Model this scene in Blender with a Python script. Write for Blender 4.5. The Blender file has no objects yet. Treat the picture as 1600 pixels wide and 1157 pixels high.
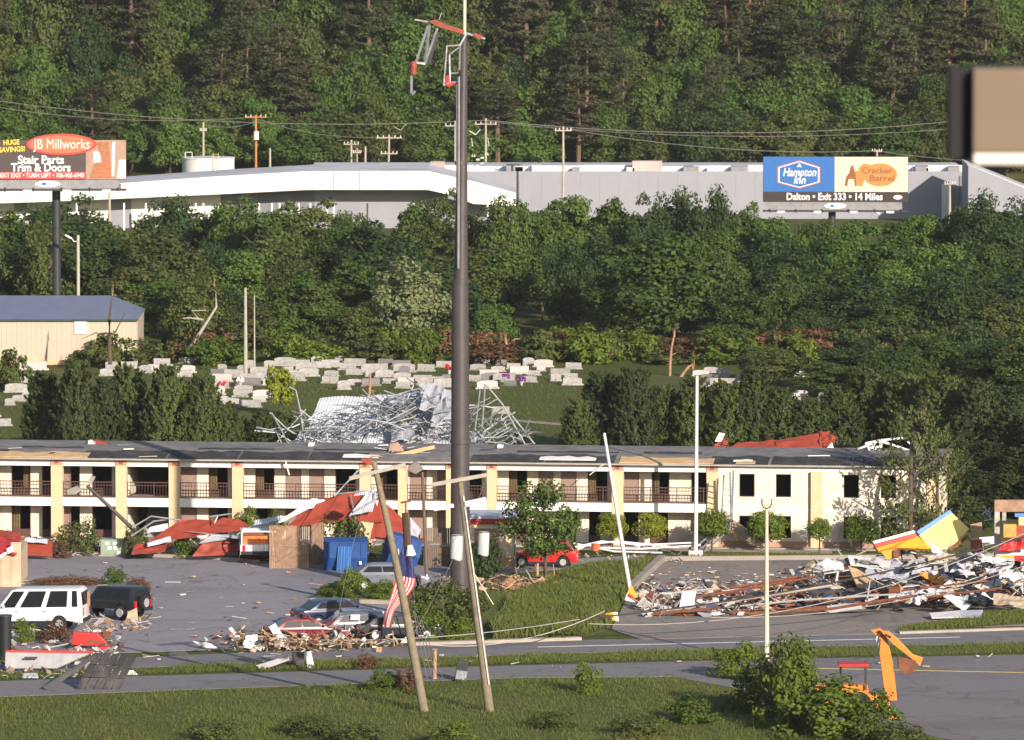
import bpy, bmesh, math, random
import numpy as np
from mathutils import Vector, Matrix, noise

SC = bpy.context.scene
COL = SC.collection
# ------------------------------------------------------------------ camera, sky, sun, exposure
F, CX, CY, CAMH = 12000.0, 800.0, 578.5, 50.0
PITCH = math.atan(928.5 / F)
cam = bpy.data.cameras.new('camera')
cam.sensor_width = 36.0
cam.lens = 36.0 * F / 1600.0
cam.clip_start = 1.0
cam.clip_end = 6000.0
cam.dof.use_dof = True
cam.dof.focus_distance = 485.0
cam.dof.aperture_fstop = 2.5
cam_o = bpy.data.objects.new('camera', cam)
COL.objects.link(cam_o)
cam_o.location = (0, 0, CAMH)
cam_o.rotation_euler = (math.pi / 2 - PITCH, 0, 0)
SC.camera = cam_o

SUN_EL, SUN_AZ = math.radians(19), math.radians(27)      # low evening sun behind the camera, to the right
world = bpy.data.worlds.new('World')
SC.world = world
world.use_nodes = True
wn = world.node_tree
bg = wn.nodes['Background']
sky = wn.nodes.new('ShaderNodeTexSky')
sky.sky_type = 'NISHITA'
sky.sun_disc = False
sky.sun_elevation = SUN_EL
sky.sun_rotation = math.pi - SUN_AZ
wn.links.new(sky.outputs[0], bg.inputs[0])
bg.inputs[1].default_value = 0.085
sun = bpy.data.lights.new('sun', 'SUN')
sun.energy = 4.7
sun.angle = math.radians(0.5)
sun.color = (1.0, 0.87, 0.73)
sun_o = bpy.data.objects.new('sun', sun)
COL.objects.link(sun_o)
sd = Vector((-math.sin(SUN_AZ) * math.cos(SUN_EL), math.cos(SUN_AZ) * math.cos(SUN_EL), -math.sin(SUN_EL)))
sun_o.rotation_euler = sd.to_track_quat('-Z', 'Y').to_euler()
sun_o.location = (60, -100, 200)
SC.view_settings.view_transform = 'Standard'
SC.view_settings.look = 'None'
SC.view_settings.exposure = 0.85
SC.view_settings.gamma = 1.0
SC.render.engine = 'CYCLES'
SC.cycles.use_denoising = True
SC.cycles.max_bounces = 5
SC.cycles.diffuse_bounces = 3
SC.cycles.transparent_max_bounces = 4

# ------------------------------------------------------------------ photograph pixel -> place
UPV = Vector((0, math.sin(PITCH), math.cos(PITCH)))
FWV = Vector((0, math.cos(PITCH), -math.sin(PITCH)))


def ray(px, py):
    return Vector(((px - CX) / F, 0, 0)) + UPV * ((CY - py) / F) + FWV


def P(px, py, Y):
    d = ray(px, py)
    return Vector((0, 0, CAMH)) + d * (Y / d.y)


def G(px, py, z=0.0):
    d = ray(px, py)
    return Vector((0, 0, CAMH)) + d * ((z - CAMH) / d.z)


def GY(py):
    return G(800, py).y


def M(pix, Y):                       # metres spanned by that many pixels at depth Y
    return pix * Y / F


# ------------------------------------------------------------------ materials
MATS = {}


def lin(h):
    h = h.lstrip('#')
    out = []
    for i in (0, 2, 4):
        c = int(h[i:i + 2], 16) / 255
        out.append(c / 12.92 if c <= 0.04045 else ((c + 0.055) / 1.055) ** 2.4)
    return tuple(out)


def mat(name, col, rough=0.75, var=0.18, scale=1.5, metal=0.0, bump=0.0, spec=0.3, dirt=None, dscale=0.4, damt=0.5):
    if name in MATS:
        return MATS[name]
    if isinstance(col, str):
        col = lin(col)
    m = bpy.data.materials.new(name)
    m.use_nodes = True
    nt = m.node_tree
    b = nt.nodes['Principled BSDF']
    b.inputs['Roughness'].default_value = rough
    b.inputs['Metallic'].default_value = metal
    b.inputs['Specular IOR Level'].default_value = spec
    tc = nt.nodes.new('ShaderNodeTexCoord')
    nz = nt.nodes.new('ShaderNodeTexNoise')
    nz.inputs['Scale'].default_value = scale
    nz.inputs['Detail'].default_value = 6
    nz.inputs['Roughness'].default_value = 0.65
    nt.links.new(tc.outputs['Object'], nz.inputs['Vector'])
    rp = nt.nodes.new('ShaderNodeValToRGB')
    rp.color_ramp.elements[0].position = 0.3
    rp.color_ramp.elements[1].position = 0.7
    rp.color_ramp.elements[0].color = tuple(c * (1 - var) for c in col) + (1,)
    rp.color_ramp.elements[1].color = tuple(min(1, c * (1 + var)) for c in col) + (1,)
    nt.links.new(nz.outputs['Fac'], rp.inputs['Fac'])
    out = rp.outputs['Color']
    if dirt is not None:
        if isinstance(dirt, str):
            dirt = lin(dirt)
        n2 = nt.nodes.new('ShaderNodeTexNoise')
        n2.inputs['Scale'].default_value = dscale
        n2.inputs['Detail'].default_value = 8
        n2.inputs['Roughness'].default_value = 0.7
        nt.links.new(tc.outputs['Object'], n2.inputs['Vector'])
        r2 = nt.nodes.new('ShaderNodeValToRGB')
        r2.color_ramp.elements[0].position = 0.48
        r2.color_ramp.elements[1].position = 0.68
        r2.color_ramp.elements[0].color = (0, 0, 0, 1)
        r2.color_ramp.elements[1].color = (damt, damt, damt, 1)
        nt.links.new(n2.outputs['Fac'], r2.inputs['Fac'])
        mx = nt.nodes.new('ShaderNodeMix')
        mx.data_type = 'RGBA'
        nt.links.new(r2.outputs['Color'], mx.inputs[0])
        nt.links.new(out, mx.inputs[6])
        mx.inputs[7].default_value = tuple(dirt) + (1,)
        out = mx.outputs[2]
    nt.links.new(out, b.inputs['Base Color'])
    if bump:
        bp = nt.nodes.new('ShaderNodeBump')
        bp.inputs['Strength'].default_value = bump
        bp.inputs['Distance'].default_value = 0.05
        nz3 = nt.nodes.new('ShaderNodeTexNoise')
        nz3.inputs['Scale'].default_value = scale * 6
        nz3.inputs['Detail'].default_value = 4
        nt.links.new(tc.outputs['Object'], nz3.inputs['Vector'])
        nt.links.new(nz3.outputs['Fac'], bp.inputs['Height'])
        nt.links.new(bp.outputs[0], b.inputs['Normal'])
    MATS[name] = m
    return m


def leafmat(name, dark, light, trans=0.25, objvar=0.5):
    """foliage: each leaf and each plant its own shade of the species' colour"""
    if name in MATS:
        return MATS[name]
    m = bpy.data.materials.new(name)
    m.use_nodes = True
    nt = m.node_tree
    b = nt.nodes['Principled BSDF']
    b.inputs['Roughness'].default_value = 0.65
    b.inputs['Specular IOR Level'].default_value = 0.2
    ge = nt.nodes.new('ShaderNodeNewGeometry')
    oi = nt.nodes.new('ShaderNodeObjectInfo')
    a = nt.nodes.new('ShaderNodeMath')
    a.operation = 'MULTIPLY'
    a.inputs[1].default_value = 1 - objvar
    nt.links.new(ge.outputs['Random Per Island'], a.inputs[0])
    c = nt.nodes.new('ShaderNodeMath')
    c.operation = 'MULTIPLY_ADD'
    c.inputs[1].default_value = objvar
    nt.links.new(oi.outputs['Random'], c.inputs[0])
    nt.links.new(a.outputs[0], c.inputs[2])
    rp = nt.nodes.new('ShaderNodeValToRGB')
    rp.color_ramp.elements[0].position = 0.1
    rp.color_ramp.elements[1].position = 0.9
    rp.color_ramp.elements[0].color = tuple(dark) + (1,)
    rp.color_ramp.elements[1].color = tuple(light) + (1,)
    nt.links.new(c.outputs[0], rp.inputs['Fac'])
    nt.links.new(rp.outputs['Color'], b.inputs['Base Color'])
    tr = nt.nodes.new('ShaderNodeBsdfTranslucent')
    nt.links.new(rp.outputs['Color'], tr.inputs['Color'])
    mx = nt.nodes.new('ShaderNodeMixShader')
    mx.inputs[0].default_value = trans
    nt.links.new(b.outputs[0], mx.inputs[1])
    nt.links.new(tr.outputs[0], mx.inputs[2])
    nt.links.new(mx.outputs[0], nt.nodes['Material Output'].inputs[0])
    MATS[name] = m
    return m


# ------------------------------------------------------------------ mesh builder
class MB:
    def __init__(s):
        s.v = []
        s.f = []

    def add(s, vs, fs):
        n = len(s.v)
        s.v += [tuple(v) for v in vs]
        s.f += [tuple(i + n for i in f) for f in fs]
        return s

    def box(s, c, size, rot=None):
        hx, hy, hz = size[0] / 2, size[1] / 2, size[2] / 2
        vs = [Vector((x, y, z)) for x in (-hx, hx) for y in (-hy, hy) for z in (-hz, hz)]
        if rot is not None:
            vs = [rot @ v for v in vs]
        c = Vector(c)
        return s.add([v + c for v in vs], [(0, 1, 3, 2), (4, 6, 7, 5), (0, 4, 5, 1), (2, 3, 7, 6), (0, 2, 6, 4), (1, 5, 7, 3)])

    def span(s, x0, x1, y0, y1, z0, z1):
        return s.box(((x0 + x1) / 2, (y0 + y1) / 2, (z0 + z1) / 2), (abs(x1 - x0), abs(y1 - y0), abs(z1 - z0)))

    def bar(s, a, b, w, h=None, up=None):
        a, b = Vector(a), Vector(b)
        d = b - a
        L = d.length
        if L < 1e-6:
            return s
        h = w if h is None else h
        q = d.to_track_quat('X', 'Z').to_matrix()
        return s.box((a + b) / 2, (L, w, h), q)

    def tube(s, pts, rads, seg=8, cap=True):
        pts = [Vector(p) for p in pts]
        if not hasattr(rads, '__len__'):
            rads = [rads] * len(pts)
        vs, fs = [], []
        for i, p in enumerate(pts):
            d = (pts[min(i + 1, len(pts) - 1)] - pts[max(i - 1, 0)])
            q = d.to_track_quat('Z', 'Y').to_matrix()
            for k in range(seg):
                t = 2 * math.pi * k / seg
                vs.append(p + q @ Vector((math.cos(t) * rads[i], math.sin(t) * rads[i], 0)))
        for i in range(len(pts) - 1):
            for k in range(seg):
                k2 = (k + 1) % seg
                fs.append((i * seg + k, i * seg + k2, (i + 1) * seg + k2, (i + 1) * seg + k))
        if cap:
            fs.append(tuple(range(seg - 1, -1, -1)))
            fs.append(tuple((len(pts) - 1) * seg + k for k in range(seg)))
        return s.add(vs, fs)

    def prism(s, poly, ext):
        """closed polygon of 3-D points swept by the vector ext"""
        poly = [Vector(p) for p in poly]
        ext = Vector(ext)
        n = len(poly)
        vs = poly + [p + ext for p in poly]
        fs = [tuple(range(n - 1, -1, -1)), tuple(range(n, 2 * n))]
        fs += [(i, (i + 1) % n, n + (i + 1) % n, n + i) for i in range(n)]
        return s.add(vs, fs)

    def grid(s, fn, nu, nv):
        vs = [fn(i / nu, j / nv) for j in range(nv + 1) for i in range(nu + 1)]
        fs = [(j * (nu + 1) + i, j * (nu + 1) + i + 1, (j + 1) * (nu + 1) + i + 1, (j + 1) * (nu + 1) + i)
              for j in range(nv) for i in range(nu)]
        return s.add(vs, fs)

    def sphere(s, c, r, nu=10, nv=6):
        c = Vector(c)
        r = (r, r, r) if not hasattr(r, '__len__') else r
        return s.grid(lambda a, b: c + Vector((r[0] * math.cos(2 * math.pi * a) * math.sin(math.pi * b),
                                               r[1] * math.sin(2 * math.pi * a) * math.sin(math.pi * b),
                                               -r[2] * math.cos(math.pi * b))), nu, nv)

    def build(s, name, m, parent=None, smooth=False, thick=0.0, bevel=0.0, origin=None):
        me = bpy.data.meshes.new(name)
        vs = s.v
        if parent is not None and '_o' in parent.keys():
            o = Vector(parent['_o'])
            vs = [Vector(v) - o for v in vs]
            loc = Vector((0, 0, 0))
        elif parent is None and origin is None:
            a = np.array([tuple(v) for v in vs])
            lo, hi = a.min(0), a.max(0)
            loc = Vector(((lo[0] + hi[0]) / 2, (lo[1] + hi[1]) / 2, lo[2]))
            vs = [Vector(v) - loc for v in vs]
        else:
            loc = Vector((0, 0, 0)) if origin is None else Vector(origin)
            if origin is not None:
                vs = [Vector(v) - loc for v in vs]
        me.from_pydata([tuple(v) for v in vs], [], s.f)
        bm = bmesh.new()
        bm.from_mesh(me)
        if thick:
            bmesh.ops.solidify(bm, geom=bm.faces[:], thickness=thick)
        if bevel:
            bmesh.ops.remove_doubles(bm, verts=bm.verts[:], dist=1e-4)
            bmesh.ops.bevel(bm, geom=[e for e in bm.edges if e.calc_face_angle(0) > 0.6], offset=bevel, segments=2, profile=0.6, affect='EDGES')
        bmesh.ops.recalc_face_normals(bm, faces=bm.faces[:])
        bm.to_mesh(me)
        bm.free()
        if smooth:
            for p in me.polygons:
                p.use_smooth = True
            try:
                me.set_sharp_from_angle(angle=math.radians(38))
            except Exception:
                pass
        me.materials.append(m)
        ob = bpy.data.objects.new(name, me)
        COL.objects.link(ob)
        ob.location = loc
        if parent is not None:
            ob.parent = parent
        return ob


def tag(o, label=None, cat=None, group=None, kind=None):
    if label:
        o['label'] = label
    if cat:
        o['category'] = cat
    if group:
        o['group'] = group
    if kind:
        o['kind'] = kind
    return o


def thing(name, label, cat, loc=(0, 0, 0), rz=0.0, group=None, world=False):
    """an Empty at the thing's base; with world=True its parts are written in place coordinates"""
    o = bpy.data.objects.new(name, None)
    COL.objects.link(o)
    o.location = loc
    o.rotation_euler = (0, 0, rz)
    o.empty_display_size = 0.5
    tag(o, label, cat, group)
    if world:
        o['_o'] = tuple(loc)
    return o


def copy_tree(o, parent=None):
    c = o.copy()
    COL.objects.link(c)
    c.parent = parent
    for ch in o.children:
        copy_tree(ch, c)
    return c


def struct(name, mb, m, label=None):
    o = mb.build(name, m, None, origin=(0, 0, 0))
    o['kind'] = 'structure'
    return o


R = random.Random(7)

# ------------------------------------------------------------------ palette
m_white = mat('white_paint', (0.72, 0.70, 0.66), 0.6, 0.08, 2.0, dirt=(0.36, 0.33, 0.29), dscale=0.7, damt=0.35)
m_cream = mat('cream_stucco', (0.64, 0.57, 0.47), 0.9, 0.09, 2.0, bump=0.15, dirt=(0.36, 0.30, 0.23), dscale=0.6, damt=0.55)
m_column = mat('column_stucco', (0.54, 0.41, 0.26), 0.9, 0.06, 2.5, bump=0.15)
m_mauve = mat('mauve_door_paint', (0.235, 0.16, 0.135), 0.6, 0.08, 2.0)
m_pink = mat('pink_block', (0.36, 0.225, 0.165), 0.8, 0.08)
m_redorn = mat('red_ornament', (0.30, 0.06, 0.05), 0.7, 0.1)
m_rail = mat('brown_rail_paint', (0.085, 0.045, 0.035), 0.5, 0.1)
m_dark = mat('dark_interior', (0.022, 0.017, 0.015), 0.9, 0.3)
m_curtain = mat('tan_curtain', (0.15, 0.11, 0.05), 0.9, 0.25, 4.0)
m_concrete = mat('concrete', (0.27, 0.24, 0.215), 0.9, 0.15, 1.0, bump=0.2, dirt=(0.18, 0.15, 0.12), dscale=0.5, damt=0.5)
m_kerb = mat('kerb_concrete', (0.30, 0.26, 0.22), 0.9, 0.15, 1.0)
m_felt = mat('black_roof_felt', (0.028, 0.027, 0.030), 0.85, 0.4, 0.7, dirt=(0.10, 0.095, 0.095), dscale=0.8, damt=0.7)
m_shingle = mat('grey_shingle', (0.17, 0.16, 0.16), 0.9, 0.3, 1.2, bump=0.4, dirt=(0.06, 0.056, 0.058), dscale=0.35, damt=0.7)
m_ply = mat('bare_plywood', (0.50, 0.34, 0.18), 0.85, 0.2, 1.2, dirt=(0.32, 0.19, 0.09), dscale=0.9, damt=0.5)
m_timber = mat('splintered_timber', (0.36, 0.22, 0.12), 0.9, 0.3, 2.0)
m_oldwood = mat('weathered_pole_wood', (0.185, 0.15, 0.105), 0.9, 0.22, 3.0, bump=0.3)
m_greywood = mat('grey_timber', (0.32, 0.29, 0.255), 0.9, 0.15, 3.0)
m_rust = mat('rusted_steel', (0.15, 0.055, 0.03), 0.8, 0.35, 2.0)
m_redmetal = mat('red_roof_metal', (0.265, 0.046, 0.026), 0.6, 0.25, 0.8, dirt=(0.14, 0.032, 0.022), dscale=0.7, damt=0.7)
m_brightred = mat('red_plastic', (0.42, 0.022, 0.018), 0.5, 0.2, 1.0, dirt=(0.26, 0.03, 0.025), dscale=1.2, damt=0.7)
m_galv = mat('galvanised_steel', (0.24, 0.25, 0.275), 0.5, 0.35, 2.0, metal=0.35)
m_corr = mat('pale_corrugated_metal', (0.46, 0.48, 0.54), 0.5, 0.1, 1.0, metal=0.1, dirt=(0.40, 0.40, 0.42), dscale=0.6, damt=0.5)
m_signpole = mat('brown_grey_pole_paint', (0.052, 0.044, 0.047), 0.48, 0.14, 1.2, spec=0.4, dirt=(0.075, 0.063, 0.065), dscale=1.0, damt=0.5)
m_whitemetal = mat('white_metal', (0.58, 0.57, 0.57), 0.5, 0.1, 1.0, dirt=(0.34, 0.32, 0.30), dscale=1.0, damt=0.35)
m_glass = mat('dark_glass', (0.010, 0.012, 0.015), 0.2, 0.1, spec=0.2)
m_paleglass = mat('pale_glass', (0.16, 0.20, 0.20), 0.15, 0.2, spec=0.6)
m_tyre = mat('tyre_rubber', (0.015, 0.015, 0.016), 0.85, 0.2)
m_rim = mat('alloy_rim', (0.55, 0.55, 0.56), 0.35, 0.1, metal=0.6)
m_blackp = mat('black_plastic', (0.014, 0.014, 0.016), 0.6, 0.2)
m_lens = mat('red_lens', (0.55, 0.012, 0.014), 0.25, 0.1, spec=0.6)
m_clear = mat('clear_lens', (0.75, 0.72, 0.66), 0.2, 0.1, spec=0.6)
m_bluebin = mat('blue_bin_paint', (0.012, 0.055, 0.20), 0.55, 0.2, 1.0, dirt=(0.035, 0.07, 0.19), dscale=1.0, damt=0.5)
m_fence = mat('fence_boards', (0.29, 0.185, 0.125), 0.9, 0.3, 2.0, dirt=(0.19, 0.12, 0.085), dscale=1.2, damt=0.5)
m_yellow = mat('yellow_sign_enamel', (0.80, 0.60, 0.20), 0.45, 0.1, 0.8, dirt=(0.60, 0.40, 0.12), dscale=0.5, damt=0.4)
m_amber = mat('amber_sign_enamel', (0.66, 0.31, 0.03), 0.45, 0.2, 0.8, dirt=(0.42, 0.20, 0.04), dscale=0.9, damt=0.6)
m_bluetrim = mat('blue_trim', (0.08, 0.20, 0.55), 0.5, 0.1)
m_orange = mat('machine_orange', (0.58, 0.185, 0.025), 0.5, 0.2, 1.0, dirt=(0.30, 0.12, 0.04), dscale=1.0, damt=0.4)
m_bark = mat('tree_bark', (0.085, 0.062, 0.042), 0.95, 0.3, 3.0, bump=0.4)
m_pinebark = mat('pine_bark', (0.125, 0.080, 0.058), 0.95, 0.25, 2.0)
m_fresh = mat('fresh_split_wood', (0.30, 0.175, 0.10), 0.9, 0.35, 3.0)
m_granite = mat('grey_granite', (0.27, 0.26, 0.255), 0.8, 0.35, 3.0)
m_wire = mat('grey_cable', (0.16, 0.15, 0.14), 0.6, 0.1)
m_wirewhite = mat('pale_cable', (0.34, 0.32, 0.30), 0.6, 0.1)
# ------------------------------------------------------------------ the setting: terrain, roads, lots
HILL0 = 948.0


def tz(x, y):
    if y < 385:
        pts = [(-80, 50), (0, 46), (100, 30), (200, 12), (300, 3), (385, 0)]
        for (a, za), (b, zb) in zip(pts, pts[1:]):
            if a <= y <= b:
                t = (y - a) / (b - a)
                return za + (zb - za) * t
        return 50.0
    if y > HILL0:
        t = y - HILL0
        z = 0.29 * t * min(1, t / 30)
        return min(z, 190) + 1.5 * noise.noise(Vector((x / 25, y / 25, 0))) * min(1, t / 30)
    return 0.0


def grass_mat(name, c1, c2, c3, s1=0.12, s2=2.2):
    m = mat(name, c1, 0.95, 0.35, s2, dirt=c2, dscale=s1, damt=0.9, bump=0.5, spec=0.1)
    return m


def paving(name, c1, c2):
    """worn paving: broad stains, fine grain and a net of thin cracks"""
    m = mat(name, c1, 0.9, 0.14, 3.5, bump=0.25, dirt=c2, dscale=0.11, damt=0.95, spec=0.2)
    nt = m.node_tree
    b = nt.nodes['Principled BSDF']
    src = b.inputs['Base Color'].links[0].from_socket
    tc = next(n_ for n_ in nt.nodes if n_.type == 'TEX_COORD')
    wob = nt.nodes.new('ShaderNodeTexNoise')
    wob.inputs['Scale'].default_value = 0.35
    wob.inputs['Detail'].default_value = 5
    nt.links.new(tc.outputs['Object'], wob.inputs['Vector'])
    ad = nt.nodes.new('ShaderNodeVectorMath')
    ad.operation = 'MULTIPLY_ADD'
    ad.inputs[1].default_value = (5, 5, 5)
    nt.links.new(wob.outputs['Color'], ad.inputs[0])
    nt.links.new(tc.outputs['Object'], ad.inputs[2])
    vo = nt.nodes.new('ShaderNodeTexVoronoi')
    vo.feature = 'DISTANCE_TO_EDGE'
    vo.inputs['Scale'].default_value = 0.10
    nt.links.new(ad.outputs[0], vo.inputs['Vector'])
    rp = nt.nodes.new('ShaderNodeValToRGB')
    rp.color_ramp.elements[0].position = 0.004
    rp.color_ramp.elements[1].position = 0.016
    rp.color_ramp.elements[0].color = (0.74, 0.74, 0.74, 1)
    rp.color_ramp.elements[1].color = (1, 1, 1, 1)
    nt.links.new(vo.outputs['Distance'], rp.inputs['Fac'])
    mx = nt.nodes.new('ShaderNodeMix')
    mx.data_type = 'RGBA'
    mx.blend_type = 'MULTIPLY'
    mx.inputs[0].default_value = 1.0
    nt.links.new(src, mx.inputs[6])
    nt.links.new(rp.outputs['Color'], mx.inputs[7])
    nt.links.new(mx.outputs[2], b.inputs['Base Color'])
    return m


m_grass = grass_mat('meadow_grass', (0.066, 0.082, 0.020), (0.115, 0.098, 0.042), None)
m_lawn = grass_mat('lawn_grass', (0.095, 0.112, 0.030), (0.13, 0.118, 0.045), None, 0.3)
m_asphalt = paving('worn_asphalt', (0.235, 0.222, 0.245), (0.175, 0.166, 0.183))
m_road = paving('road_asphalt', (0.172, 0.162, 0.174), (0.132, 0.124, 0.133))
m_forecourt = paving('forecourt_concrete', (0.225, 0.195, 0.180), (0.150, 0.130, 0.122))
m_mulch = mat('brown_mulch', (0.13, 0.07, 0.045), 0.95, 0.4, 2.0, bump=0.6)
m_line = mat('road_paint_white', (0.62, 0.60, 0.56), 0.8, 0.15, 2.0)
m_yline = mat('road_paint_yellow', (0.62, 0.48, 0.06), 0.8, 0.15, 2.0)

ys = [-80, 0, 50, 100, 150, 200, 250, 300, 340, 385] + list(range(400, 940, 20)) + list(range(940, 1300, 12)) + [1350, 1420, 1500, 1600, 1800, 2200, 2800]
xs = [-1400, -900, -500, -300, -200] + list(range(-150, 151, 12)) + [200, 300, 500, 900, 1400]
g = MB()
n = len(xs)
g.v = [(x, y, tz(x, y)) for y in ys for x in xs]
g.f = [(j * n + i, j * n + i + 1, (j + 1) * n + i + 1, (j + 1) * n + i) for j in range(len(ys) - 1) for i in range(n - 1)]
struct('ground', g, m_grass)


def sheet(name, pix, z, m, t=0.0, sub=0):
    pts = [G(x, y) for x, y in pix]
    mb = MB()
    mb.prism([(p.x, p.y, z - max(t, 0.02)) for p in pts], (0, 0, max(t, 0.02)))
    return struct(name, mb, m)


sheet('parking_lot', [(-260, 862), (200, 867), (400, 878), (640, 884), (900, 874), (1010, 868), (985, 884), (880, 890), (800, 896), (705, 912),
                      (640, 940), (640, 1003), (400, 1014), (150, 1022), (-260, 1036)], 0.03, m_asphalt)
sheet('planting_bed', [(-260, 846), (250, 850), (440, 854), (440, 874), (300, 870.5), (200, 865.5), (-260, 861)], 0.10, m_mulch, 0.1)
sheet('road', [(-300, 1047), (160, 1030), (640, 1010), (900, 1001), (1250, 993), (1600, 985), (1900, 979),
               (1900, 998), (1600, 1006), (1200, 1012), (800, 1024), (200, 1044), (-300, 1062)], 0.024, m_road)
sheet('road', [(-300, 1076), (200, 1058), (800, 1041), (1200, 1031), (1600, 1024), (1900, 1018),
               (1900, 1165), (1500, 1160), (1290, 1120), (1180, 1082), (1050, 1058), (800, 1060), (200, 1082), (-300, 1101)], 0.026, m_road)
sheet('forecourt', [(1036, 878), (1300, 876), (1900, 872), (1900, 968), (1500, 982), (1420, 991), (1000, 1000), (955, 985), (985, 926)], 0.05, m_forecourt)
sheet('lawn', [(640, 945), (705, 915), (800, 899), (880, 893), (985, 887), (1028, 878), (980, 926), (950, 985), (900, 999), (645, 1006)], 0.012, m_lawn, 0.01)
sheet('footpath', [(820, 858), (1120, 862), (1300, 866), (1300, 862), (1120, 856), (820, 852)], 0.03, m_concrete)


def strip(name, pts, w, z0, z1, m):
    """a long low solid along ground points"""
    mb = MB()
    ps = [G(x, y) if len(q) == 0 else None for (x, y, *q) in pts]
    for a, b in zip(ps, ps[1:]):
        d = (b - a)
        nrm = Vector((-d.y, d.x, 0)).normalized() * w / 2
        d2 = d.normalized() * w * 0.5
        a2, b2 = a - d2 * 0.2, b + d2 * 0.2
        mb.prism([(p.x, p.y, z0) for p in (a2 - nrm, b2 - nrm, b2 + nrm, a2 + nrm)], (0, 0, z1 - z0))
    return struct(name, mb, m)


strip('kerb', [(-260, 864), (34, 866.5), (200, 869.5), (320, 874), (402, 880)], 0.45, 0.0, 0.22, m_kerb)
strip('kerb', [(488, 941), (560, 943), (645, 946)], 0.5, 0.0, 0.25, m_kerb)
strip('kerb', [(645, 1009), (760, 1005.5), (880, 1001.5), (905, 1000.6)], 0.6, 0.0, 0.2, m_kerb)
strip('kerb', [(1405, 991), (1600, 984.5), (1900, 978)], 0.5, 0.0, 0.16, m_kerb)
strip('kerb', [(1034, 878), (1010, 900), (983, 927)], 0.45, 0.0, 0.42, m_concrete)
strip('kerb', [(1036, 877), (1300, 875), (1700, 871)], 0.35, 0.0, 0.3, m_concrete)
for (a, b) in (((840, 1012.0), (1500, 996.5)),):
    mb = MB()
    pa, pb = G(*a), G(*b)
    mb.bar((pa.x, pa.y, 0.032), (pb.x, pb.y, 0.032), 0.14, 0.008)
    struct('lane_line', mb, m_line)
for (a, b) in (((1280, 1045.5), (1640, 1053)),):
    mb = MB()
    pa, pb = G(*a), G(*b)
    mb.bar((pa.x, pa.y, 0.034), (pb.x, pb.y, 0.034), 0.15, 0.008)
    struct('lane_line', mb, m_yline if a[0] == 1280 else m_line)

# island with shrubs in the lot
sheet('planting_island', [(490, 940), (560, 942), (642, 945), (680, 930), (640, 912), (560, 908), (505, 918)], 0.16, m_lawn, 0.16)

# ------------------------------------------------------------------ the motel
A0, B0 = G(-80, 843.8), G(1463, 861)
EU = (B0 - A0).normalized()
EN = Vector((EU.y, -EU.x, 0))               # outwards, towards the road
MOT_RZ = math.atan2(EU.y, EU.x)
motel = thing('motel', 'long two-storey cream motel with open walkways and wrecked roof', 'motel', A0, MOT_RZ)


def U(px, nn=0.0, py=800):
    d = ray(px, py)
    o = Vector((0, 0, CAMH)) - (A0 + EN * nn)
    t = -o.dot(EN) / d.dot(EN)
    return (o + d * t).dot(EU)


# local frame: x along the front, y away from the road, z up
FZ0, FZ1, SZ0, SZ1 = 4.95, 5.45, 2.32, 2.88
WB = 1.6                                     # depth of the walkway
UEND = (B0 - A0).length
UL0 = U(1113)                                # where the closed end block starts


def mpart(name, m, fn, parent=None, **k):
    mb = MB()
    fn(mb)
    return mb.build(name, m, motel if parent is None else parent, **k)


# floor slabs, back shell, rooms
mpart('ground_slab', m_concrete, lambda b: b.span(-14, UEND + 0.3, -0.6, 13, -0.02, 0.12))
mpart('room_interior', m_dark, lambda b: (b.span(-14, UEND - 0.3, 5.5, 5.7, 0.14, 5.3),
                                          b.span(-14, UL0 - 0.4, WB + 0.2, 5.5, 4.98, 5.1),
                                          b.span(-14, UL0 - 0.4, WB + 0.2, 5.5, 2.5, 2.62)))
mpart('rear_wall', m_cream, lambda b: b.span(-14, UEND, 12.3, 12.6, 0.1, 5.3))
mpart('end_wall', m_cream, lambda b: b.span(UEND - 0.25, UEND + 0.02, 0.24, 12.29, 0.1, 5.42))
mpart('walkway_slab', m_concrete, lambda b: b.span(-14, UL0 - 0.02, 0.14, WB + 0.1, 2.62, SZ1 - 0.02))
mpart('soffit', m_white, lambda b: b.span(-14, UL0 - 0.02, 0.14, WB + 0.2, FZ1 - 0.22, FZ1 - 0.1))
mpart('soffit', m_white, lambda b: b.span(-14, UL0 - 0.02, 0.16, WB + 0.1, 2.56, 2.61))

COLS = [(-92, -74), (0 - 6, 0 - 24), (80, 98), (181, 198), (264, 281), (363, 380), (562, 579), (622, 636), (697, 712), (761, 776), (956, 974), (1104, 1122)]
COLS = [(-110, -92), (-22, -4)] + COLS[2:]
cu = []
for a, b in COLS:
    u0, u1 = U(a), U(b)
    cu.append((u0, u1))
    c = mpart('column', m_column, lambda q: q.span(u0, u1, -0.06, 0.5, 0.12, FZ1 - 0.44))
    k = mpart('capital', m_pink, lambda q: q.span(u0 - 0.02, u1 + 0.02, -0.08, 0.5, FZ1 - 0.43, FZ1 + 0.02), c)
    um = (u0 + u1) / 2
    mpart('ornament', m_redorn, lambda q: q.span(um - 0.13, um + 0.13, -0.11, -0.075, FZ1 - 0.33, FZ1 - 0.08), c)


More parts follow.
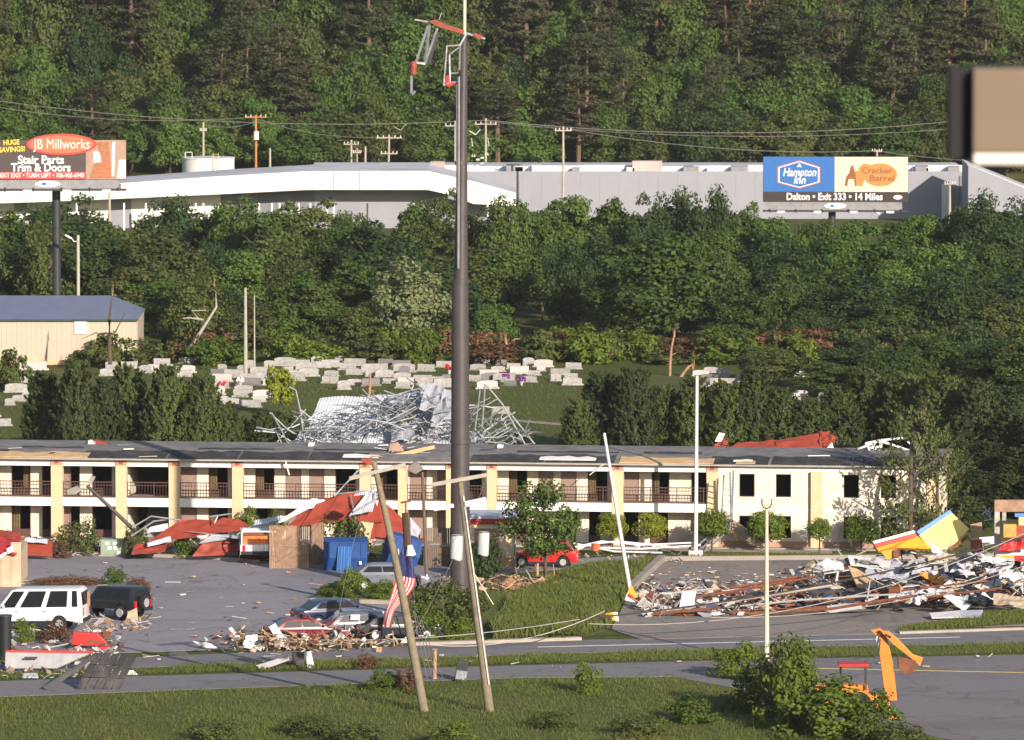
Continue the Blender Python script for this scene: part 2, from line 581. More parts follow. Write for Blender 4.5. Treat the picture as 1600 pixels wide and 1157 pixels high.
def railing(u0, u1):
    r = mpart('railing', m_rail, lambda q: None)
    bpy.data.objects.remove(r)
    mb = MB()
    mb.span(u0, u1, 0.06, 0.12, SZ1 + 1.00, SZ1 + 1.06)
    mb.span(u0, u1, 0.07, 0.11, SZ1 + 0.80, SZ1 + 0.84)
    mb.span(u0, u1, 0.07, 0.11, SZ1 + 0.08, SZ1 + 0.12)
    n_ = max(2, int((u1 - u0) / 0.19))
    for i in range(n_ + 1):
        x = u0 + (u1 - u0) * i / n_
        w = 0.035 if i % 9 == 0 else 0.012
        mb.span(x - w, x + w, 0.075, 0.105, SZ1 + 0.0, SZ1 + 0.99)
    mb.build('railing', m_rail, motel)


for (a, b) in zip(cu, cu[1:]):
    u0, u1 = a[1], b[0]
    mpart('fascia_beam', m_white, lambda q: q.span(u0, u1, 0.0, 0.16, FZ0, FZ1))
    mpart('balcony_edge', m_white, lambda q: q.span(u0, u1, -0.02, 0.16, SZ0, SZ1))
    railing(u0 + 0.01, u1 - 0.01)

# back wall of the walkways: w wall, d door, o blown-out opening, c opening with a curtain, s stairwell
UP = [(-110, -60, 'w'), (-60, -36, 'd'), (-36, -20, 'w'), (-20, 0, 'o'), (0, 18, 'w'), (18, 48, 'c'), (48, 66, 'w'), (66, 82, 'o'), (82, 98, 'w'), (98, 110, 'd'), (110, 125, 'o'), (125, 144, 'w'),
      (144, 175, 'o'), (175, 200, 'w'), (200, 264, 's'), (264, 282, 'w'), (282, 308, 'd'), (308, 326, 'w'), (326, 356, 'c'), (356, 399, 'w'), (399, 429, 'c'), (429, 446, 'w'),
      (446, 471, 'd'), (471, 483, 'w'), (483, 507, 'd'), (507, 524, 'w'), (524, 556, 'o'), (556, 590, 'w'), (590, 621, 'c'), (621, 640, 'w'), (640, 667, 'd'), (667, 683, 'w'),
      (683, 706, 'd'), (706, 732, 'w'), (732, 753, 'o'), (753, 795, 'w'), (795, 824, 'c'), (824, 841, 'w'), (841, 865, 'd'), (865, 876, 'w'), (876, 901, 'd'), (901, 918, 'w'),
      (918, 949, 'c'), (949, 975, 'w'), (975, 999, 'd'), (999, 1018, 'w'), (1018, 1046, 'c'), (1046, 1080, 'w'), (1080, 1105, 'o'), (1105, 1114, 'w')]
LOW = [(a, b, t) for a, b, t in UP if b <= 840] + [(824, 880, 'w'), (880, 900, 'o'), (900, 920, 'w'), (920, 938, 'o'), (938, 958, 'w'), (958, 976, 'o'), (976, 998, 'o'), (998, 1015, 'w'),
                                                    (1015, 1044, 'c'), (1044, 1114, 'w')]
PXS = U(1, -WB) - U(0, -WB)
for floor, segs in ((SZ1, UP), (0.12, LOW)):
    z1 = (FZ1 - 0.23) if floor > 1 else 2.55
    for a, b, t in segs:
        u0, u1 = U(a, -WB), U(b, -WB)
        if t == 'w':
            w = mpart('wall_panel', m_cream, lambda q: q.span(u0, u1, WB, WB + 0.16, floor, z1))
            if b - a > 16 and R.random() < 0.55:
                um = (u0 + u1) / 2
                mpart('wall_lamp', m_rail, lambda q: q.span(um - 0.13, um + 0.13, WB - 0.09, WB - 0.002, z1 - 0.38, z1 - 0.28), w)
        elif t == 'd':
            d = mpart('door', m_mauve, lambda q: q.span(u0 + 0.06, u1 - 0.06, WB + 0.05, WB + 0.1, floor + 0.01, z1 - 0.1))
            mpart('door_frame', m_mauve, lambda q: (q.span(u0, u0 + 0.06, WB - 0.01, WB + 0.15, floor, z1), q.span(u1 - 0.06, u1, WB - 0.01, WB + 0.15, floor, z1),
                                                    q.span(u0 + 0.06, u1 - 0.06, WB - 0.01, WB + 0.15, z1 - 0.1, z1)), d)
            mpart('handle', m_rim, lambda q: q.box((u1 - 0.14, WB + 0.02, floor + 1.0), (0.06, 0.06, 0.12)), d)
        elif t in 'oc':
            fr = mpart('window_frame', m_rail, lambda q: (q.span(u0, u0 + 0.05, WB + 0.02, WB + 0.12, floor, z1), q.span(u1 - 0.05, u1, WB + 0.02, WB + 0.12, floor, z1),
                                                          q.span(u0 + 0.05, u1 - 0.05, WB + 0.02, WB + 0.12, z1 - 0.06, z1), q.span(u0 + 0.05, u1 - 0.05, WB + 0.02, WB + 0.12, floor, floor + 0.5)))
            if t == 'c':
                side = R.random() < 0.65
                ca, cb = (u0 + 0.05, u0 + (u1 - u0) * 0.45) if side else (u1 - (u1 - u0) * 0.4, u1 - 0.05)
                mb = MB()
                mb.grid(lambda s_, t_: Vector((ca + (cb - ca) * s_, WB + 0.22 + 0.04 * math.sin(s_ * 30), floor + 0.1 + (z1 - floor - 0.12) * t_)), 24, 1)
                mb.build('curtain', m_curtain, fr)
        elif t == 's':
            mpart('stair_wall', m_cream, lambda q: q.span(u0 - 0.1, u0 + 0.1, WB + 0.17, 5.4, floor, z1))
            mpart('stair_flight', m_concrete, lambda q: [q.span(u0 + 0.9, u1 - 0.4, WB + 0.5 + i * 0.28, WB + 0.78 + i * 0.28, floor, floor + 0.17 * (i + 1)) for i in range(11)] if floor < 1 else q.span(u0 + 0.2, u1, WB + 0.2, WB + 1.2, floor - 0.1, floor))

# cross walls between rooms so that the openings stay dark
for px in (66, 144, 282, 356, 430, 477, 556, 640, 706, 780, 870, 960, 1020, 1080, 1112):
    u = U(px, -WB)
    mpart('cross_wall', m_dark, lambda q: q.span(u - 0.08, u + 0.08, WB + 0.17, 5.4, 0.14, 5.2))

# closed end block with punched windows
WINU = [(1155, 1179), (1212, 1236), (1318, 1342), (1376, 1400)]
ZU, ZL = (3.38, 4.88), (0.72, 2.16)
edges = [UL0] + [u for w in WINU for u in (U(w[0]), U(w[1]))] + [UEND]
for i in range(0, len(edges), 2):
    mpart('wall_panel', m_cream, lambda q: q.span(edges[i], edges[i + 1], 0.0, 0.22, 0.5, 5.06))
for w in WINU:
    u0, u1 = U(w[0]), U(w[1])
    for (a, b) in ((0.5, ZL[0]), (ZL[1], ZU[0]), (ZU[1], 5.06)):
        mpart('wall_panel', m_cream, lambda q: q.span(u0, u1, 0.001, 0.219, a, b))
    for (a, b) in (ZL, ZU):
        fr = mpart('window', m_rail, lambda q: (q.span(u0, u0 + 0.05, 0.05, 0.14, a, b), q.span(u1 - 0.05, u1, 0.05, 0.14, a, b), q.span(u0 + 0.05, u1 - 0.05, 0.05, 0.14, b - 0.05, b), q.span(u0 + 0.05, u1 - 0.05, 0.05, 0.14, a, a + 0.05)))
        mpart('sill', m_white, lambda q: q.span(u0 - 0.06, u1 + 0.06, -0.08, 0.04, a - 0.08, a - 0.001), fr)
mpart('plinth', m_pink, lambda q: q.span(UL0, UEND, -0.05, 0.22, 0.10, 0.50))
mpart('fascia_beam', m_white, lambda q: q.span(UL0 + 0.2, UEND + 0.05, -0.05, 0.2, 5.06, 5.47))
mpart('string_course', m_white, lambda q: q.span(UL0 + 0.2, UEND + 0.02, -0.022, 0.0, 2.5, 2.62))
mpart('pilaster', m_column, lambda q: q.span(U(1267), U(1285), -0.12, 0.0, 0.12, 5.05))
mpart('pilaster', m_column, lambda q: q.span(U(1448), UEND + 0.06, -0.12, 0.02, 0.12, 5.05))
mpart('downspout', m_rail, lambda q: q.tube([(U(1265), -0.09, 0.2), (U(1265), -0.09, 5.0)], 0.05, 6))
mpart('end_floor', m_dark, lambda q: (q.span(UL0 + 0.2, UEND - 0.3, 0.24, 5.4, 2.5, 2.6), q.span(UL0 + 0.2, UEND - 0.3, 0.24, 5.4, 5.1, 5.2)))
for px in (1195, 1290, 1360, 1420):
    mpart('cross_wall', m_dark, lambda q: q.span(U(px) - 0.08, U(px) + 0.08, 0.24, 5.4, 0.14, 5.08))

# roof: nearly flat, torn shingles over felt, bare boards at the eave
def roof_pt(u, y):
    prof = [(-0.45, 5.50), (1.9, 5.86), (6.6, 6.05), (13.0, 5.5)]
    for (a, za), (b, zb) in zip(prof, prof[1:]):
        if y <= b:
            return za + (zb - za) * (y - a) / (b - a)
    return 5.5


mpart('roof', m_shingle, lambda q: (q.prism([(-14, y, roof_pt(0, y)) for y in (-0.45, 1.9, 6.6, 13.0)] + [(-14, 13.0, 5.32), (-14, -0.45, 5.475)], (UEND + 14.4, 0, 0))))
mpart('eave_trim', m_greywood, lambda q: q.span(-14, UEND + 0.4, -0.49, -0.452, 5.40, 5.50))


def roof_patch(name, m, px0, px1, y0, y1, h, rag=0.25, seed=0):
    rr = random.Random(seed + int(px0 * 3))
    u0, u1 = U(px0), U(px1)
    nn_ = max(3, int((u1 - u0) / 0.6))
    lo = [(u0 + (u1 - u0) * i / nn_, y0 + rr.uniform(0, rag * 0.4)) for i in range(nn_ + 1)]
    hi = [(u0 + (u1 - u0) * i / nn_, y1 + rr.uniform(-rag, rag)) for i in range(nn_ + 1)]
    mb = MB()
    for i in range(nn_):
        q4 = [lo[i], lo[i + 1], hi[i + 1], hi[i]]
        mb.add([(u, y, roof_pt(u, y) + h) for u, y in q4] + [(u, y, roof_pt(u, y) + 0.002) for u, y in q4],
               [(0, 1, 2, 3), (7, 6, 5, 4), (0, 4, 5, 1), (1, 5, 6, 2), (2, 6, 7, 3), (3, 7, 4, 0)])
    return mb.build(name, m, motel)


for i, (a, b) in enumerate(((-100, 8), (130, 260), (262, 372), (374, 480), (482, 572), (735, 850), (852, 960), (1110, 1200), (1205, 1330), (1332, 1450))):
    roof_patch('felt_strip', m_felt, a, b, -0.43, 1.75, 0.02, 0.35, i)
for i, (a, b, y0, y1) in enumerate(((-90, 138, -0.40, 1.0), (968, 1115, -0.42, 1.1), (1150, 1180, -0.3, 0.5))):
    roof_patch('plywood_sheet', m_ply, a, b, y0, y1, 0.05, 0.3, i)
for i, (a, b, y0, y1) in enumerate(((842, 930, 0.2, 1.0), (534, 590, 0.4, 1.1), (1145, 1175, 0.3, 0.8))):
    roof_patch('torn_lining', m_white, a, b, y0, y1, 0.07, 0.25, i)
for i, (a, b) in enumerate(((300, 420), (800, 960), (1000, 1090), (20, 120), (480, 640))):
    roof_patch('felt_strip', m_felt, a, b, 2.6, 3.4, 0.02, 0.3, 40 + i)
# ragged edge boards and loose roof lumber
for i in range(15):
    px = R.uniform(0, 1440)
    u = U(px)
    L = R.uniform(0.4, 1.7)
    y = R.uniform(-0.3, 5.0)
    a = R.uniform(-0.5, 0.5)
    z = roof_pt(u, y) + 0.09
    mm = R.choice([m_white, m_greywood, m_felt, m_galv, m_timber, m_greywood, m_felt])
    mpart('loose_board', mm, lambda q: q.bar((u, y, z), (u + L * math.cos(a), y + L * math.sin(a) * 0.6, z + R.uniform(0, 0.1)), 0.14, 0.05))
for i, (px, w, m_) in enumerate(((125, 12, m_white), (138, 22, m_redmetal), (470, 8, m_white), (768, 8, m_white))):
    u = U(px)
    mpart('roof_scrap', m_, lambda q: q.box((u, 5.2, 6.05), (w / 24, 0.8, 0.22), Matrix.Rotation(0.2, 3, 'Y')))
# hanging eave strips
for (px, dy, L) in ((448, -0.5, 0.9), (944, -0.5, 0.7)):
    u = U(px)
    mpart('hanging_strip', m_whitemetal, lambda q: q.bar((u, dy, 5.45), (u + (0.25 if px < 900 else -0.9), dy - 0.05, 5.45 - L), 0.16, 0.05))
# ------------------------------------------------------------------ vegetation
def quads_mesh(name, C, N, S, asp, rng, m, T=None):
    """leaf-shaped faces: centre C, facing N, half-length S; T = preferred long axis"""
    n_ = len(C)
    N = N / (np.linalg.norm(N, axis=1, keepdims=True) + 1e-9)
    if T is None:
        T = rng.normal(size=(n_, 3))
    t = T - N * np.sum(T * N, axis=1, keepdims=True)
    t /= (np.linalg.norm(t, axis=1, keepdims=True) + 1e-9)
    b = np.cross(N, t)
    S = np.asarray(S).reshape(-1, 1)
    V = np.empty((n_, 4, 3), np.float32)
    V[:, 0] = C + t * S
    V[:, 1] = C + b * S * asp
    V[:, 2] = C - t * S
    V[:, 3] = C - b * S * asp
    me = bpy.data.meshes.new(name)
    me.vertices.add(n_ * 4)
    me.vertices.foreach_set('co', V.reshape(-1))
    me.loops.add(n_ * 4)
    me.loops.foreach_set('vertex_index', np.arange(n_ * 4, dtype=np.int32))
    me.polygons.add(n_)
    me.polygons.foreach_set('loop_start', np.arange(0, n_ * 4, 4, dtype=np.int32))
    me.update(calc_edges=True)
    me.validate()
    me.materials.append(m)
    return me


def unit(rng, n_):
    v = rng.normal(size=(n_, 3))
    return v / np.linalg.norm(v, axis=1, keepdims=True)


def clump_leaves(cl, per, leaf, rng, squash=0.8, centre=None, jitter=0.55, shell=0.45):
    Cs, Ns, Ss = [], [], []
    for (c, r, k) in cl:
        nn_ = int(per * k)
        d = unit(rng, nn_)
        o = (c - centre)
        o = o / (np.linalg.norm(o) + 1e-6)
        keep = (d @ o) > -0.45
        d = d[keep]
        rad = r * (1 - shell + shell * 1.25 * rng.random((len(d), 1)))
        Cs.append(c + d * rad * np.array([1, 1, squash]))
        Ns.append(d * 0.9 + o * 0.35 + np.array([0, 0, 0.2]) + rng.normal(size=d.shape) * jitter)
        Ss.append(leaf * (0.6 + 0.8 * rng.random(len(d))))
    return np.concatenate(Cs), np.concatenate(Ns), np.concatenate(Ss)


def trunk_mesh(name, h, r, limbs, rng, m, top=0.6, lean=0.03):
    mb = MB()
    pts, rad = [], []
    for i in range(6):
        t = i / 5
        pts.append((h * lean * math.sin(t * 3 + rng.random()), h * lean * math.cos(t * 2 + rng.random()), h * top * t - 0.3 * (i == 0)))
        rad.append(r * (1 - 0.55 * t) * (1.3 if i == 0 else 1))
    mb.tube(pts, rad, 7)
    for k in range(limbs):
        a = 2 * math.pi * (k + rng.random() * 0.6) / limbs
        z0 = h * top * (0.45 + 0.5 * k / max(1, limbs))
        L = h * (0.18 + 0.14 * rng.random())
        p0 = Vector((0, 0, z0))
        p1 = p0 + Vector((math.cos(a) * L * 0.5, math.sin(a) * L * 0.5, L * 0.45))
        p2 = p0 + Vector((math.cos(a) * L, math.sin(a) * L, L * 0.95))
        mb.tube([p0, p1, p2], [r * 0.42, r * 0.28, r * 0.1], 5)
    o = mb.build(name, m, None, smooth=True, origin=(0, 0, 0))
    me = o.data
    bpy.data.objects.remove(o)
    return me


def broadleaf(seed, leafm, h=10.0, w=7.0, clumps=70, per=185, leaf=0.175, base=0.05, ragged=0.25, barkm=None):
    rng = np.random.default_rng(seed)
    centre = np.array([0, 0, h * (base + 1) / 2])
    rz_, rx_ = h * (1 - base) / 2, w / 2
    cl = []
    for i in range(clumps):
        d = unit(rng, 1)[0]
        rr = min(0.95, rng.random() ** 0.42 * 0.86 * (1 + ragged * rng.normal() * 0.45))
        k = 0.6 + 0.7 * rng.random()
        c = centre + d * rr * np.array([rx_, rx_, rz_])
        if d[2] < 0:
            c[2] = centre[2] + d[2] * rr * rz_ * 0.85
        cl.append((c, w * 0.15 * k, k))
    C, N, S = clump_leaves(cl, per, leaf, rng, 0.8, centre * np.array([1, 1, 0.8]))
    crown = quads_mesh('crown', C, N, S, 0.62, rng, leafm)
    return dict(crown=crown, trunk=trunk_mesh('trunk', h, h * 0.022, 6, rng, barkm or m_bark), h=h, w=w)


def cedar(seed, leafm, h=7.0, w=4.2, fronds=210, per=48, leaf=0.15, tip=0.6):
    rng = np.random.default_rng(seed)
    Cs, Ns, Ss, Ts = [], [], [], []
    for i in range(fronds):
        t = rng.random() ** 1.15
        z = h * (0.04 + 0.86 * t)
        prof = (1 - t) ** tip * (0.65 + 0.35 * min(1, t * 5))
        rad = w / 2 * prof * (0.75 + 0.35 * rng.random()) + 0.12
        a = rng.random() * 2 * math.pi
        out = np.array([math.cos(a), math.sin(a), 0])
        L = (0.16 * h) * (0.7 + 0.6 * rng.random())
        s = rng.random((per, 1))
        base_ = np.array([0, 0, z]) + out * rad * 0.72
        dirn = out * 0.75 + np.array([0, 0, 1.0])
        c = base_ + dirn * L * s * 0.6 + rng.normal(size=(per, 3)) * np.array([0.12, 0.12, 0.1]) * w * 0.28 * (1.05 - s)
        Cs.append(c)
        Ns.append(np.tile(out, (per, 1)) + np.array([0, 0, 0.25]) + rng.normal(size=(per, 3)) * 0.5)
        Ts.append(np.tile(dirn, (per, 1)) + rng.normal(size=(per, 3)) * 0.35)
        Ss.append(leaf * (0.6 + 0.9 * rng.random(per)))
    crown = quads_mesh('crown', np.concatenate(Cs), np.concatenate(Ns), np.concatenate(Ss), 0.42, rng, leafm, np.concatenate(Ts))
    return dict(crown=crown, trunk=trunk_mesh('trunk', h, h * 0.018, 3, rng, m_bark, 0.8), h=h, w=w)


def pine(seed, leafm, h=20.0, w=7.0, base=0.34, clumps=74, per=120, leaf=0.22):
    rng = np.random.default_rng(seed)
    cl = []
    mb = MB()
    mb.tube([(0, 0, -0.5), (0.1, 0, h * 0.5), (0.0, 0.1, h * 0.97)], [h * 0.014, h * 0.010, h * 0.002], 6)
    for i in range(clumps):
        t = rng.random()
        z = h * (base + (0.99 - base) * t)
        rad = w / 2 * (1 - 0.75 * t ** 1.6) * (0.35 + 0.65 * rng.random())
        a = rng.random() * 2 * math.pi
        c = np.array([math.cos(a) * rad, math.sin(a) * rad, z])
        cl.append((c, w * 0.13 * (0.7 + 0.6 * rng.random()), 1.0))
        if i % 2 == 0:
            mb.tube([(0, 0, z - rad * 0.25), tuple(c)], [0.06, 0.02], 4)
    C, N, S = clump_leaves(cl, per, leaf, rng, 0.55, np.array([0, 0, h * 0.6]), 0.8, 0.9)
    crown = quads_mesh('crown', C, N, S, 0.4, rng, leafm)
    o = mb.build('trunk', m_pinebark, None, smooth=True, origin=(0, 0, 0))
    me = o.data
    bpy.data.objects.remove(o)
    return dict(crown=crown, trunk=me, h=h, w=w)


def place(pr, name, label, loc, h, w, rz, group=None, cat='tree', trunk=True, tilt=0.0):
    o = bpy.data.objects.new(name, None)
    COL.objects.link(o)
    o.location = loc
    o.scale = (w / pr['w'], w / pr['w'], h / pr['h'])
    o.rotation_euler = (tilt, 0, rz)
    tag(o, label, cat, group)
    for part, ok in (('trunk', trunk), ('crown', True)):
        if ok:
            c = bpy.data.objects.new(part if cat == 'tree' else ('stem' if part == 'trunk' else 'foliage'), pr[part])
            COL.objects.link(c)
            c.parent = o
    return o


lf_mid = leafmat('leaf_mid_green', (0.033, 0.062, 0.012), (0.084, 0.128, 0.026))
lf_bright = leafmat('leaf_bright_green', (0.042, 0.086, 0.014), (0.096, 0.158, 0.030))
lf_dark = leafmat('leaf_dark_green', (0.018, 0.038, 0.010), (0.048, 0.080, 0.021))
lf_olive = leafmat('leaf_olive', (0.046, 0.060, 0.014), (0.098, 0.116, 0.030))
lf_silver = leafmat('leaf_silver_green', (0.10, 0.125, 0.050), (0.19, 0.215, 0.095))
lf_pine = leafmat('needles_pine', (0.028, 0.038, 0.014), (0.072, 0.078, 0.032))
lf_brown = leafmat('needles_brownish', (0.040, 0.044, 0.020), (0.082, 0.078, 0.038))
lf_cedar = leafmat('needles_cedar', (0.030, 0.050, 0.013), (0.082, 0.105, 0.026), 0.15)
lf_cedardark = leafmat('needles_cedar_dark', (0.018, 0.032, 0.010), (0.050, 0.066, 0.018), 0.15)
lf_wisp = leafmat('needles_wispy', (0.050, 0.066, 0.018), (0.115, 0.130, 0.042), 0.2)
lf_shrub = leafmat('leaf_shrub', (0.050, 0.085, 0.010), (0.130, 0.180, 0.020))
lf_yel = leafmat('leaf_yellow_green', (0.12, 0.15, 0.012), (0.26, 0.28, 0.025))
lf_redbrown = leafmat('leaf_dead_brown', (0.070, 0.035, 0.018), (0.170, 0.085, 0.040), 0.15)

B_MID = [broadleaf(11, lf_mid), broadleaf(12, lf_mid, w=8, clumps=80), broadleaf(13, lf_mid, w=6, ragged=0.45)]
B_BRI = [broadleaf(21, lf_bright, w=7.5), broadleaf(22, lf_bright, w=6.2, ragged=0.4)]
B_DRK = [broadleaf(31, lf_dark, w=8, clumps=84, ragged=0.12), broadleaf(32, lf_dark, w=6.5)]
B_OLI = [broadleaf(41, lf_olive, w=7, ragged=0.4, per=150), broadleaf(42, lf_olive, w=6.4, ragged=0.5, per=140)]
B_SIL = [broadleaf(51, lf_silver, w=7, ragged=0.45, per=150)]
PINES = [pine(61, lf_pine), pine(62, lf_pine, w=6, base=0.42), pine(63, lf_brown, w=6.5, base=0.36), pine(64, lf_brown, w=6.0, base=0.3)]
CED = [cedar(71, lf_cedar), cedar(72, lf_cedar, w=4.8, tip=0.5), cedar(73, lf_cedardark, w=4.5)]

# --- the wooded hillside behind the warehouses
HG = 'trees on the wooded hillside'
KINDS = {
    'bright': (B_BRI, 'broadleaf_tree', 'bright green broadleaf tree on the wooded hillside'),
    'mid': (B_MID, 'broadleaf_tree', 'mid green broadleaf tree on the wooded hillside'),
    'dark': (B_DRK, 'broadleaf_tree', 'dense dark broadleaf tree on the wooded hillside'),
    'olive': (B_OLI, 'broadleaf_tree', 'dull olive tree on the wooded hillside'),
    'pine': (PINES[:2], 'pine_tree', 'tall dark bare-trunked pine on the wooded hillside'),
    'brown': (PINES[2:], 'pine_tree', 'tall brownish bare-trunked pine on the wooded hillside'),
}
rh = random.Random(5)
HROW = ('at the hill foot', 'partway uphill', 'high uphill')
HLAND = ((205, 'behind the stair parts billboard'), (380, 'behind the white tank'), (640, 'behind the white canopy warehouse'), (800, 'behind the top of the sign pole'),
         (1150, 'behind the long grey warehouse'), (1440, 'behind the hotel billboard'), (9999, 'behind the beige sign box'))
BLAND = ((225, 'behind the blue roofed shed'), (480, 'behind the dark cedar row'), (700, 'behind the bent steel heap'), (900, 'beside the tall sign pole'),
         (1200, 'behind the split orange trunks'), (1440, 'below the hotel billboard'), (9999, 'below the beige sign box'))


def hill_kind(px, row):
    # row 0 = foot of the hill; seen in the photograph: broadleaf left and low, pines high and to the right
    if px < 330:
        w = dict(bright=3, mid=4, dark=1.5, olive=1, pine=0.2, brown=0.1)
        if row >= 4:
            w = dict(bright=2, mid=2, dark=1, olive=1, pine=2, brown=2)
    elif px < 640:
        w = dict(bright=1.2, mid=2.5, dark=1.5, olive=3, pine=1, brown=0.8)
        if row >= 3:
            w = dict(bright=1, mid=2, dark=2, olive=1, pine=2, brown=2)
    elif px < 1000:
        w = dict(bright=1.8, mid=2.6, dark=1.5, olive=1.5, pine=1.2, brown=1.0)
        if row <= 1 and px > 820:
            w = dict(bright=0.8, mid=1.4, dark=0.7, olive=1.2, pine=2, brown=2)
    else:
        w = dict(bright=2.0, mid=2.8, dark=1, olive=1.5, pine=1.0, brown=1.0)
        if row >= 3:
            w = dict(bright=0.8, mid=2.0, dark=1, olive=1.5, pine=1.8, brown=1.8)
    return rh.choices(list(w), list(w.values()))[0]


rows = [(951, 9.5), (957, 11), (964, 12), (971, 13), (979, 14), (988, 15), (998, 15), (1010, 15), (1024, 15), (1042, 15), (1062, 15)]
for ri, (Y0, hh) in enumerate(rows):
    px = -150 + rh.uniform(0, 40)
    while px < 1760:
        k = hill_kind(px, ri)
        prs, nm, lb = KINDS[k]
        Y = Y0 + rh.uniform(-3.0, 3.0)
        x = P(px, 100, Y).x
        z = tz(x, Y)
        h = hh * rh.uniform(0.8, 1.2)
        w = rh.uniform(6.2, 9.6)
        if k in ('pine', 'brown'):
            h *= 1.35
            w = rh.uniform(6.5, 9.0)
        lb = lb.replace('on the wooded hillside', HROW[min(2, (ri + 1) // 3)] + ' ' + next(t for q, t in HLAND if px < q))
        place(rh.choice(prs), nm, lb, (x, Y, z - 0.3), h, w, rh.uniform(0, 6.28), HG)
        px += rh.uniform(52, 84) * (0.75 if k in ('pine', 'brown') else 1) * (1.0 if ri < 7 else 1.25)

# --- trees between the cemetery and the warehouses
TG = 'trees between the cemetery and the warehouses'
TL = {
    'm': (B_MID, 'mid green tree in the belt behind the cemetery'),
    'b': (B_BRI, 'bright green tree in the belt behind the cemetery'),
    'd': (B_DRK, 'dark green tree in the belt behind the cemetery'),
    'o': (B_OLI, 'thin olive tree in the belt behind the cemetery'),
    's': (B_SIL, 'pale silvery green tree in the belt behind the cemetery'),
}


def belt(px, top, wpx, Y, k, lab=None, base=None):
    x = P(px, 400, Y).x
    zt = P(px, top, Y).z
    prs, lb = TL[k]
    if px < 160 and Y < 700 and top > 330:
        Y += 45
        x = P(px, 400, Y).x
        zt = P(px, top, Y).z
    lb = lb.replace('in the belt behind the cemetery', next(t for q, t in BLAND if px < q) + ('; taller' if top < 340 else '; lower' if top > 400 else ''))
    return place(rh.choice(prs), 'broadleaf_tree', lab or lb, (x, Y, 0), max(zt, 3.0), M(wpx, Y), rh.uniform(0, 6.28), None if lab else TG)


belt(108, 303, 150, 742, 'd', 'round dark tree beside the post of the stair parts billboard')
belt(262, 302, 125, 740, 'd', 'round dark tree in front of the white canopy warehouse')
# back row tops
for px, top, w, k in ((20, 318, 120, 'm'), (55, 330, 90, 'd'), (330, 322, 110, 'm'), (375, 300, 110, 'm'), (430, 308, 110, 'm'), (490, 308, 120, 'o'), (545, 328, 90, 'm'), (595, 350, 70, 'o'), (645, 312, 90, 'm'),
                      (690, 286, 80, 'o'), (745, 318, 80, 'o'), (790, 303, 90, 'm'), (850, 306, 100, 'm'), (900, 300, 100, 'b'), (960, 305, 100, 'm'), (1010, 300, 80, 'd'),
                      (1050, 292, 80, 'd'), (1105, 290, 90, 'd'), (1160, 312, 80, 'm'), (1215, 335, 90, 'b'), (1280, 338, 90, 'm'), (1340, 340, 90, 'b'), (1400, 338, 90, 'm'), (1450, 330, 80, 'b'),
                      (1500, 318, 90, 'm'), (1555, 296, 110, 'd'), (1620, 300, 110, 'd'), (-40, 320, 110, 'm'), (185, 345, 90, 'm'), (225, 355, 80, 'o')):
    belt(px, top + rh.uniform(-4, 4), w, 722 + rh.uniform(-8, 8), k)
# middle and front rows
for Y0, lo, hi, step in ((704, 335, 385, 82), (688, 365, 420, 84), (672, 400, 470, 88)):
    px = -60 + rh.uniform(0, 40)
    while px < 1680:
        if px < 560:
            k = rh.choices('mbdos', (4, 2.5, 1.5, 2, 0.6))[0]
        elif px < 780:
            k = rh.choices('mbdos', (2, 1.5, 1, 2.5, 2))[0]
        elif px < 900 and Y0 < 700:
            k = rh.choices('mbd', (1, 0.6, 3))[0]
        else:
            k = rh.choices('mbdos', (4, 2.5, 2, 2, 0.2))[0]
        if not (Y0 < 680 and (790 < px < 900 or px < 240)):
            belt(px, rh.uniform(lo, hi), rh.uniform(90, 145), Y0 + rh.uniform(-6, 6), k)
        px += step * rh.uniform(0.7, 1.3)
# named ones that stand forward
belt(640, 395, 150, 664, 's', 'pale silvery tree beside the tall brown sign pole')
belt(1030, 360, 210, 664, 'm', 'broad green tree standing forward behind the two split trunks')
belt(1160, 440, 110, 660, 'm', 'small green tree beside the split orange trunk')
belt(470, 420, 120, 664, 'm')
belt(300, 420, 110, 662, 'o', 'leaning storm-stripped tree beside the blue roofed shed')
belt(770, 470, 80, 664, 'b')
for px, top, w in ((390, 460, 100), (560, 470, 90), (1390, 470, 110), (1480, 430, 130), (1260, 480, 90), (1570, 460, 120), (1330, 520, 90), (1620, 500, 90)):
    belt(px, top, w, 662, rh.choice('mdo'))
for px, top, w, Y, k in ((1215, 540, 100, 628, 'o'), (1290, 560, 90, 618, 'm'), (1345, 520, 120, 622, 'd'), (1400, 545, 110, 612, 'm'), (1455, 520, 120, 618, 'm'), (1510, 500, 130, 624, 'd'), (1560, 530, 120, 612, 'd'), (1615, 520, 120, 606, 'm'), (1190, 560, 70, 634, 'm'),
                         (1590, 590, 110, 590, 'd'), (1530, 600, 100, 594, 'm')):
    belt(px, top, w, Y, k)
# low scrub along the cemetery's far edge
SCRUB = [broadleaf(81, lf_olive, 3, 4, 34, 80, 0.16, -0.3, 0.5), broadleaf(82, lf_shrub, 3, 4, 34, 90, 0.15, -0.3, 0.4), broadleaf(83, lf_redbrown, 3, 4, 30, 60, 0.15, -0.3, 0.6, m_pinebark)]
for i in range(64):
    px = rh.uniform(200, 1640)
    Y = rh.uniform(652, 658)
    k = rh.choices([0, 1, 2], (3, 3, 1.6))[0]
    place(SCRUB[k], 'scrub_bush', ('olive scrub bush', 'green scrub bush', 'brown storm-torn brush heap')[k] + ' at the cemetery edge ' + next(t for q, t in BLAND if px < q),
          (P(px, 560, Y).x, Y, 0), rh.uniform(1.4, 3.6), rh.uniform(3, 6), rh.uniform(0, 6), 'scrub along the cemetery edge', 'bush')


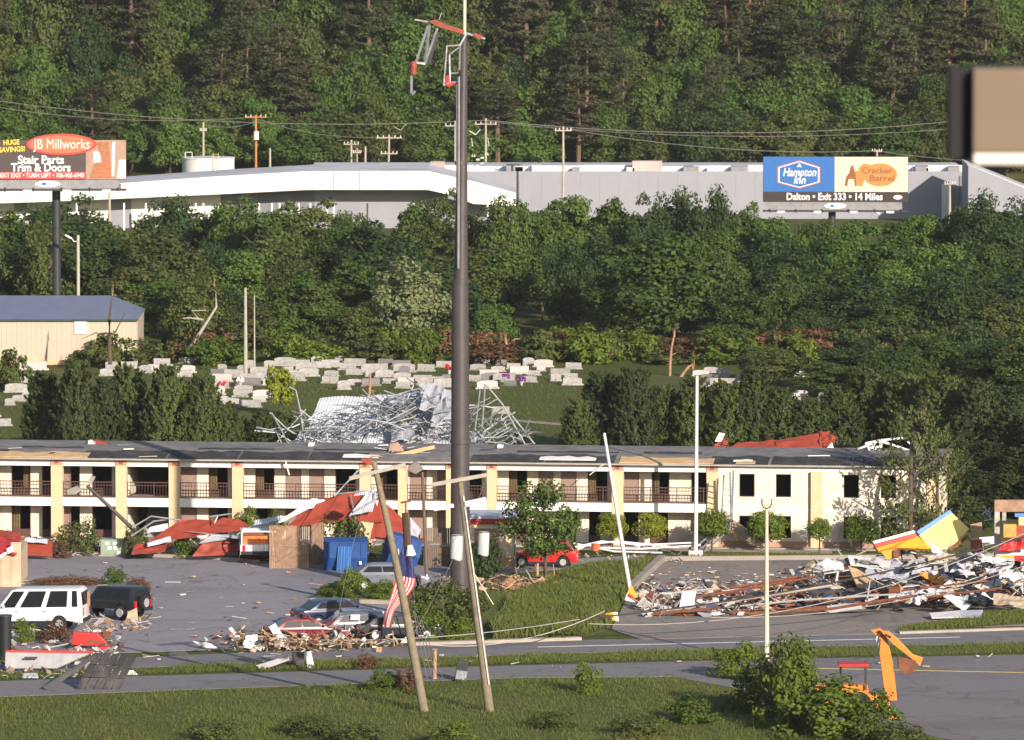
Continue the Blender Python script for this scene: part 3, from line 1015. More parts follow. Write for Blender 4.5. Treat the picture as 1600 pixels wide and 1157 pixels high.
# --- cedars behind the motel
CG1, CG2, CG3 = 'cedar row behind the stair end of the motel', 'cedar row behind the walkway end of the motel', 'cedars beyond the closed end of the motel'
for (px, top, w) in ((70, 580, 80), (120, 565, 80), (165, 590, 70), (200, 566, 80), (262, 566, 90), (318, 582, 80), (352, 625, 60)):
    Y = 566 + rh.uniform(-3, 3)
    k = 2 if px < 180 else rh.choice([0, 1])
    place(CED[k], 'cedar_tree', 'dark wind-blown cedar in the row behind the motel below the blue roofed shed', (P(px, 640, Y).x, Y, 0), P(px, top, Y).z, M(w * 1.15, Y), rh.uniform(0, 6), CG1)
for (px, top, w) in ((372, 650, 60), (410, 640, 60), (445, 640, 60)):
    Y = 575 + rh.uniform(-3, 3)
    place(rh.choice(CED[:2]), 'cedar_tree', 'low cedar between the tall cedars and the heap of bent steel', (P(px, 640, Y).x, Y, 0), P(px, top, Y).z, M(w, Y), rh.uniform(0, 6), 'low cedars by the steel heap')
for (px, top, w) in ((905, 620, 70), (940, 582, 90), (990, 575, 90), (1040, 600, 80), (1085, 585, 80), (1135, 590, 80), (1180, 575, 80), (1220, 600, 80)):
    Y = 568 + rh.uniform(-3, 3)
    place(rh.choice(CED), 'cedar_tree', ('dense green cedar in the row behind the ' + ('bent leaning pole' if px < 1000 else 'upright white pole' if px < 1150 else 'red wreck on the roof')), (P(px, 640, Y).x, Y, 0), P(px, top, Y).z, M(w * 1.15, Y), rh.uniform(0, 6), CG2)
for (px, top, w, Y) in ((1265, 620, 80, 566), (1310, 600, 90, 570), (1360, 570, 100, 574), (1420, 580, 100, 570), (1470, 575, 110, 566), (1530, 590, 100, 562), (1580, 640, 90, 556), (1630, 640, 90, 552),
                        (1500, 650, 90, 548), (1545, 690, 80, 542), (1590, 700, 90, 538), (1640, 690, 90, 536), (1490, 700, 90, 533), (1530, 735, 90, 524), (1575, 740, 100, 518), (1625, 745, 100, 516), (1480, 770, 70, 512), (1515, 775, 80, 508)):
    k = 2 if px > 1490 else rh.choice([0, 1, 0])
    place(CED[k], 'cedar_tree', ('dark shaggy cedar beyond the closed end of the motel ' + ('behind its roof' if Y > 555 else 'behind the pump kiosk' if px > 1540 else 'past its end wall')), (P(px, 640, Y).x, Y, 0), P(px, top, Y).z, M(w * 1.15, Y), rh.uniform(0, 6), CG3)
yb = broadleaf(85, lf_yel, 3, 3, 26, 80, 0.13, 0.05, 0.4)
place(yb, 'yellow_bush', 'yellow-green bush among the gravestones', (P(437, 600, 600).x, 600, 0), 4.0, 2.6, 0, None, 'bush')

# --- planting around the motel and the lots
WISP = cedar(91, lf_wisp, 10, 5.6, 120, 34, 0.12, 0.42)
MAPLE = broadleaf(92, lf_mid, 6.2, 5.5, 58, 140, 0.12, 0.16, 0.45)
BALL = broadleaf(93, lf_shrub, 2.0, 2.0, 70, 130, 0.05, 0.0, 0.0)
YBALL = broadleaf(94, lf_yel, 2.0, 2.0, 70, 130, 0.05, 0.0, 0.0)
SHRUB = broadleaf(95, lf_shrub, 2.0, 2.4, 46, 100, 0.07, -0.35, 0.3)
SHRUBD = broadleaf(96, lf_dark, 2.0, 2.2, 50, 110, 0.07, -0.25, 0.15)
SHRUBO = broadleaf(97, lf_olive, 2.0, 2.6, 42, 80, 0.075, -0.35, 0.45)
SHRUBR = broadleaf(98, lf_redbrown, 2.0, 2.6, 42, 80, 0.07, -0.35, 0.4)


def plant(pr, px, base, top, wpx, name, label, group=None, cat='shrub', z=0.0, trunk=True):
    p = G(px, base)
    return place(pr, name, label, (p.x, p.y, z), P(px, top, p.y).z - z, M(wpx, p.y), rh.uniform(0, 6.28), group, cat, trunk)


plant(MAPLE, 850, 905, 750, 128, 'maple_tree', 'rounded green tree standing in front of the red car', cat='tree')
plant(WISP, 1428, 869, 618, 150, 'wispy_tree', 'tall wispy tree against the closed end of the motel', cat='tree')
plant(WISP, 1468, 866, 660, 110, 'wispy_tree', 'slender wispy tree at the corner of the motel end wall', cat='tree')


def topiary(px, base, cy, wpx, pr, label):
    p = G(px, base)
    t = thing('topiary', label, 'topiary', (p.x, p.y, 0))
    zc = P(px, cy, p.y).z
    d = M(wpx, p.y)
    mb = MB()
    mb.tube([(0, 0, -0.1), (0.03, 0, zc * 0.5), (0, 0.02, zc)], [0.07, 0.05, 0.04], 6)
    mb.build('stem', m_bark, t)
    c = bpy.data.objects.new('foliage', pr['crown'])
    COL.objects.link(c)
    c.parent = t
    d *= 1.3
    c.scale = (d / 2.0, d / 2.0, d / 2.0 * 0.92)
    c.location = (0, 0, zc - d / 2 * 0.92)
    c.rotation_euler = (0, 0, rh.uniform(0, 6))


topiary(957, 860, 823, 40, YBALL, 'yellow-green clipped ball shrub beside the leaning white pole')
topiary(1016, 860, 823, 42, YBALL, 'yellow-green clipped ball shrub before the curtained ground floor window')
topiary(1112, 862, 820, 48, BALL, 'green clipped ball shrub beside the upright white pole')
topiary(1198, 864, 823, 52, BALL, 'green clipped ball shrub behind the forked lamp post')
topiary(1280, 866, 827, 34, BALL, 'small green clipped ball shrub below the motel pilaster')
topiary(1345, 864, 828, 46, BALL, 'green clipped ball shrub under the wispy tree')
plant(SHRUBD, 756, 905, 835, 62, 'conifer_bush', 'dark dense bush at the corner of the beige shed')
plant(SHRUBO, 122, 868, 805, 74, 'shrub', 'thin flowering shrub beside the green transformer box')
plant(SHRUBR, 92, 872, 845, 44, 'shrub', 'reddish low shrub left of the flowering shrub')
plant(SHRUBO, 212, 872, 815, 44, 'shrub', 'leafy shrub under the toppled lamp post')
plant(SHRUB, 290, 872, 828, 52, 'shrub', 'leafy green shrub in front of the fallen red roof')
plant(SHRUB, 384, 852, 793, 48, 'shrub', 'round green shrub behind the fallen red roof')
plant(SHRUB, 432, 852, 796, 42, 'shrub', 'green shrub between the fallen red roofs')
plant(SHRUBO, 545, 880, 795, 84, 'shrub', 'big white-flowered bush behind the blue dumpster')
plant(SHRUB, 551, 932, 886, 52, 'shrub', 'tall mounded shrub on the lot island', z=0.16)
plant(SHRUB, 524, 937, 914, 66, 'shrub', 'low spreading shrub on the lot island', z=0.16)
plant(SHRUB, 594, 938, 906, 66, 'shrub', 'low round shrub beside rubble on the lot island', z=0.16)
plant(SHRUBO, 690, 985, 895, 110, 'shrub', 'large ragged bush at the foot of the tall sign pole')
plant(SHRUBO, 735, 975, 905, 70, 'shrub', 'ragged bush behind the transformer pole')
plant(SHRUB, 668, 1000, 945, 80, 'shrub', 'bright green bush beside the flag')
plant(SHRUB, 712, 1002, 965, 60, 'shrub', 'green bush at the kerb by the transformer pole')
plant(SHRUBR, 572, 1046, 1020, 42, 'shrub', 'dry brown shrub in the grass median')
plant(SHRUBR, 632, 1078, 1040, 62, 'shrub', 'brown leaved shrub at the foot of the leaning pole')
plant(SHRUB, 600, 1080, 1046, 60, 'shrub', 'green shrub beside the brown leaved shrub')
plant(SHRUB, 180, 915, 886, 46, 'shrub', 'round green shrub behind the black vehicle')
for i, (px, b, t, w) in enumerate(((75, 916, 900, 60), (105, 915, 897, 54), (135, 916, 900, 50), (212, 922, 900, 44), (226, 932, 908, 30))):
    plant(SHRUBR, px, b, t, w, 'hedge_bush', 'brown low hedge bush along the lot behind the white van', 'brown hedge behind the van')
plant(SHRUB, 40, 1003, 968, 50, 'shrub', 'green bush below the white van')
plant(SHRUBR, 84, 1005, 968, 58, 'shrub', 'dark brown bush below the wheel of the white van')
plant(SHRUB, 1148, 1060, 1005, 90, 'shrub', 'green roadside bush at the foot of the forked lamp post')
plant(SHRUBO, 1225, 1122, 974, 110, 'sapling', 'tall leafy sapling in front of the orange digger')
plant(SHRUB, 1300, 1152, 1062, 170, 'shrub', 'leafy bush hiding the orange digger')
plant(SHRUB, 1240, 1140, 1004, 110, 'sapling', 'leggy green sapling beside the taller sapling')
plant(SHRUB, 1362, 1156, 1082, 110, 'shrub', 'green bush before the arm of the digger')
plant(SHRUB, 1180, 1110, 1035, 120, 'shrub', 'broad green bush by the near road')
plant(SHRUB, 920, 1085, 1035, 60, 'shrub', 'low leafy sprout in the near verge')
for i, (px, b, t, w) in enumerate(((480, 1150, 1112, 90), (560, 1160, 1125, 110), (860, 1140, 1108, 80), (1000, 1150, 1110, 100), (1080, 1130, 1085, 100), (330, 1160, 1120, 100), (700, 1165, 1128, 90), (1400, 1170, 1120, 120))):
    plant(rh.choice([SHRUB, SHRUBO]), px, b, t, w, 'verge_bush', 'low bush in the near verge below the roads', 'bushes in the near verge')


# --- tall grass
def grass_patch(name, label, poly, n_, hmin, hmax, m, seed, lean=0.25, z=0.012, thick=0.035):
    rng = np.random.default_rng(seed)
    pts = np.array([[G(x, y).x, G(x, y).y] for x, y in poly])
    lo, hi = pts.min(0), pts.max(0)
    out = []
    while len(out) < n_:
        q = lo + (hi - lo) * rng.random((n_ * 2, 2))
        x, y = q[:, 0], q[:, 1]
        ins = np.zeros(len(q), bool)
        j = len(pts) - 1
        for i in range(len(pts)):
            xi, yi = pts[i]
            xj, yj = pts[j]
            c = ((yi > y) != (yj > y)) & (x < (xj - xi) * (y - yi) / (yj - yi + 1e-12) + xi)
            ins ^= c
            j = i
        out += list(q[ins])
    q = np.array(out[:n_])
    cl = np.array([0.55 + 0.45 * (noise.noise(Vector((a * 0.35, b * 0.12, seed))) + 0.6) for a, b in q])
    h = (hmin + (hmax - hmin) * rng.random(n_)) * np.clip(cl, 0.35, 1.4)
    C = np.column_stack([q, z + h * 0.45])
    T = np.column_stack([rng.normal(size=n_) * lean, rng.normal(size=n_) * lean, np.ones(n_)])
    N = np.column_stack([rng.normal(size=n_) * 0.6, -np.ones(n_), 0.5 + rng.random(n_)])
    me = quads_mesh(name, C, N, h * 0.5, 0.12, rng, m, T)
    o = bpy.data.objects.new(name, me)
    COL.objects.link(o)
    tag(o, label, 'grass', kind='stuff')
    return o


lf_grass = leafmat('grass_blades', (0.048, 0.070, 0.012), (0.135, 0.148, 0.036), 0.3, 0.0)
lf_grassl = leafmat('lawn_blades', (0.062, 0.085, 0.014), (0.130, 0.142, 0.034), 0.3, 0.0)
grass_patch('tall_grass', 'tall uncut grass on the bank beside the forecourt', [(770, 985), (800, 935), (850, 915), (900, 893), (985, 886), (1024, 880), (980, 926), (952, 980), (900, 998), (770, 1003)], 26000, 0.35, 1.0, lf_grass, 3)
grass_patch('lawn_tufts', 'short rough lawn by the transformer pole', [(640, 950), (705, 918), (800, 902), (880, 895), (800, 935), (770, 1003), (645, 1007)], 9000, 0.08, 0.25, lf_grassl, 4)
grass_patch('median_grass', 'rough grass in the median between the roads', [(-60, 1058), (200, 1046), (800, 1026), (1200, 1014), (1660, 1006), (1660, 1021), (1200, 1030), (800, 1039), (200, 1056), (-60, 1067)], 24000, 0.1, 0.42, lf_grass, 5)
grass_patch('verge_grass', 'rough grass on the near verge below the roads', [(-60, 1095), (200, 1085), (800, 1062), (1050, 1061), (1180, 1086), (1290, 1122), (1480, 1162), (-60, 1175)], 40000, 0.1, 0.4, lf_grassl, 6)
grass_patch('forecourt_grass', 'rough grass strip at the road edge of the rubble', [(1400, 990), (1500, 984), (1660, 972), (1660, 954), (1540, 962), (1440, 978)], 9000, 0.15, 0.55, lf_grass, 7)
grass_patch('motel_grass', 'grass strip along the foot of the closed motel end', [(1030, 876), (1100, 866), (1360, 868), (1500, 864), (1660, 862), (1660, 870), (1300, 874)], 9000, 0.1, 0.35, lf_grassl, 8)
grass_patch('cemetery_grass', 'mown grass between the gravestones', [(-40, 690), (900, 690), (900, 575), (-40, 575)], 24000, 0.12, 0.4, lf_grassl, 9)
# ------------------------------------------------------------------ lettering
def text_mesh(body, size, extrude=0.02, bold=0.0, sx=1.0, shear=0.0, align='CENTER'):
    c = bpy.data.curves.new('txt', 'FONT')
    c.body = body
    c.size = size
    c.extrude = extrude
    c.offset = bold
    c.shear = shear
    c.align_x = align
    c.align_y = 'CENTER'
    c.resolution_u = 3
    o = bpy.data.objects.new('txt', c)
    COL.objects.link(o)
    dg = bpy.context.evaluated_depsgraph_get()
    me = bpy.data.meshes.new_from_object(o.evaluated_get(dg))
    bpy.data.objects.remove(o)
    bpy.data.curves.remove(c)
    return me


def lettering(body, size, loc, m, parent, sx=1.0, bold=0.0, shear=0.0, rot=0.0, name='lettering'):
    """raised print on a board that faces -Y in its parent's frame"""
    me = text_mesh(body, size, 0.012, bold, sx, shear)
    me.materials.append(m)
    o = bpy.data.objects.new(name, me)
    COL.objects.link(o)
    o.parent = parent
    o.location = loc
    o.scale = (sx, 1, 1)
    o.rotation_euler = (math.pi / 2, -rot, 0)
    return o


def fit(o, width):
    xs_ = [v.co.x for v in o.data.vertices]
    w = max(xs_) - min(xs_)
    o.scale = (width / w, o.scale[1], o.scale[2])


def flat(name, m, parent, pts, y, t=0.012):
    mb = MB()
    mb.prism([(x, y, z) for x, z in pts], (0, t, 0))
    return mb.build(name, m, parent)


def ell(cx, cz, rx, rz_, n_=28):
    return [(cx + rx * math.cos(2 * math.pi * i / n_), cz + rz_ * math.sin(2 * math.pi * i / n_)) for i in range(n_)]


mp_black = mat('print_black', (0.030, 0.024, 0.024), 0.6, 0.1)
mp_char = mat('print_charcoal', (0.060, 0.045, 0.045), 0.6, 0.1)
mp_white = mat('print_white', (0.62, 0.60, 0.57), 0.6, 0.03)
mp_red = mat('print_red', (0.38, 0.05, 0.05), 0.6, 0.05)
mp_coral = mat('print_coral', (0.46, 0.13, 0.065), 0.6, 0.08)
mp_yel = mat('print_yellow', (0.55, 0.43, 0.06), 0.6, 0.05)
mp_blue = mat('print_blue', (0.022, 0.11, 0.34), 0.6, 0.05)
mp_cream = mat('print_cream', (0.58, 0.50, 0.36), 0.6, 0.04)
mp_barrel = mat('print_orange_brown', (0.42, 0.185, 0.05), 0.6, 0.08)
mp_brown = mat('print_brown', (0.22, 0.075, 0.03), 0.6, 0.1)
mp_stair = mat('print_stair_brown', (0.30, 0.12, 0.06), 0.6, 0.25, 3.0)
mp_pale = mat('print_pale_tan', (0.30, 0.20, 0.15), 0.6, 0.15)
m_darksteel = mat('dark_steel', (0.030, 0.032, 0.038), 0.5, 0.2)
m_greysteel = mat('grey_steel', (0.20, 0.20, 0.21), 0.6, 0.2)


def billboard(px0, px1, py0, py1, Y, name, label, post_px, rz):
    a, b = P(px0, py1, Y), P(px1, py0, Y)
    W, H = b.x - a.x, b.z - a.z
    t = thing(name, label, 'billboard', (a.x + W / 2, Y, 0), rz)
    t['W'], t['H'], t['z'] = W, H, a.z
    mb = MB()
    mb.span(-W / 2, W / 2, 0.0, 0.35, a.z, a.z + H)
    mb.build('panel', mp_black, t)
    mb = MB()
    xp = P(post_px, 400, Y).x - (a.x + W / 2)
    mb.tube([(xp, 0.75, -0.2), (xp, 0.75, a.z - 0.5)], 0.37, 18)
    mb.build('post', m_darksteel, t, smooth=True)
    mb = MB()
    mb.span(-W / 2, W / 2, -0.9, 0.6, a.z - 0.95, a.z - 0.82)
    mb.span(-W / 2 + 0.5, W / 2 - 0.5, 0.45, 0.75, a.z - 0.8, a.z - 0.4)
    for i in range(6):
        x = -W / 2 + 0.7 + (W - 1.4) * i / 5
        mb.bar((x, 0.2, a.z - 0.7), (x, -1.5, a.z - 0.95), 0.1)
        mb.span(x - 0.07, x + 0.07, 0.36, 0.5, a.z - 0.8, a.z + H)
    mb.build('catwalk', m_darksteel, t)
    mb = MB()
    mb.span(-W / 2 + 0.2, W / 2 - 0.6, -0.02, 0.25, a.z - 0.8, a.z - 0.03)
    mb.build('skirt', m_greysteel, t)
    flat('name_plate', mp_white, t, ell(0.0, a.z - 0.38, 1.1, 0.28), -0.05)
    flat('name_plate_mark', mp_blue, t, [(-0.5, a.z - 0.5), (-0.15, a.z - 0.5), (-0.15, a.z - 0.24), (-0.5, a.z - 0.24)], -0.065)
    for i in range(4):
        x = -W / 2 + W * (i + 0.5) / 4
        mb = MB()
        mb.box((x, -1.55, a.z - 0.9), (0.75, 0.3, 0.22))
        mb.build('floodlight', m_whitemetal, t)
    return t, W, H, a.z


# stair parts billboard (runs out of the frame)
bb, W, H, z0 = billboard(-48, 197, 219, 281, 670, 'billboard', 'dark stair parts billboard with red oval sign on a black post', 88, 0.03)
k = W / 245.0


def bx(px):
    return (px - 74.5) * k


def bz(py):
    return z0 + H * (281 - py) / 62.0


flat('background_print', mp_char, bb, [(bx(-47), bz(280.5)), (bx(134), bz(280.5)), (bx(134), bz(219.5)), (bx(-47), bz(219.5))], -0.02)
flat('red_band', mp_red, bb, [(bx(-46.5), bz(280)), (bx(133.6), bz(280)), (bx(133.6), bz(269)), (bx(-46.5), bz(269))], -0.034)
flat('photo_print', mp_pale, bb, [(bx(134.1), bz(280.5)), (bx(196.5), bz(280.5)), (bx(196.5), bz(219.5)), (bx(134.1), bz(219.5))], -0.021)
flat('stair_picture', mp_stair, bb, [(bx(140), bz(279)), (bx(176), bz(279)), (bx(172), bz(250)), (bx(170), bz(222)), (bx(150), bz(222)), (bx(160), bz(250)), (bx(146), bz(258))], -0.035)
for i in range(4):
    flat('tread_picture', mp_coral, bb, [(bx(146 + i * 3), bz(276 - i * 6)), (bx(174), bz(274 - i * 6)), (bx(172), bz(271 - i * 6)), (bx(150 + i * 3), bz(273 - i * 6))], -0.05)
flat('window_picture', mp_white, bb, [(bx(146), bz(254)), (bx(158), bz(254)), (bx(156), bz(240)), (bx(151), bz(236)), (bx(146), bz(238))], -0.05)
flat('wall_picture', mp_white, bb, [(bx(182), bz(279)), (bx(196), bz(279)), (bx(196), bz(250)), (bx(186), bz(250))], -0.035)
flat('newel_picture', mp_white, bb, [(bx(174), bz(276)), (bx(178), bz(276)), (bx(180), bz(222)), (bx(175), bz(222))], -0.05)
o_ = flat('oval_sign', mp_red, bb, ell(bx(96), bz(226), 55 * k, 1.05 * 16 * k, 40), -0.10, 0.09)
flat('oval_face', mp_coral, bb, ell(bx(96), bz(226), 50 * k, 13.5 * k, 40), -0.115)
t1 = lettering('JB Millworks', 1.25, (bx(97), -0.125, bz(226)), mp_white, bb)
fit(t1, 88 * k)
t1 = lettering('HUGE', 0.62, (bx(18), -0.04, bz(223)), mp_yel, bb, 1, 0.02, rot=0.05)
fit(t1, 25 * k)
t1 = lettering('SAVINGS!', 0.62, (bx(19), -0.04, bz(234)), mp_yel, bb, 1, 0.02, rot=0.05)
fit(t1, 41 * k)
t1 = lettering('Stair Parts', 1.0, (bx(64), -0.04, bz(250.5)), mp_white, bb, 1, 0.03)
fit(t1, 72 * k)
t1 = lettering('Trim & Doors', 1.0, (bx(64), -0.04, bz(262.5)), mp_white, bb, 1, 0.03)
fit(t1, 93 * k)
t1 = lettering('NEXT EXIT \u2022 TURN LEFT \u2022 706-965-6940', 0.55, (bx(63), -0.05, bz(274.5)), mp_white, bb, 1, 0.012)
fit(t1, 136 * k)

# hotel and restaurant billboard
hb, W, H, z0 = billboard(1192, 1419, 245, 316, 764, 'billboard', 'blue and cream hotel and restaurant billboard above the trees', 1300, -0.03)
k = W / 227.0


def bx(px):
    return (px - 1305.5) * k


def bz(py):
    return z0 + H * (316 - py) / 71.0


flat('blue_print', mp_blue, hb, [(bx(1192.5), bz(300)), (bx(1304), bz(300)), (bx(1304), bz(245.5)), (bx(1192.5), bz(245.5))], -0.02)
flat('cream_print', mp_cream, hb, [(bx(1304.2), bz(300)), (bx(1418.5), bz(300)), (bx(1418.5), bz(245.5)), (bx(1304.2), bz(245.5))], -0.02)
hexo = [(1249, 250.5), (1282, 261), (1282, 286), (1249, 295.5), (1214, 286), (1214, 261)]
flat('emblem_border', mp_red, hb, [(bx(x), bz(y)) for x, y in hexo][::-1], -0.035)
flat('emblem_line', mp_white, hb, [(bx(1248.5 + (x - 1248.5) * 0.95), bz(273 + (y - 273) * 0.93)) for x, y in hexo][::-1], -0.05)
flat('emblem_field', mp_blue, hb, [(bx(1248.5 + (x - 1248.5) * 0.88), bz(273 + (y - 273) * 0.86)) for x, y in hexo][::-1], -0.065)
t1 = lettering('Hampton', 1.15, (bx(1249), -0.08, bz(270)), mp_white, hb, 1, 0.02, 0.25)
fit(t1, 52 * k)
t1 = lettering('Inn', 1.05, (bx(1249), -0.08, bz(282)), mp_white, hb, 1, 0.02, 0.25)
fit(t1, 19 * k)
flat('emblem_star', mp_white, hb, [(bx(1249), bz(255)), (bx(1253), bz(262)), (bx(1249), bz(260.5)), (bx(1245), bz(262))][::-1], -0.08)
flat('logo_field', mp_barrel, hb, ell(bx(1375), bz(273.5), 27 * k, 18 * k, 30), -0.035)
flat('logo_field', mp_barrel, hb, ell(bx(1353), bz(268), 12 * k, 12 * k, 24), -0.036)
flat('barrel_mark', mp_barrel, hb, [(bx(1337), bz(291)), (bx(1348), bz(291)), (bx(1351), bz(279)), (bx(1348), bz(267)), (bx(1337), bz(267)), (bx(1334), bz(279))], -0.05)
flat('chair_mark', mp_brown, hb, [(bx(1320), bz(291)), (bx(1324), bz(291)), (bx(1326), bz(280)), (bx(1335), bz(280)), (bx(1336), bz(291)), (bx(1338), bz(291)), (bx(1337), bz(272)), (bx(1333), bz(259)), (bx(1330), bz(259)), (bx(1327), bz(270)), (bx(1322), bz(277))], -0.06)
t1 = lettering('Cracker', 0.85, (bx(1370), -0.05, bz(267)), mp_brown, hb, 1, 0.01)
fit(t1, 48 * k)
t1 = lettering('Barrel', 0.85, (bx(1378), -0.05, bz(279)), mp_brown, hb, 1, 0.01)
fit(t1, 38 * k)
t1 = lettering('Dalton \u2022 Exit 333 \u2022 14 Miles', 0.98, (bx(1304), -0.02, bz(308)), mp_white, hb, 1, 0.025)
fit(t1, 150 * k)
flat('corner_mark', mp_white, hb, ell(bx(1403), bz(308.5), 7 * k, 3.5 * k, 20), -0.02)
for o in (bb, hb):
    for q in ('W', 'H', 'z'):
        del o[q]

# ------------------------------------------------------------------ warehouses, tank, shed
m_ware = mat('grey_warehouse_sheet', (0.225, 0.232, 0.265), 0.6, 0.05, 0.4)
m_waredark = mat('bay_shade_sheet', (0.16, 0.165, 0.185), 0.7, 0.15, 0.4)  # darker copy of the grey sheet; the recessed bay's shade is in the colour
m_warewhite = mat('white_warehouse_sheet', (0.62, 0.60, 0.57), 0.6, 0.04, 0.4)
m_roofgrey = mat('pale_membrane_roof', (0.46, 0.46, 0.50), 0.7, 0.15, 0.3, dirt=(0.30, 0.31, 0.35), dscale=0.1, damt=0.8)

# white canopy warehouse: low gable fascia over recessed walls
Yw = 846
fa_top = [(-60, 304), (60, 296), (185, 287), (340, 276), (480, 268), (668, 267.5), (740, 284), (806, 302)]
fa_bot = [(806, 322), (740, 319), (700, 304), (668, 297), (480, 297), (340, 304), (185, 311), (60, 316), (-60, 320)]
wh = thing('warehouse', 'white warehouse with broad pale fascia under a low gable roof', 'warehouse', (P(370, 300, Yw).x, Yw, 0), world=True)
mb = MB()
mb.prism([P(x, y, Yw) for x, y in fa_top + fa_bot], (0, 0.6, 0))
mb.build('fascia', m_warewhite, wh)
mb = MB()
for (a, b) in zip(fa_top, fa_top[1:]):
    p, q = P(*a, Yw), P(*b, Yw)
    p.z -= 0.01
    q.z -= 0.01
    mb.prism([(p.x, p.y + 0.61, p.z), (q.x, q.y + 0.61, q.z), (q.x, q.y + 0.61, q.z - 0.25), (p.x, p.y + 0.61, p.z - 0.25)], (0, 14, 0))
mb.build('roof', m_roofgrey, wh)
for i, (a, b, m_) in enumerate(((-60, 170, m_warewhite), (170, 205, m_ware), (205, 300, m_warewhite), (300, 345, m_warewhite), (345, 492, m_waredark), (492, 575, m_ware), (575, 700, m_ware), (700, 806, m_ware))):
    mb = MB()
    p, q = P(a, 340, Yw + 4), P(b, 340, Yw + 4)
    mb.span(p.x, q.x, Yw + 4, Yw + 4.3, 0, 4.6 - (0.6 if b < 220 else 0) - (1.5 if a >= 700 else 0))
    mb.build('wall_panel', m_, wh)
for px in (120, 194, 228, 306, 318, 345, 405, 425, 437, 456, 467, 485, 511, 522, 574, 762):
    mb = MB()
    p = P(px, 330, Yw + 0.3)
    mb.span(p.x - 0.09, p.x + 0.09, Yw + 0.2, Yw + 0.4, 0, P(px, 318, Yw).z)
    mb.build('post', m_warewhite if px != 574 else m_darksteel, wh)
for px in (511 + 10, 561 + 1):
    mb = MB()
    p = P(px, 283, Yw - 0.02)
    mb.span(p.x - 0.05, p.x + 0.05, Yw - 0.03, Yw - 0.002, P(px, 296.5, Yw).z, P(px, 269, Yw).z)
    mb.build('seam', m_greysteel, wh)
for (px, py, w, h) in ((622, 278, 7, 12), (741, 300, 12, 8)):
    c = P(px, py, Yw - 0.03)
    mb = MB()
    for q in range(3):
        mb.box((c.x + (q - 1) * M(w / 3, Yw), c.y, c.z), (M(w / 4.2, Yw), 0.04, M(h, Yw)))
    mb.build('sign_mark', mat('faded_violet_sign', (0.48, 0.42, 0.62), 0.6, 0.2), wh)
for (a, b, y0, y1) in ((0, 22, 308 + 8, 330), (22, 42, 316, 330)):
    mb = MB()
    p, q = P(a, y1, Yw + 3.9), P(b, y0, Yw + 3.9)
    mb.span(p.x, q.x, Yw + 3.9, Yw + 3.98, p.z, q.z)
    mb.build('window', m_paleglass if a else m_warewhite, wh)

# long grey warehouse
Yg = 868
gw = thing('warehouse', 'long flat grey warehouse with white roof edge and rooftop units', 'warehouse', (P(1000, 300, Yg).x, Yg, 0), world=True)
xl, xr = P(482, 300, Yg).x, P(1514, 300, Yg).x
zt = P(900, 268, Yg).z
nn = 34
for i in range(nn):
    mb = MB()
    a = xl + (xr - xl) * i / nn
    b = xl + (xr - xl) * (i + 1) / nn
    mb.span(a + 0.006, b - 0.006, Yg, Yg + 0.25, 0, zt)
    mb.build('wall_panel', m_ware, gw)
mb = MB()
mb.span(xl, xr, Yg + 0.26, Yg + 26, 0, zt - 0.3)
mb.build('roof', m_roofgrey, gw)
for i in range(12):
    a, b = xl + (xr - xl) * i / 12, xl + (xr - xl) * (i + 1) / 12
    mb = MB()
    mb.span(a + 0.03, b - 0.03, Yg + 3.0, Yg + 3.25, zt - 0.35, zt + 0.42 + 0.06 * (i % 3))
    mb.build('roof_edge', m_warewhite, gw)
for (px, w, h, m_) in ((602, 14, 16, m_greysteel), (640, 20, 10, m_greysteel), (684, 22, 18, mat('tan_roof_unit', (0.34, 0.27, 0.24), 0.7, 0.15)), (660, 14, 8, m_whitemetal), (804, 26, 12, m_greysteel), (812, 14, 8, m_whitemetal),
                       (838, 14, 10, m_whitemetal), (1011, 46, 19, mat('pink_roof_unit', (0.48, 0.33, 0.31), 0.7, 0.2)), (900, 12, 5, m_greysteel), (985, 12, 6, m_whitemetal), (1080, 24, 7, m_greysteel), (1110, 10, 5, m_whitemetal), (1155, 26, 8, m_greysteel),
                       (1440, 20, 9, m_greysteel), (1455, 16, 6, m_whitemetal), (1490, 18, 8, m_greysteel)):
    c = P(px, 268, Yg + 2)
    mb = MB()
    d, e = M(w, Yg), M(h, Yg)
    mb.span(c.x - d / 2, c.x + d / 2, Yg + 1.2, Yg + 2.6, zt - 0.31, zt + e * 0.75)
    mb.span(c.x - d / 2 - 0.03, c.x + d / 2 + 0.03, Yg + 1.17, Yg + 2.63, zt + e * 0.75, zt + e * 0.75 + 0.06)
    mb.build('roof_unit', m_, gw)
for (px, y0, y1, w) in ((1478, 288, 345, 14), (1494, 292, 345, 8), (1505, 275, 345, 12)):
    mb = MB()
    p = P(px, y1, Yg - 0.02)
    d = M(w, Yg)
    mb.span(p.x - d / 2, p.x + d / 2, Yg - 0.16, Yg - 0.005, 0, P(px, y0, Yg).z)
    mb.build('door', m_warewhite if px == 1478 else m_waredark, gw)

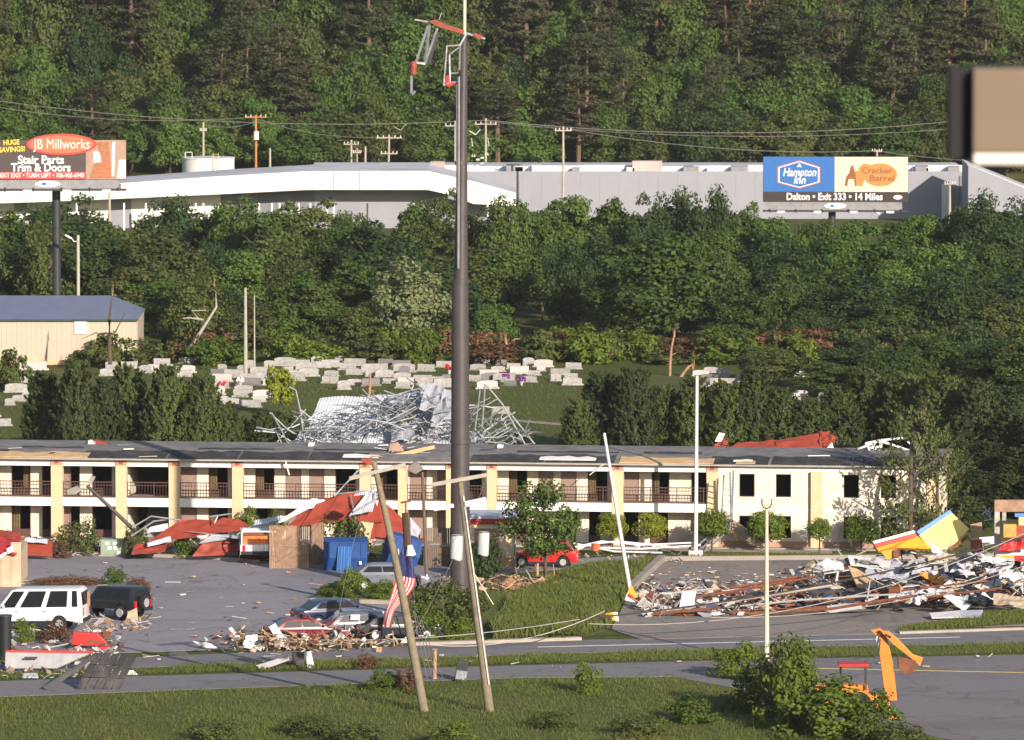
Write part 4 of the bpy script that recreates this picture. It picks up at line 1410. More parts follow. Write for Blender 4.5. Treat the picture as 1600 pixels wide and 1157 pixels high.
# grey gabled warehouse at the far right
Yr = 850
rw = thing('warehouse', 'grey gabled warehouse beside the long grey warehouse', 'warehouse', (P(1580, 300, Yr).x, Yr, 0), world=True)
mb = MB()
pp = [P(1513, 258, Yr), P(1600, 294, Yr), P(1660, 319, Yr)]
b0, b1 = Vector((pp[0].x, Yr, 0)), Vector((pp[2].x, Yr, 0))
mb.prism([b0, b1, pp[2], pp[1], pp[0]], (0, 0.3, 0))
mb.build('gable_wall', m_ware, rw)
mb = MB()
mb.prism([pp[0] + Vector((-0.1, 0.31, 0.1)), pp[2] + Vector((0.2, 0.31, 0.1)), pp[2] + Vector((0.2, 0.31, -0.15)), pp[0] + Vector((-0.1, 0.31, -0.15))], (0, 12, 0))
mb.build('roof', m_roofgrey, rw)
mb = MB()
mb.span(pp[0].x, pp[0].x + 0.3, Yr + 0.31, Yr + 12, 0, pp[0].z - 0.2)
mb.build('side_wall', m_ware, rw)

# white tank
Yt = 884
c = P(324, 300, Yt)
tk = thing('storage_tank', 'low white cylindrical storage tank behind the canopy warehouse', 'tank', (c.x, Yt + 3, 0), world=True)
rt, ht = M(41, Yt), P(324, 250, Yt).z
mb = MB()
mb.tube([(c.x, Yt + 3, 0), (c.x, Yt + 3, ht)], rt, 40)
mb.build('shell', m_warewhite, tk, smooth=True)
mb = MB()
mb.tube([(c.x, Yt + 3, ht + 0.002), (c.x, Yt + 3, ht + 0.15)], [rt + 0.06, rt + 0.06], 40)
mb.build('rim', m_whitemetal, tk, smooth=True)
mb = MB()
for dx in (-0.3, 0.3):
    mb.bar((c.x + 1.0 + dx, Yt + 3 - rt - 0.1, 0.3), (c.x + 1.0 + dx, Yt + 3 - rt - 0.1, ht + 0.8), 0.06)
for i in range(16):
    mb.bar((c.x + 0.7, Yt + 3 - rt - 0.1, 0.5 + i * 0.4), (c.x + 1.3, Yt + 3 - rt - 0.1, 0.5 + i * 0.4), 0.04)
mb.build('ladder', mat('yellow_ladder_paint', (0.55, 0.42, 0.18), 0.6), tk)
mb = MB()
for s in (-1, 1):
    mb.bar((c.x - 2.2 + s * 0.4, Yt + 1.5, ht), (c.x - 2.2 + s * 0.4, Yt + 1.5, ht + 0.8), 0.07)
mb.bar((c.x - 2.6, Yt + 1.5, ht + 0.8), (c.x - 1.8, Yt + 1.5, ht + 0.8), 0.07)
mb.build('guard_rail', m_whitemetal, tk)

# blue roofed shed
Ys = 652
sh = thing('shed', 'tan ribbed metal shed with blue hipped roof by the cemetery', 'shed', (P(90, 560, Ys).x, Ys, 0), world=True)
x0, x1 = P(-90, 550, Ys).x, P(215, 550, Ys).x
ze = P(100, 499, Ys).z
m_tan = mat('tan_metal_sheet', (0.40, 0.345, 0.275), 0.7, 0.06, 0.8)
n_ = int((x1 - x0) / 0.42)
for i in range(n_):
    a, b = x0 + (x1 - x0) * i / n_, x0 + (x1 - x0) * (i + 1) / n_
    mb = MB()
    mb.span(a, b - 0.05, Ys, Ys + 0.12, 0.55, ze)
    mb.span(b - 0.05, b, Ys - 0.03, Ys + 0.12, 0.55, ze)
    mb.build('wall_panel', m_tan, sh)
mb = MB()
mb.span(x0, x1, Ys - 0.04, Ys + 0.12, 0, 0.55)
mb.build('plinth', mat('tan_brick_plinth', (0.55, 0.36, 0.22), 0.9, 0.2, 3), sh)
mb = MB()
mb.span(x0, x1 - 0.02, Ys + 0.13, Ys + 12, 0, ze)
mb.build('rear_walls', m_tan, sh)
m_blueroof = mat('slate_blue_roof', (0.115, 0.140, 0.215), 0.55, 0.1, 0.8)
r0, r1 = P(-90, 462, Ys + 6), P(174, 462, Ys + 6)
zr = r1.z
mb = MB()
A_, B_, C_, D_ = (x0, Ys - 0.3, ze + 0.02), (x1 + 0.1, Ys - 0.3, ze + 0.02), (x1 + 0.1, Ys + 12.3, ze + 0.02), (x0, Ys + 12.3, ze + 0.02)
E_, F_ = (x0, Ys + 6, zr), (r1.x, Ys + 6, zr)
mb.add([A_, B_, C_, D_, E_, F_], [(0, 1, 5, 4), (1, 2, 5), (2, 3, 4, 5), (3, 0, 4), (3, 2, 1, 0)])
rf = mb.build('roof', m_blueroof, sh)
for i in range(34):
    t = i / 34
    xa = x0 + (x1 - x0) * t
    zb = min(1.0, max(0.05, (x1 - xa) / max(0.01, (x1 - r1.x)))) if xa > r1.x else 1.0
    mb = MB()
    mb.bar((xa, Ys - 0.29, ze + 0.05), (xa, Ys - 0.29 + 6.28 * zb, ze + 0.05 + (zr - ze) * zb), 0.05, 0.05)
    mb.build('roof_seam', m_blueroof, rf)
mb = MB()
p = P(126, 512, Ys - 0.05)
mb.box((p.x, Ys - 0.1, p.z), (1.05, 0.08, 1.1))
mb.build('light_panel', mp_white, sh)
mb = MB()
mb.bar((x0, Ys - 0.33, ze - 0.05), (x1 + 0.1, Ys - 0.33, ze - 0.05), 0.06, 0.14)
mb.build('gutter', mat('dark_green_gutter', (0.03, 0.06, 0.05), 0.6), sh)

# ------------------------------------------------------------------ far utility poles and wires
m_orangepole = mat('orange_brown_pole', (0.42, 0.16, 0.05), 0.9, 0.2)
m_palepole = mat('pale_pole_wood', (0.34, 0.29, 0.23), 0.9, 0.15)


def far_pole(px, top, Y, lab, arms=((0.4, 1.1),), m_=None, can=False, tilt=0.0, thick=0.14):
    x = P(px, 300, Y).x
    h = P(px, top, Y).z - tz(x, Y)
    t = thing('utility_pole', lab, 'utility pole', (x, Y, tz(x, Y)))
    mb = MB()
    mb.tube([(0, 0, -0.2), (tilt * h, 0, h)], [thick * 1.25, thick * 0.8], 8)
    mb.build('shaft', m_ or m_palepole, t, smooth=True)
    for (dz, half) in arms:
        mb = MB()
        mb.bar((tilt * h - half, -0.16, h - dz), (tilt * h + half, -0.16, h - dz), 0.13, 0.13)
        a = mb.build('crossarm', m_ or m_palepole, t)
        mb = MB()
        for s in (-0.9, -0.45, 0.45, 0.9):
            mb.tube([(tilt * h + s * half, -0.16, h - dz + 0.065), (tilt * h + s * half, -0.16, h - dz + 0.3)], [0.06, 0.05], 6)
        mb.build('insulators', m_whitemetal, a)
    if can:
        mb = MB()
        mb.tube([(0.05, -0.45, h - 2.9), (0.05, -0.45, h - 1.9)], 0.32, 12)
        mb.build('transformer', m_whitemetal, t, smooth=True)
    return t


far_pole(318, 191, 905, 'pale pole rising behind the white tank', ((1.0, 0.4),))
far_pole(400, 180, 905, 'orange-brown pole with crossarm and transformer behind the tank', ((0.25, 1.3),), m_orangepole, True)
far_pole(422, 232, 893, 'short pale stub pole right of the white tank', ())
far_pole(549, 219, 905, 'pole with crossarm above the white gable roof', ((0.5, 0.9),))
far_pole(558, 232, 903, 'thin pole close behind the crossarm pole over the white gable', ((0.5, 0.5),), None, False, 0, 0.09)
far_pole(571, 229, 899, 'short pale stub over the white gable', ())
far_pole(606, 211, 902, 'tilted pole with two crossarms by the roof units', ((0.35, 1.5), (2.2, 1.0)), None, False, 0.02)
far_pole(711, 189, 904, 'thin pole half hidden by the tall sign pole', ((0.6, 1.2),), m_greywood, False, 0, 0.11)
far_pole(717, 238, 897, 'pale stub behind the tall sign pole', ())
far_pole(759, 185, 905, 'pale pole with crossarm right of the tall sign pole', ((0.7, 1.3),))
far_pole(880, 198, 858, 'tall pale pole in front of the long grey warehouse', ((0.45, 0.95),), m_palepole)
far_pole(1370, 234, 905, 'short pole top over the restaurant half of the billboard', ((0.2, 0.6),))
far_pole(1484, 282, 848, 'pole beside the white door of the grey warehouse', ((0.4, 0.6),), m_palepole)
far_pole(171, 287, 800, 'pale pole behind the corner of the stair parts billboard', ())


def lamp_pole(px, top, Y, lab):
    x = P(px, 400, Y).x
    h = P(px, top, Y).z
    t = thing('street_lamp', lab, 'street lamp', (x, Y, 0))
    mb = MB()
    mb.tube([(0, 0, -0.1), (0, 0, h)], [0.16, 0.13], 10)
    mb.build('post', mat('tan_lamp_post', (0.40, 0.32, 0.25), 0.8), t, smooth=True)
    mb = MB()
    mb.tube([(0, 0, h - 0.5), (-0.35, 0, h - 0.55), (-0.6, 0, h - 0.2)], 0.05, 6)
    mb.box((-0.85, 0, h - 0.1), (0.6, 0.3, 0.14), Matrix.Rotation(0.5, 3, 'Y'))
    mb.build('lamp_head', m_whitemetal, t)


lamp_pole(122, 368, 668, 'tan lamp post behind the blue roofed shed')
far_pole(383, 450, 640, 'grey pole without arms standing in the tree belt', (), m_greywood)
far_pole(397, 462, 642, 'thin second grey pole in the tree belt', (), m_greywood, False, 0, 0.06)


def wire(p, q, sag, r, lab, m_=None, name='power_line', seg=18):
    p, q = Vector(p), Vector(q)
    pts = []
    for i in range(seg + 1):
        t = i / seg
        v = p.lerp(q, t)
        v.z -= sag * 4 * t * (1 - t)
        pts.append(v)
    mb = MB()
    mb.tube(pts, r, 5)
    o = mb.build(name, m_ or m_wire, None)
    tag(o, lab, 'cable')
    return o


Yp = 905
wire(P(-60, 150, Yp), P(760, 188, Yp), 1.6, 0.035, 'upper cable strung across the hillside left of the sign pole')
wire(P(-60, 158, Yp), P(400, 183, Yp), 1.2, 0.03, 'lower cable strung to the orange-brown pole')
wire(P(760, 188, Yp), P(1660, 168, Yp), 2.2, 0.04, 'upper cable across the hillside above the hotel billboard')
wire(P(760, 190, Yp), P(1660, 184, Yp), 2.0, 0.03, 'second cable across the hillside above the hotel billboard')
wire(P(880, 201, 858), P(1370, 236, 905), 1.0, 0.035, 'cable from the tall pale pole to the billboard pole')
wire(P(759, 190, Yp), P(880, 201, 858), 0.8, 0.03, 'short cable between the two pale poles')
wire(P(1370, 236, 905), P(1660, 250, 905), 0.6, 0.03, 'cable leaving the billboard pole to the far warehouse')
wire(P(400, 186, Yp), P(606, 214, 902), 0.8, 0.03, 'cable from the orange-brown pole to the tilted pole')
wire(P(318, 195, Yp), P(400, 190, Yp), 0.5, 0.025, 'short cable between the tank poles')

# ------------------------------------------------------------------ cemetery
def stone_mesh(w, h, d, kind):
    mb = MB()
    mb.box((0, 0, 0.1), (w * 1.15, d * 1.7, 0.24))
    if kind == 0:
        mb.box((0, 0, 0.22 + h / 2), (w, d, h))
    elif kind == 1:
        pts = [(-w / 2, 0.22), (w / 2, 0.22), (w / 2, 0.22 + h * 0.8), (w * 0.3, 0.22 + h * 0.97), (0, 0.22 + h), (-w * 0.3, 0.22 + h * 0.97), (-w / 2, 0.22 + h * 0.8)]
        mb.prism([(x, -d / 2, z) for x, z in pts], (0, d, 0))
    else:
        pts = [(-w * 0.45, 0.22), (w * 0.45, 0.22), (w / 2, 0.22 + h), (w * 0.2, 0.22 + h * 0.93), (-w * 0.2, 0.22 + h * 0.93), (-w / 2, 0.22 + h)]
        mb.prism([(x, -d / 2, z) for x, z in pts], (0, d, 0))
    o = mb.build('s', m_granite, None, origin=(0, 0, 0), bevel=0.02)
    me = o.data
    bpy.data.objects.remove(o)
    return me


m_granpale = mat('pale_granite', (0.38, 0.36, 0.35), 0.8, 0.12, 3.0)
m_grandark = mat('dark_granite', (0.14, 0.135, 0.14), 0.6, 0.2, 3.0)
STONES = [stone_mesh(1.5, 0.85, 0.3, 0), stone_mesh(1.7, 0.95, 0.32, 1), stone_mesh(1.0, 1.0, 0.3, 1), stone_mesh(1.4, 0.8, 0.3, 2), stone_mesh(2.2, 1.0, 0.4, 0)]
SLAB = ['flat-topped grey gravestone', 'arch-topped wide grey gravestone', 'narrow arch-topped grey gravestone', 'notched-top grey gravestone', 'broad grey family gravestone']
rg = random.Random(12)
spots = []
for (xa, xb, ya, yb_, n_, where) in ((-20, 55, 560, 672, 13, 'beside the tan shed'), (150, 300, 568, 590, 12, 'behind the dark cedar row'), (330, 430, 568, 640, 22, 'right of the dark cedar row'), (430, 530, 565, 600, 14, 'by the yellow bush'),
                                     (530, 700, 562, 610, 30, 'behind the bent steel heap'), (735, 900, 566, 608, 22, 'on the lawn right of the sign pole'), (780, 800, 640, 650, 1, 'alone on the lawn by the steel heap'),
                                     (1085, 1185, 580, 606, 9, 'behind the upright white pole'), (1235, 1300, 585, 640, 9, 'between the cedars')):
    for i in range(n_):
        for tr in range(12):
            px, py = rg.uniform(xa, xb), rg.uniform(ya, yb_)
            if all(abs(px - a) > 22 or abs(py - b) > 6 for a, b in spots):
                break
        spots.append((px, py))
        k_ = rg.choices(range(5), (3, 3, 1.5, 1.5, 1.2))[0]
        p = G(px, py)
        o = bpy.data.objects.new('gravestone', STONES[k_])
        COL.objects.link(o)
        o.location = (p.x, p.y, 0)
        o.rotation_euler = (rg.uniform(-0.02, 0.02), rg.uniform(-0.02, 0.02), rg.uniform(-0.25, 0.25))
        s = rg.uniform(0.5, 0.8)
        o.scale = (s * 1.35, s * 1.2, s * 0.8)
        if rg.random() < 0.4:
            o.material_slots[0].link = 'OBJECT'
            o.material_slots[0].material = m_granpale if rg.random() < 0.55 else m_grandark
        tag(o, SLAB[k_] + ' ' + where, 'gravestone', 'gravestones in the cemetery')
m_flow = [mat('flower_purple', (0.18, 0.03, 0.22), 0.8), mat('flower_red', (0.45, 0.02, 0.03), 0.8), mat('flower_white', (0.75, 0.72, 0.7), 0.8)]
for i, (px, py, c_, lab) in enumerate(((790, 600, 0, 'purple grave flowers on the cemetery lawn'), (815, 603, 0, 'dark purple grave flowers beside the shade line'), (702, 585, 1, 'red grave flowers behind the sign pole'),
                                       (375, 605, 2, 'white grave flowers right of the cedars'), (346, 612, 1, 'red grave flowers right of the cedars'))):
    p = G(px, py)
    t = thing('flower_vase', lab, 'flowers', (p.x, p.y, 0))
    mb = MB()
    mb.tube([(0, 0, 0), (0, 0, 0.35)], [0.1, 0.16], 8)
    mb.build('vase', m_granpale, t)
    mb = MB()
    for j in range(14):
        mb.sphere((rg.uniform(-0.3, 0.3), rg.uniform(-0.2, 0.2), 0.45 + rg.uniform(0, 0.35)), 0.11, 5, 4)
    mb.build('blooms', m_flow[c_], t)


# split trunks and torn limbs
def split_trunk(px, base, pts, rads, lab, Y=None, extra=(), m_w=None):
    Y = Y or GY(base)
    x0_ = P(px, base, Y)
    t = thing('split_trunk', lab, 'broken tree', (x0_.x, Y, max(0, tz(0, Y))), world=True)
    mb = MB()
    mb.tube([P(x, y, Y) for x, y in pts], [M(r_ * 0.6, Y) for r_ in rads], 7)
    for (q, rr) in extra:
        mb.tube([P(x, y, Y + 0.3) for x, y in q], [M(r_ * 0.6, Y) for r_ in rr], 5)
    mb.build('trunk', m_w or m_fresh, t, smooth=True)
    mb = MB()
    x, y = pts[-1]
    for j in range(5):
        c = P(x + rg.uniform(-1.2, 1.2), y, Y)
        mb.tube([c - Vector((0, 0, 0.4)), c + Vector((rg.uniform(-0.15, 0.15), rg.uniform(-0.1, 0.1), rg.uniform(0.2, 0.6)))], [0.035, 0.006], 4)
    mb.build('splinters', m_fresh, t)


split_trunk(1046, 612, [(1046, 612), (1047, 570), (1049, 545), (1054, 520)], [4, 3.5, 3, 2], 'tall upright trunk split bare behind the cedars', 640, [([(1048, 556), (1056, 552)], [1.5, 0.8])])
split_trunk(1062, 605, [(1046, 606), (1062, 592), (1076, 573), (1083, 570)], [4, 4, 3, 1.2], 'torn leaning trunk beside the tall split trunk', 639, [([(1066, 590), (1062, 606)], [3, 3]), ([(1074, 577), (1084, 577)], [1.6, 0.6])])
split_trunk(791, 555, [(791, 558), (792, 545), (790, 528)], [7, 5, 2], 'orange shattered stump at the edge of the dark trees', 655, [([(792, 542), (805, 530), (817, 530), (822, 540)], [3, 2.5, 2, 1.5]), ([(790, 548), (772, 546)], [3, 1])])
split_trunk(577, 615, [(577, 622), (578, 600), (579, 588)], [4, 3, 1.5], 'small bright broken tree behind the bent steel heap', 590, [([(578, 606), (562, 596)], [2, 0.6]), ([(578, 604), (594, 598)], [2, 0.6]), ([(578, 610), (588, 612)], [2, 0.6])])
split_trunk(172, 560, [(172, 570), (171, 530), (171, 500), (176, 455)], [6, 4.5, 4, 0.8], 'splintered dark trunk before the blue roofed shed', 640, [([(180, 520), (195, 490)], [2, 0.8]), ([(170, 530), (150, 520), (128, 530)], [2, 1.5, 0.6])], m_bark)
split_trunk(310, 540, [(297, 545), (318, 512), (338, 480), (336, 440)], [5, 4, 3, 1.5], 'bent bare trunk with torn limb in the tree belt', 655, [([(318, 500), (295, 497), (285, 498)], [2.5, 2, 1]), ([(312, 500), (300, 486), (322, 485)], [2, 2.2, 1.5])], m_greywood)
belt2 = SCRUB[0]
for (px, py, t_, w) in ((175, 575, 515, 95), (20, 610, 540, 70), (130, 575, 545, 60)):
    p = G(px, py)
    place(SCRUB[0], 'torn_bush', 'storm-torn leafy limbs in front of the tan shed wall', (p.x, p.y, 0), P(px, t_, p.y).z, M(w, p.y), 1.0, 'torn limbs by the shed', 'bush')
# red and white wrecked shelter by the shed
p = G(150, 572)
t = thing('wrecked_awning', 'crumpled red and white awning lying before the tan shed', 'awning', (p.x, p.y, 0), world=True)
mb = MB()
mb.prism([P(135, 570, p.y), P(166, 570, p.y), P(165, 548, p.y), P(140, 545, p.y)], (0, 0.1, 0))
mb.build('canvas', m_brightred, t)
mb = MB()
mb.prism([P(134, 572, p.y - 0.1), P(137, 572, p.y - 0.1), P(141, 548, p.y - 0.1), P(137, 548, p.y - 0.1)], (0, 0.1, 0))
mb.prism([P(137, 572, p.y - 0.2), P(168, 572, p.y - 0.2), P(168, 567, p.y - 0.2), P(137, 566, p.y - 0.2)], (0, 0.1, 0))
mb.build('trim', mp_white, t)
mb = MB()
pa, pb = G(790, 657), G(880, 664)
mb.bar((pa.x, pa.y, 0.03), (pb.x, pb.y, 0.03), 1.2, 0.04)
struct('path', mb, m_concrete)
# ------------------------------------------------------------------ tall wrecked sign pole
def rootat(p, name, label, cat, group=None):
    return thing(name, label, cat, (p.x, p.y, p.z), 0, group, True)


pb = G(718, 940)
Yp = pb.y
sp = rootat(pb, 'sign_pole', 'tall tapering brown-grey sign pole with wrecked sign frames at the top', 'sign pole')
zz = lambda y: P(718, y, Yp).z
X_ = lambda x, y=500: P(x, y, Yp).x
mb = MB()
mb.tube([(X_(719), Yp, -0.2), (X_(719), Yp, zz(440))], [M(16, Yp), M(13, Yp)], 28)
mb.build('lower_shaft', m_signpole, sp, smooth=True)
mb = MB()
mb.tube([(X_(720), Yp, zz(440)), (X_(722), Yp, zz(255)), (X_(725), Yp, zz(54))], [M(11, Yp), M(8.4, Yp), M(5.6, Yp)], 24)
mb.build('upper_shaft', m_signpole, sp, smooth=True)
for y, r_ in ((440, 14), (255, 10), (690, 16.4)):
    mb = MB()
    mb.tube([(X_(720.5 if y < 300 else 719.5), Yp, zz(y + 3)), (X_(720.5 if y < 300 else 719.5), Yp, zz(y - 3))], M(r_, Yp), 28)
    mb.build('collar', m_signpole, sp, smooth=True)
mb = MB()
mb.tube([(X_(726), Yp, zz(54)), (X_(726.5), Yp, zz(-40))], M(2.7, Yp), 12)
mb.build('mast', mat('bare_white_mast', (0.50, 0.44, 0.36), 0.5, 0.15, 1.0), sp, smooth=True)
m_redsteel = mat('red_brown_steel', (0.24, 0.050, 0.035), 0.6, 0.25, 1.5)
q = lambda x, y, d=0.0: P(x, y, Yp + d)
mb = MB()
mb.prism([q(669, 34, -0.3), q(680, 31, -0.3), q(702, 40, -0.3), q(726, 48, -0.3), q(724, 54, -0.3), q(690, 44, -0.3)], (0, 0.6, 0))
mb.bar(q(740, 54), q(753, 59), 0.28, 0.22)
cb = mb.build('crossbeam', m_redsteel, sp)
mb = MB()
mb.bar(q(648, 31), q(672, 35), 0.1)
mb.bar(q(728, 52), q(742, 56), 0.12)
mb.bar(q(753, 59), q(758, 61), 0.12)
mb.bar(q(686, 31), q(690, 20), 0.05)
mb.build('beam_end', m_galv, sp)
# hanging frame, left
mb = MB()
for a, b in (((669, 41), (650, 98)), ((684, 44), (664, 100)), ((650, 98), (664, 100)), ((643, 112), (643, 148)), ((643, 148), (648, 143)), ((671, 38), (664, 100))):
    mb.bar(q(*a), q(*b, 0.2), 0.13)
mb.build('hanging_frame', m_galv, sp)
mb = MB()
mb.prism([q(684, 46, 0.3), q(689, 46, 0.3), q(672, 100, 0.3), q(664, 100, 0.3)], (0, 0.25, 0))
mb.build('torn_panel', m_darksteel, sp)
mb = MB()
mb.tube([q(646, 97, -0.1), q(646, 116, -0.1)], 0.2, 10)
mb.build('ballast_box', m_redsteel, sp)
# hanging frame, right
mb = MB()
for a, b in (((698, 72), (693, 134)), ((698, 72), (719, 71)), ((719, 71), (718, 110)), ((702, 86), (703, 128)), ((702, 86), (718, 74)), ((703, 115), (716, 114)), ((693, 134), (704, 129)), ((704, 129), (715, 128)), ((728, 54), (718, 72))):
    mb.bar(q(*a, -0.2), q(*b, -0.3), 0.09)
mb.build('hanging_frame', m_galv, sp)
mb = MB()
mb.prism([q(695, 130, -0.3), q(698, 118, -0.3), q(701, 118, -0.3), q(702, 130, -0.3)], (0, 0.12, 0))
mb.prism([q(694, 133, -0.3), q(702, 136, -0.3), q(714, 130, -0.3), q(704, 129, -0.3)], (0, 0.12, 0))
mb.build('sign_remnant', m_brightred, sp)
mb = MB()
mb.tube([q(714, 132, -0.4), q(713.5, 300, -0.4)], 0.05, 6)
mb.tube([q(717, 120, -0.5), q(716, 420, -0.5)], 0.08, 6)
mb.build('conduit', m_greysteel, sp)

# ------------------------------------------------------------------ leaning utility poles near the road
b1 = G(664, 1112)
Y1 = b1.y
up = rootat(b1, 'utility_pole', 'leaning weathered utility pole with a bare crossarm above the flag', 'utility pole')
mb = MB()
mb.tube([P(664, 1112, Y1) - Vector((0, 0, 0.2)), P(632, 945, Y1), P(605, 815, Y1), P(584, 722, Y1)], [M(7.2, Y1), M(6.4, Y1), M(5.2, Y1), M(4.3, Y1)], 12)
mb.build('shaft', m_oldwood, up, smooth=True)
mb = MB()
mb.bar(P(546, 748, Y1 - 0.25), P(634, 726, Y1 - 0.25), 0.16, 0.2)
ar = mb.build('crossarm', m_greywood, up)
mb = MB()
mb.bar(P(569, 742, Y1 - 0.3), P(589, 755, Y1 - 0.2), 0.06)
mb.bar(P(606, 735, Y1 - 0.3), P(590, 754, Y1 - 0.2), 0.06)
mb.build('brace', m_greywood, ar)
mb = MB()
mb.prism([P(564, 722, Y1 - 0.1), P(565, 716, Y1 - 0.1), P(580, 716, Y1 - 0.1), P(581, 728, Y1 - 0.1)], (0, 0.3, 0))
mb.build('red_scrap', m_redmetal, up)

b2 = G(766, 1112)
Y2 = b2.y
tp = rootat(b2, 'transformer_pole', 'leaning utility pole carrying two grey transformer cans and two crossarms', 'utility pole')
mb = MB()
mb.tube([P(766, 1112, Y2) - Vector((0, 0, 0.2)), P(747, 975, Y2), P(732, 860, Y2), P(718, 745, Y2)], [M(7.2, Y2), M(6.4, Y2), M(5.2, Y2), M(4.3, Y2)], 12)
mb.build('shaft', m_oldwood, tp, smooth=True)
mb = MB()
mb.bar(P(673, 758, Y2 - 0.25), P(762, 742, Y2 - 0.25), 0.16, 0.2)
ar = mb.build('crossarm', m_greywood, tp)
mb = MB()
mb.bar(P(702, 756, Y2 - 0.3), P(720, 768, Y2 - 0.2), 0.07)
mb.bar(P(735, 752, Y2 - 0.3), P(721, 768, Y2 - 0.2), 0.07)
mb.build('brace', m_whitemetal, ar)
mb = MB()
mb.bar(P(678, 796, Y2 - 0.25), P(709, 790, Y2 - 0.25), 0.14, 0.2)
mb.bar(P(727, 788, Y2 - 0.25), P(760, 781, Y2 - 0.25), 0.16, 0.3)
ar2 = mb.build('crossarm', m_whitemetal, tp)
for (x, y) in ((684, 780), (707, 778), (758, 778)):
    mb = MB()
    mb.tube([P(x, y, Y2 - 0.4), P(x + 4, y + 26, Y2 - 0.4)], [0.07, 0.09], 8)
    mb.build('insulator', m_galv, ar2)
mb = MB()
mb.tube([P(724, 775, Y2 - 0.2), P(735.5, 860, Y2 - 0.24), P(751, 975, Y2 - 0.26), P(764, 1070, Y2 - 0.28)], 0.04, 6)
mb.build('ground_conduit', m_whitemetal, tp)
for (x, y0, y1, w) in ((713, 838, 873, 20), (755, 833, 866, 18)):
    mb = MB()
    mb.tube([P(x - 0.5, y1 + 2, Y2 - 0.15), P(x, y1, Y2 - 0.15), P(x + 1, y0, Y2 - 0.15), P(x + 1, y0 - 2, Y2 - 0.15)], [M(w * 0.42, Y2), M(w / 2, Y2), M(w / 2, Y2), M(w * 0.44, Y2)], 18)
    can = mb.build('transformer', mat('transformer_grey', (0.44, 0.45, 0.48), 0.4, 0.06), tp, smooth=True)
    mb = MB()
    for dx in (-3, 4):
        mb.tube([P(x + dx, y0 - 1, Y2 - 0.2), P(x + dx + (0.5 if x < 730 else -0.5), y0 - 9, Y2 - 0.2)], [0.06, 0.045], 8)
    mb.build('bushing', m_whitemetal, can)
    mb = MB()
    s = 1 if x < 730 else -1
    for yy in ((y0 + 6), (y1 - 10)):
        mb.bar(P(x + s * w * 0.5, yy, Y2 - 0.15), P(x + s * (w * 0.5 + 9), yy + 1, Y2 - 0.1), 0.2, 0.16)
    mb.build('bracket', m_whitemetal, can)
mb = MB()
mb.tube([P(738, 892, Y2), P(771, 945, Y2 - 0.3)], 0.025, 6)
mb.build('loose_wire', m_whitemetal, tp)

# torn and hanging cables
Yc = Y1
wire(P(585, 760, Y1), P(522, 1000, Y1 - 3), -1.2, 0.010, 'cable hanging down from the left end of the bare crossarm', m_wire)
wire(P(634, 728, Y1), P(652, 1000, Y1 - 4), 0.3, 0.010, 'cable hanging from the right end of the bare crossarm', m_wire)
wire(P(545, 748, Y1), P(430, 880, Y1 + 25), 0.6, 0.010, 'cable trailing left from the bare crossarm', m_wire)
wire(P(762, 742, Y2), P(640, 1000, Y2 - 5), 0.6, 0.010, 'cable from the transformer pole crossarm to the verge', m_wire)
wire(P(430, 998, 440), P(905, 968, 436), 0.5, 0.03, 'pale cable lying low across both leaning poles', m_wirewhite)
wire(P(640, 1004, 438), P(945, 955, 440), 0.9, 0.03, 'second pale cable sagging right from the leaning poles', m_wirewhite)
wire(P(900, 968, 440), P(1640, 828, 440), 0.7, 0.05, 'thick dark cable stretched over the rubble heap', mat('dark_cable', (0.05, 0.035, 0.03), 0.7))
wire(P(920, 975, 438), P(1640, 815, 438), 1.8, 0.025, 'thin pale cable stretched over the rubble heap', m_wirewhite)
wire(P(1110, 965, 438), P(1640, 870, 438), 1.0, 0.022, 'low pale cable across the front of the rubble heap', m_wirewhite)
for i in range(4):
    wire(P(646 + i * 4, 955 + i * 4, 425), P(668 + i * 8, 1060, 420), 0.1, 0.02, 'thin stay wire beside the bare leaning pole')
for o in [o for o in bpy.data.objects if o.get('label') == 'thin stay wire beside the bare leaning pole']:
    o['group'] = 'stay wires beside the leaning pole'

# broken post with bell lamp, shoebox lamp, flag
pbk = G(641, 962)
Yb = pbk.y
bp_ = rootat(pbk, 'broken_post', 'dark broken timber post with a snapped top and white hood', 'post')
mb = MB()
mb.tube([P(641, 962, Yb), P(637, 860, Yb), P(634, 802, Yb)], [M(6, Yb), M(6, Yb), M(6.2, Yb)], 8)
mb.build('shaft', mat('dark_creosote_wood', (0.065, 0.038, 0.028), 0.9, 0.3, 2), bp_)
mb = MB()
mb.tube([P(640, 852, Yb - 0.3), P(642, 868, Yb - 0.3)], [0.16, 0.32], 14)
mb.build('white_hood', m_whitemetal, bp_)
mb = MB()
mb.bar(P(626, 786, Yb), P(642, 783, Yb), 0.12)
mb.bar(P(634, 802, Yb), P(634, 785, Yb), 0.1)
mb.build('iron_top', m_rust, bp_)

pl = G(667, 905)
Yl = pl.y
sl = rootat(pl, 'shoebox_lamp', 'brown lamp post with square shoebox head beside the sign pole', 'street lamp')
mb = MB()
mb.tube([P(667, 905, Yl), P(660, 738, Yl)], [0.13, 0.10], 10)
mb.build('post', mat('bronze_lamp_paint', (0.10, 0.075, 0.06), 0.6, 0.15), sl, smooth=True)
mb = MB()
mb.prism([P(636, 735, Yl), P(650, 741, Yl), P(661, 734, Yl), P(656, 727, Yl), P(648, 722, Yl), P(637, 731, Yl)], (0, 0.7, 0))
mb.build('lamp_head', mat('bronze_head_paint', (0.17, 0.15, 0.14), 0.6), sl)

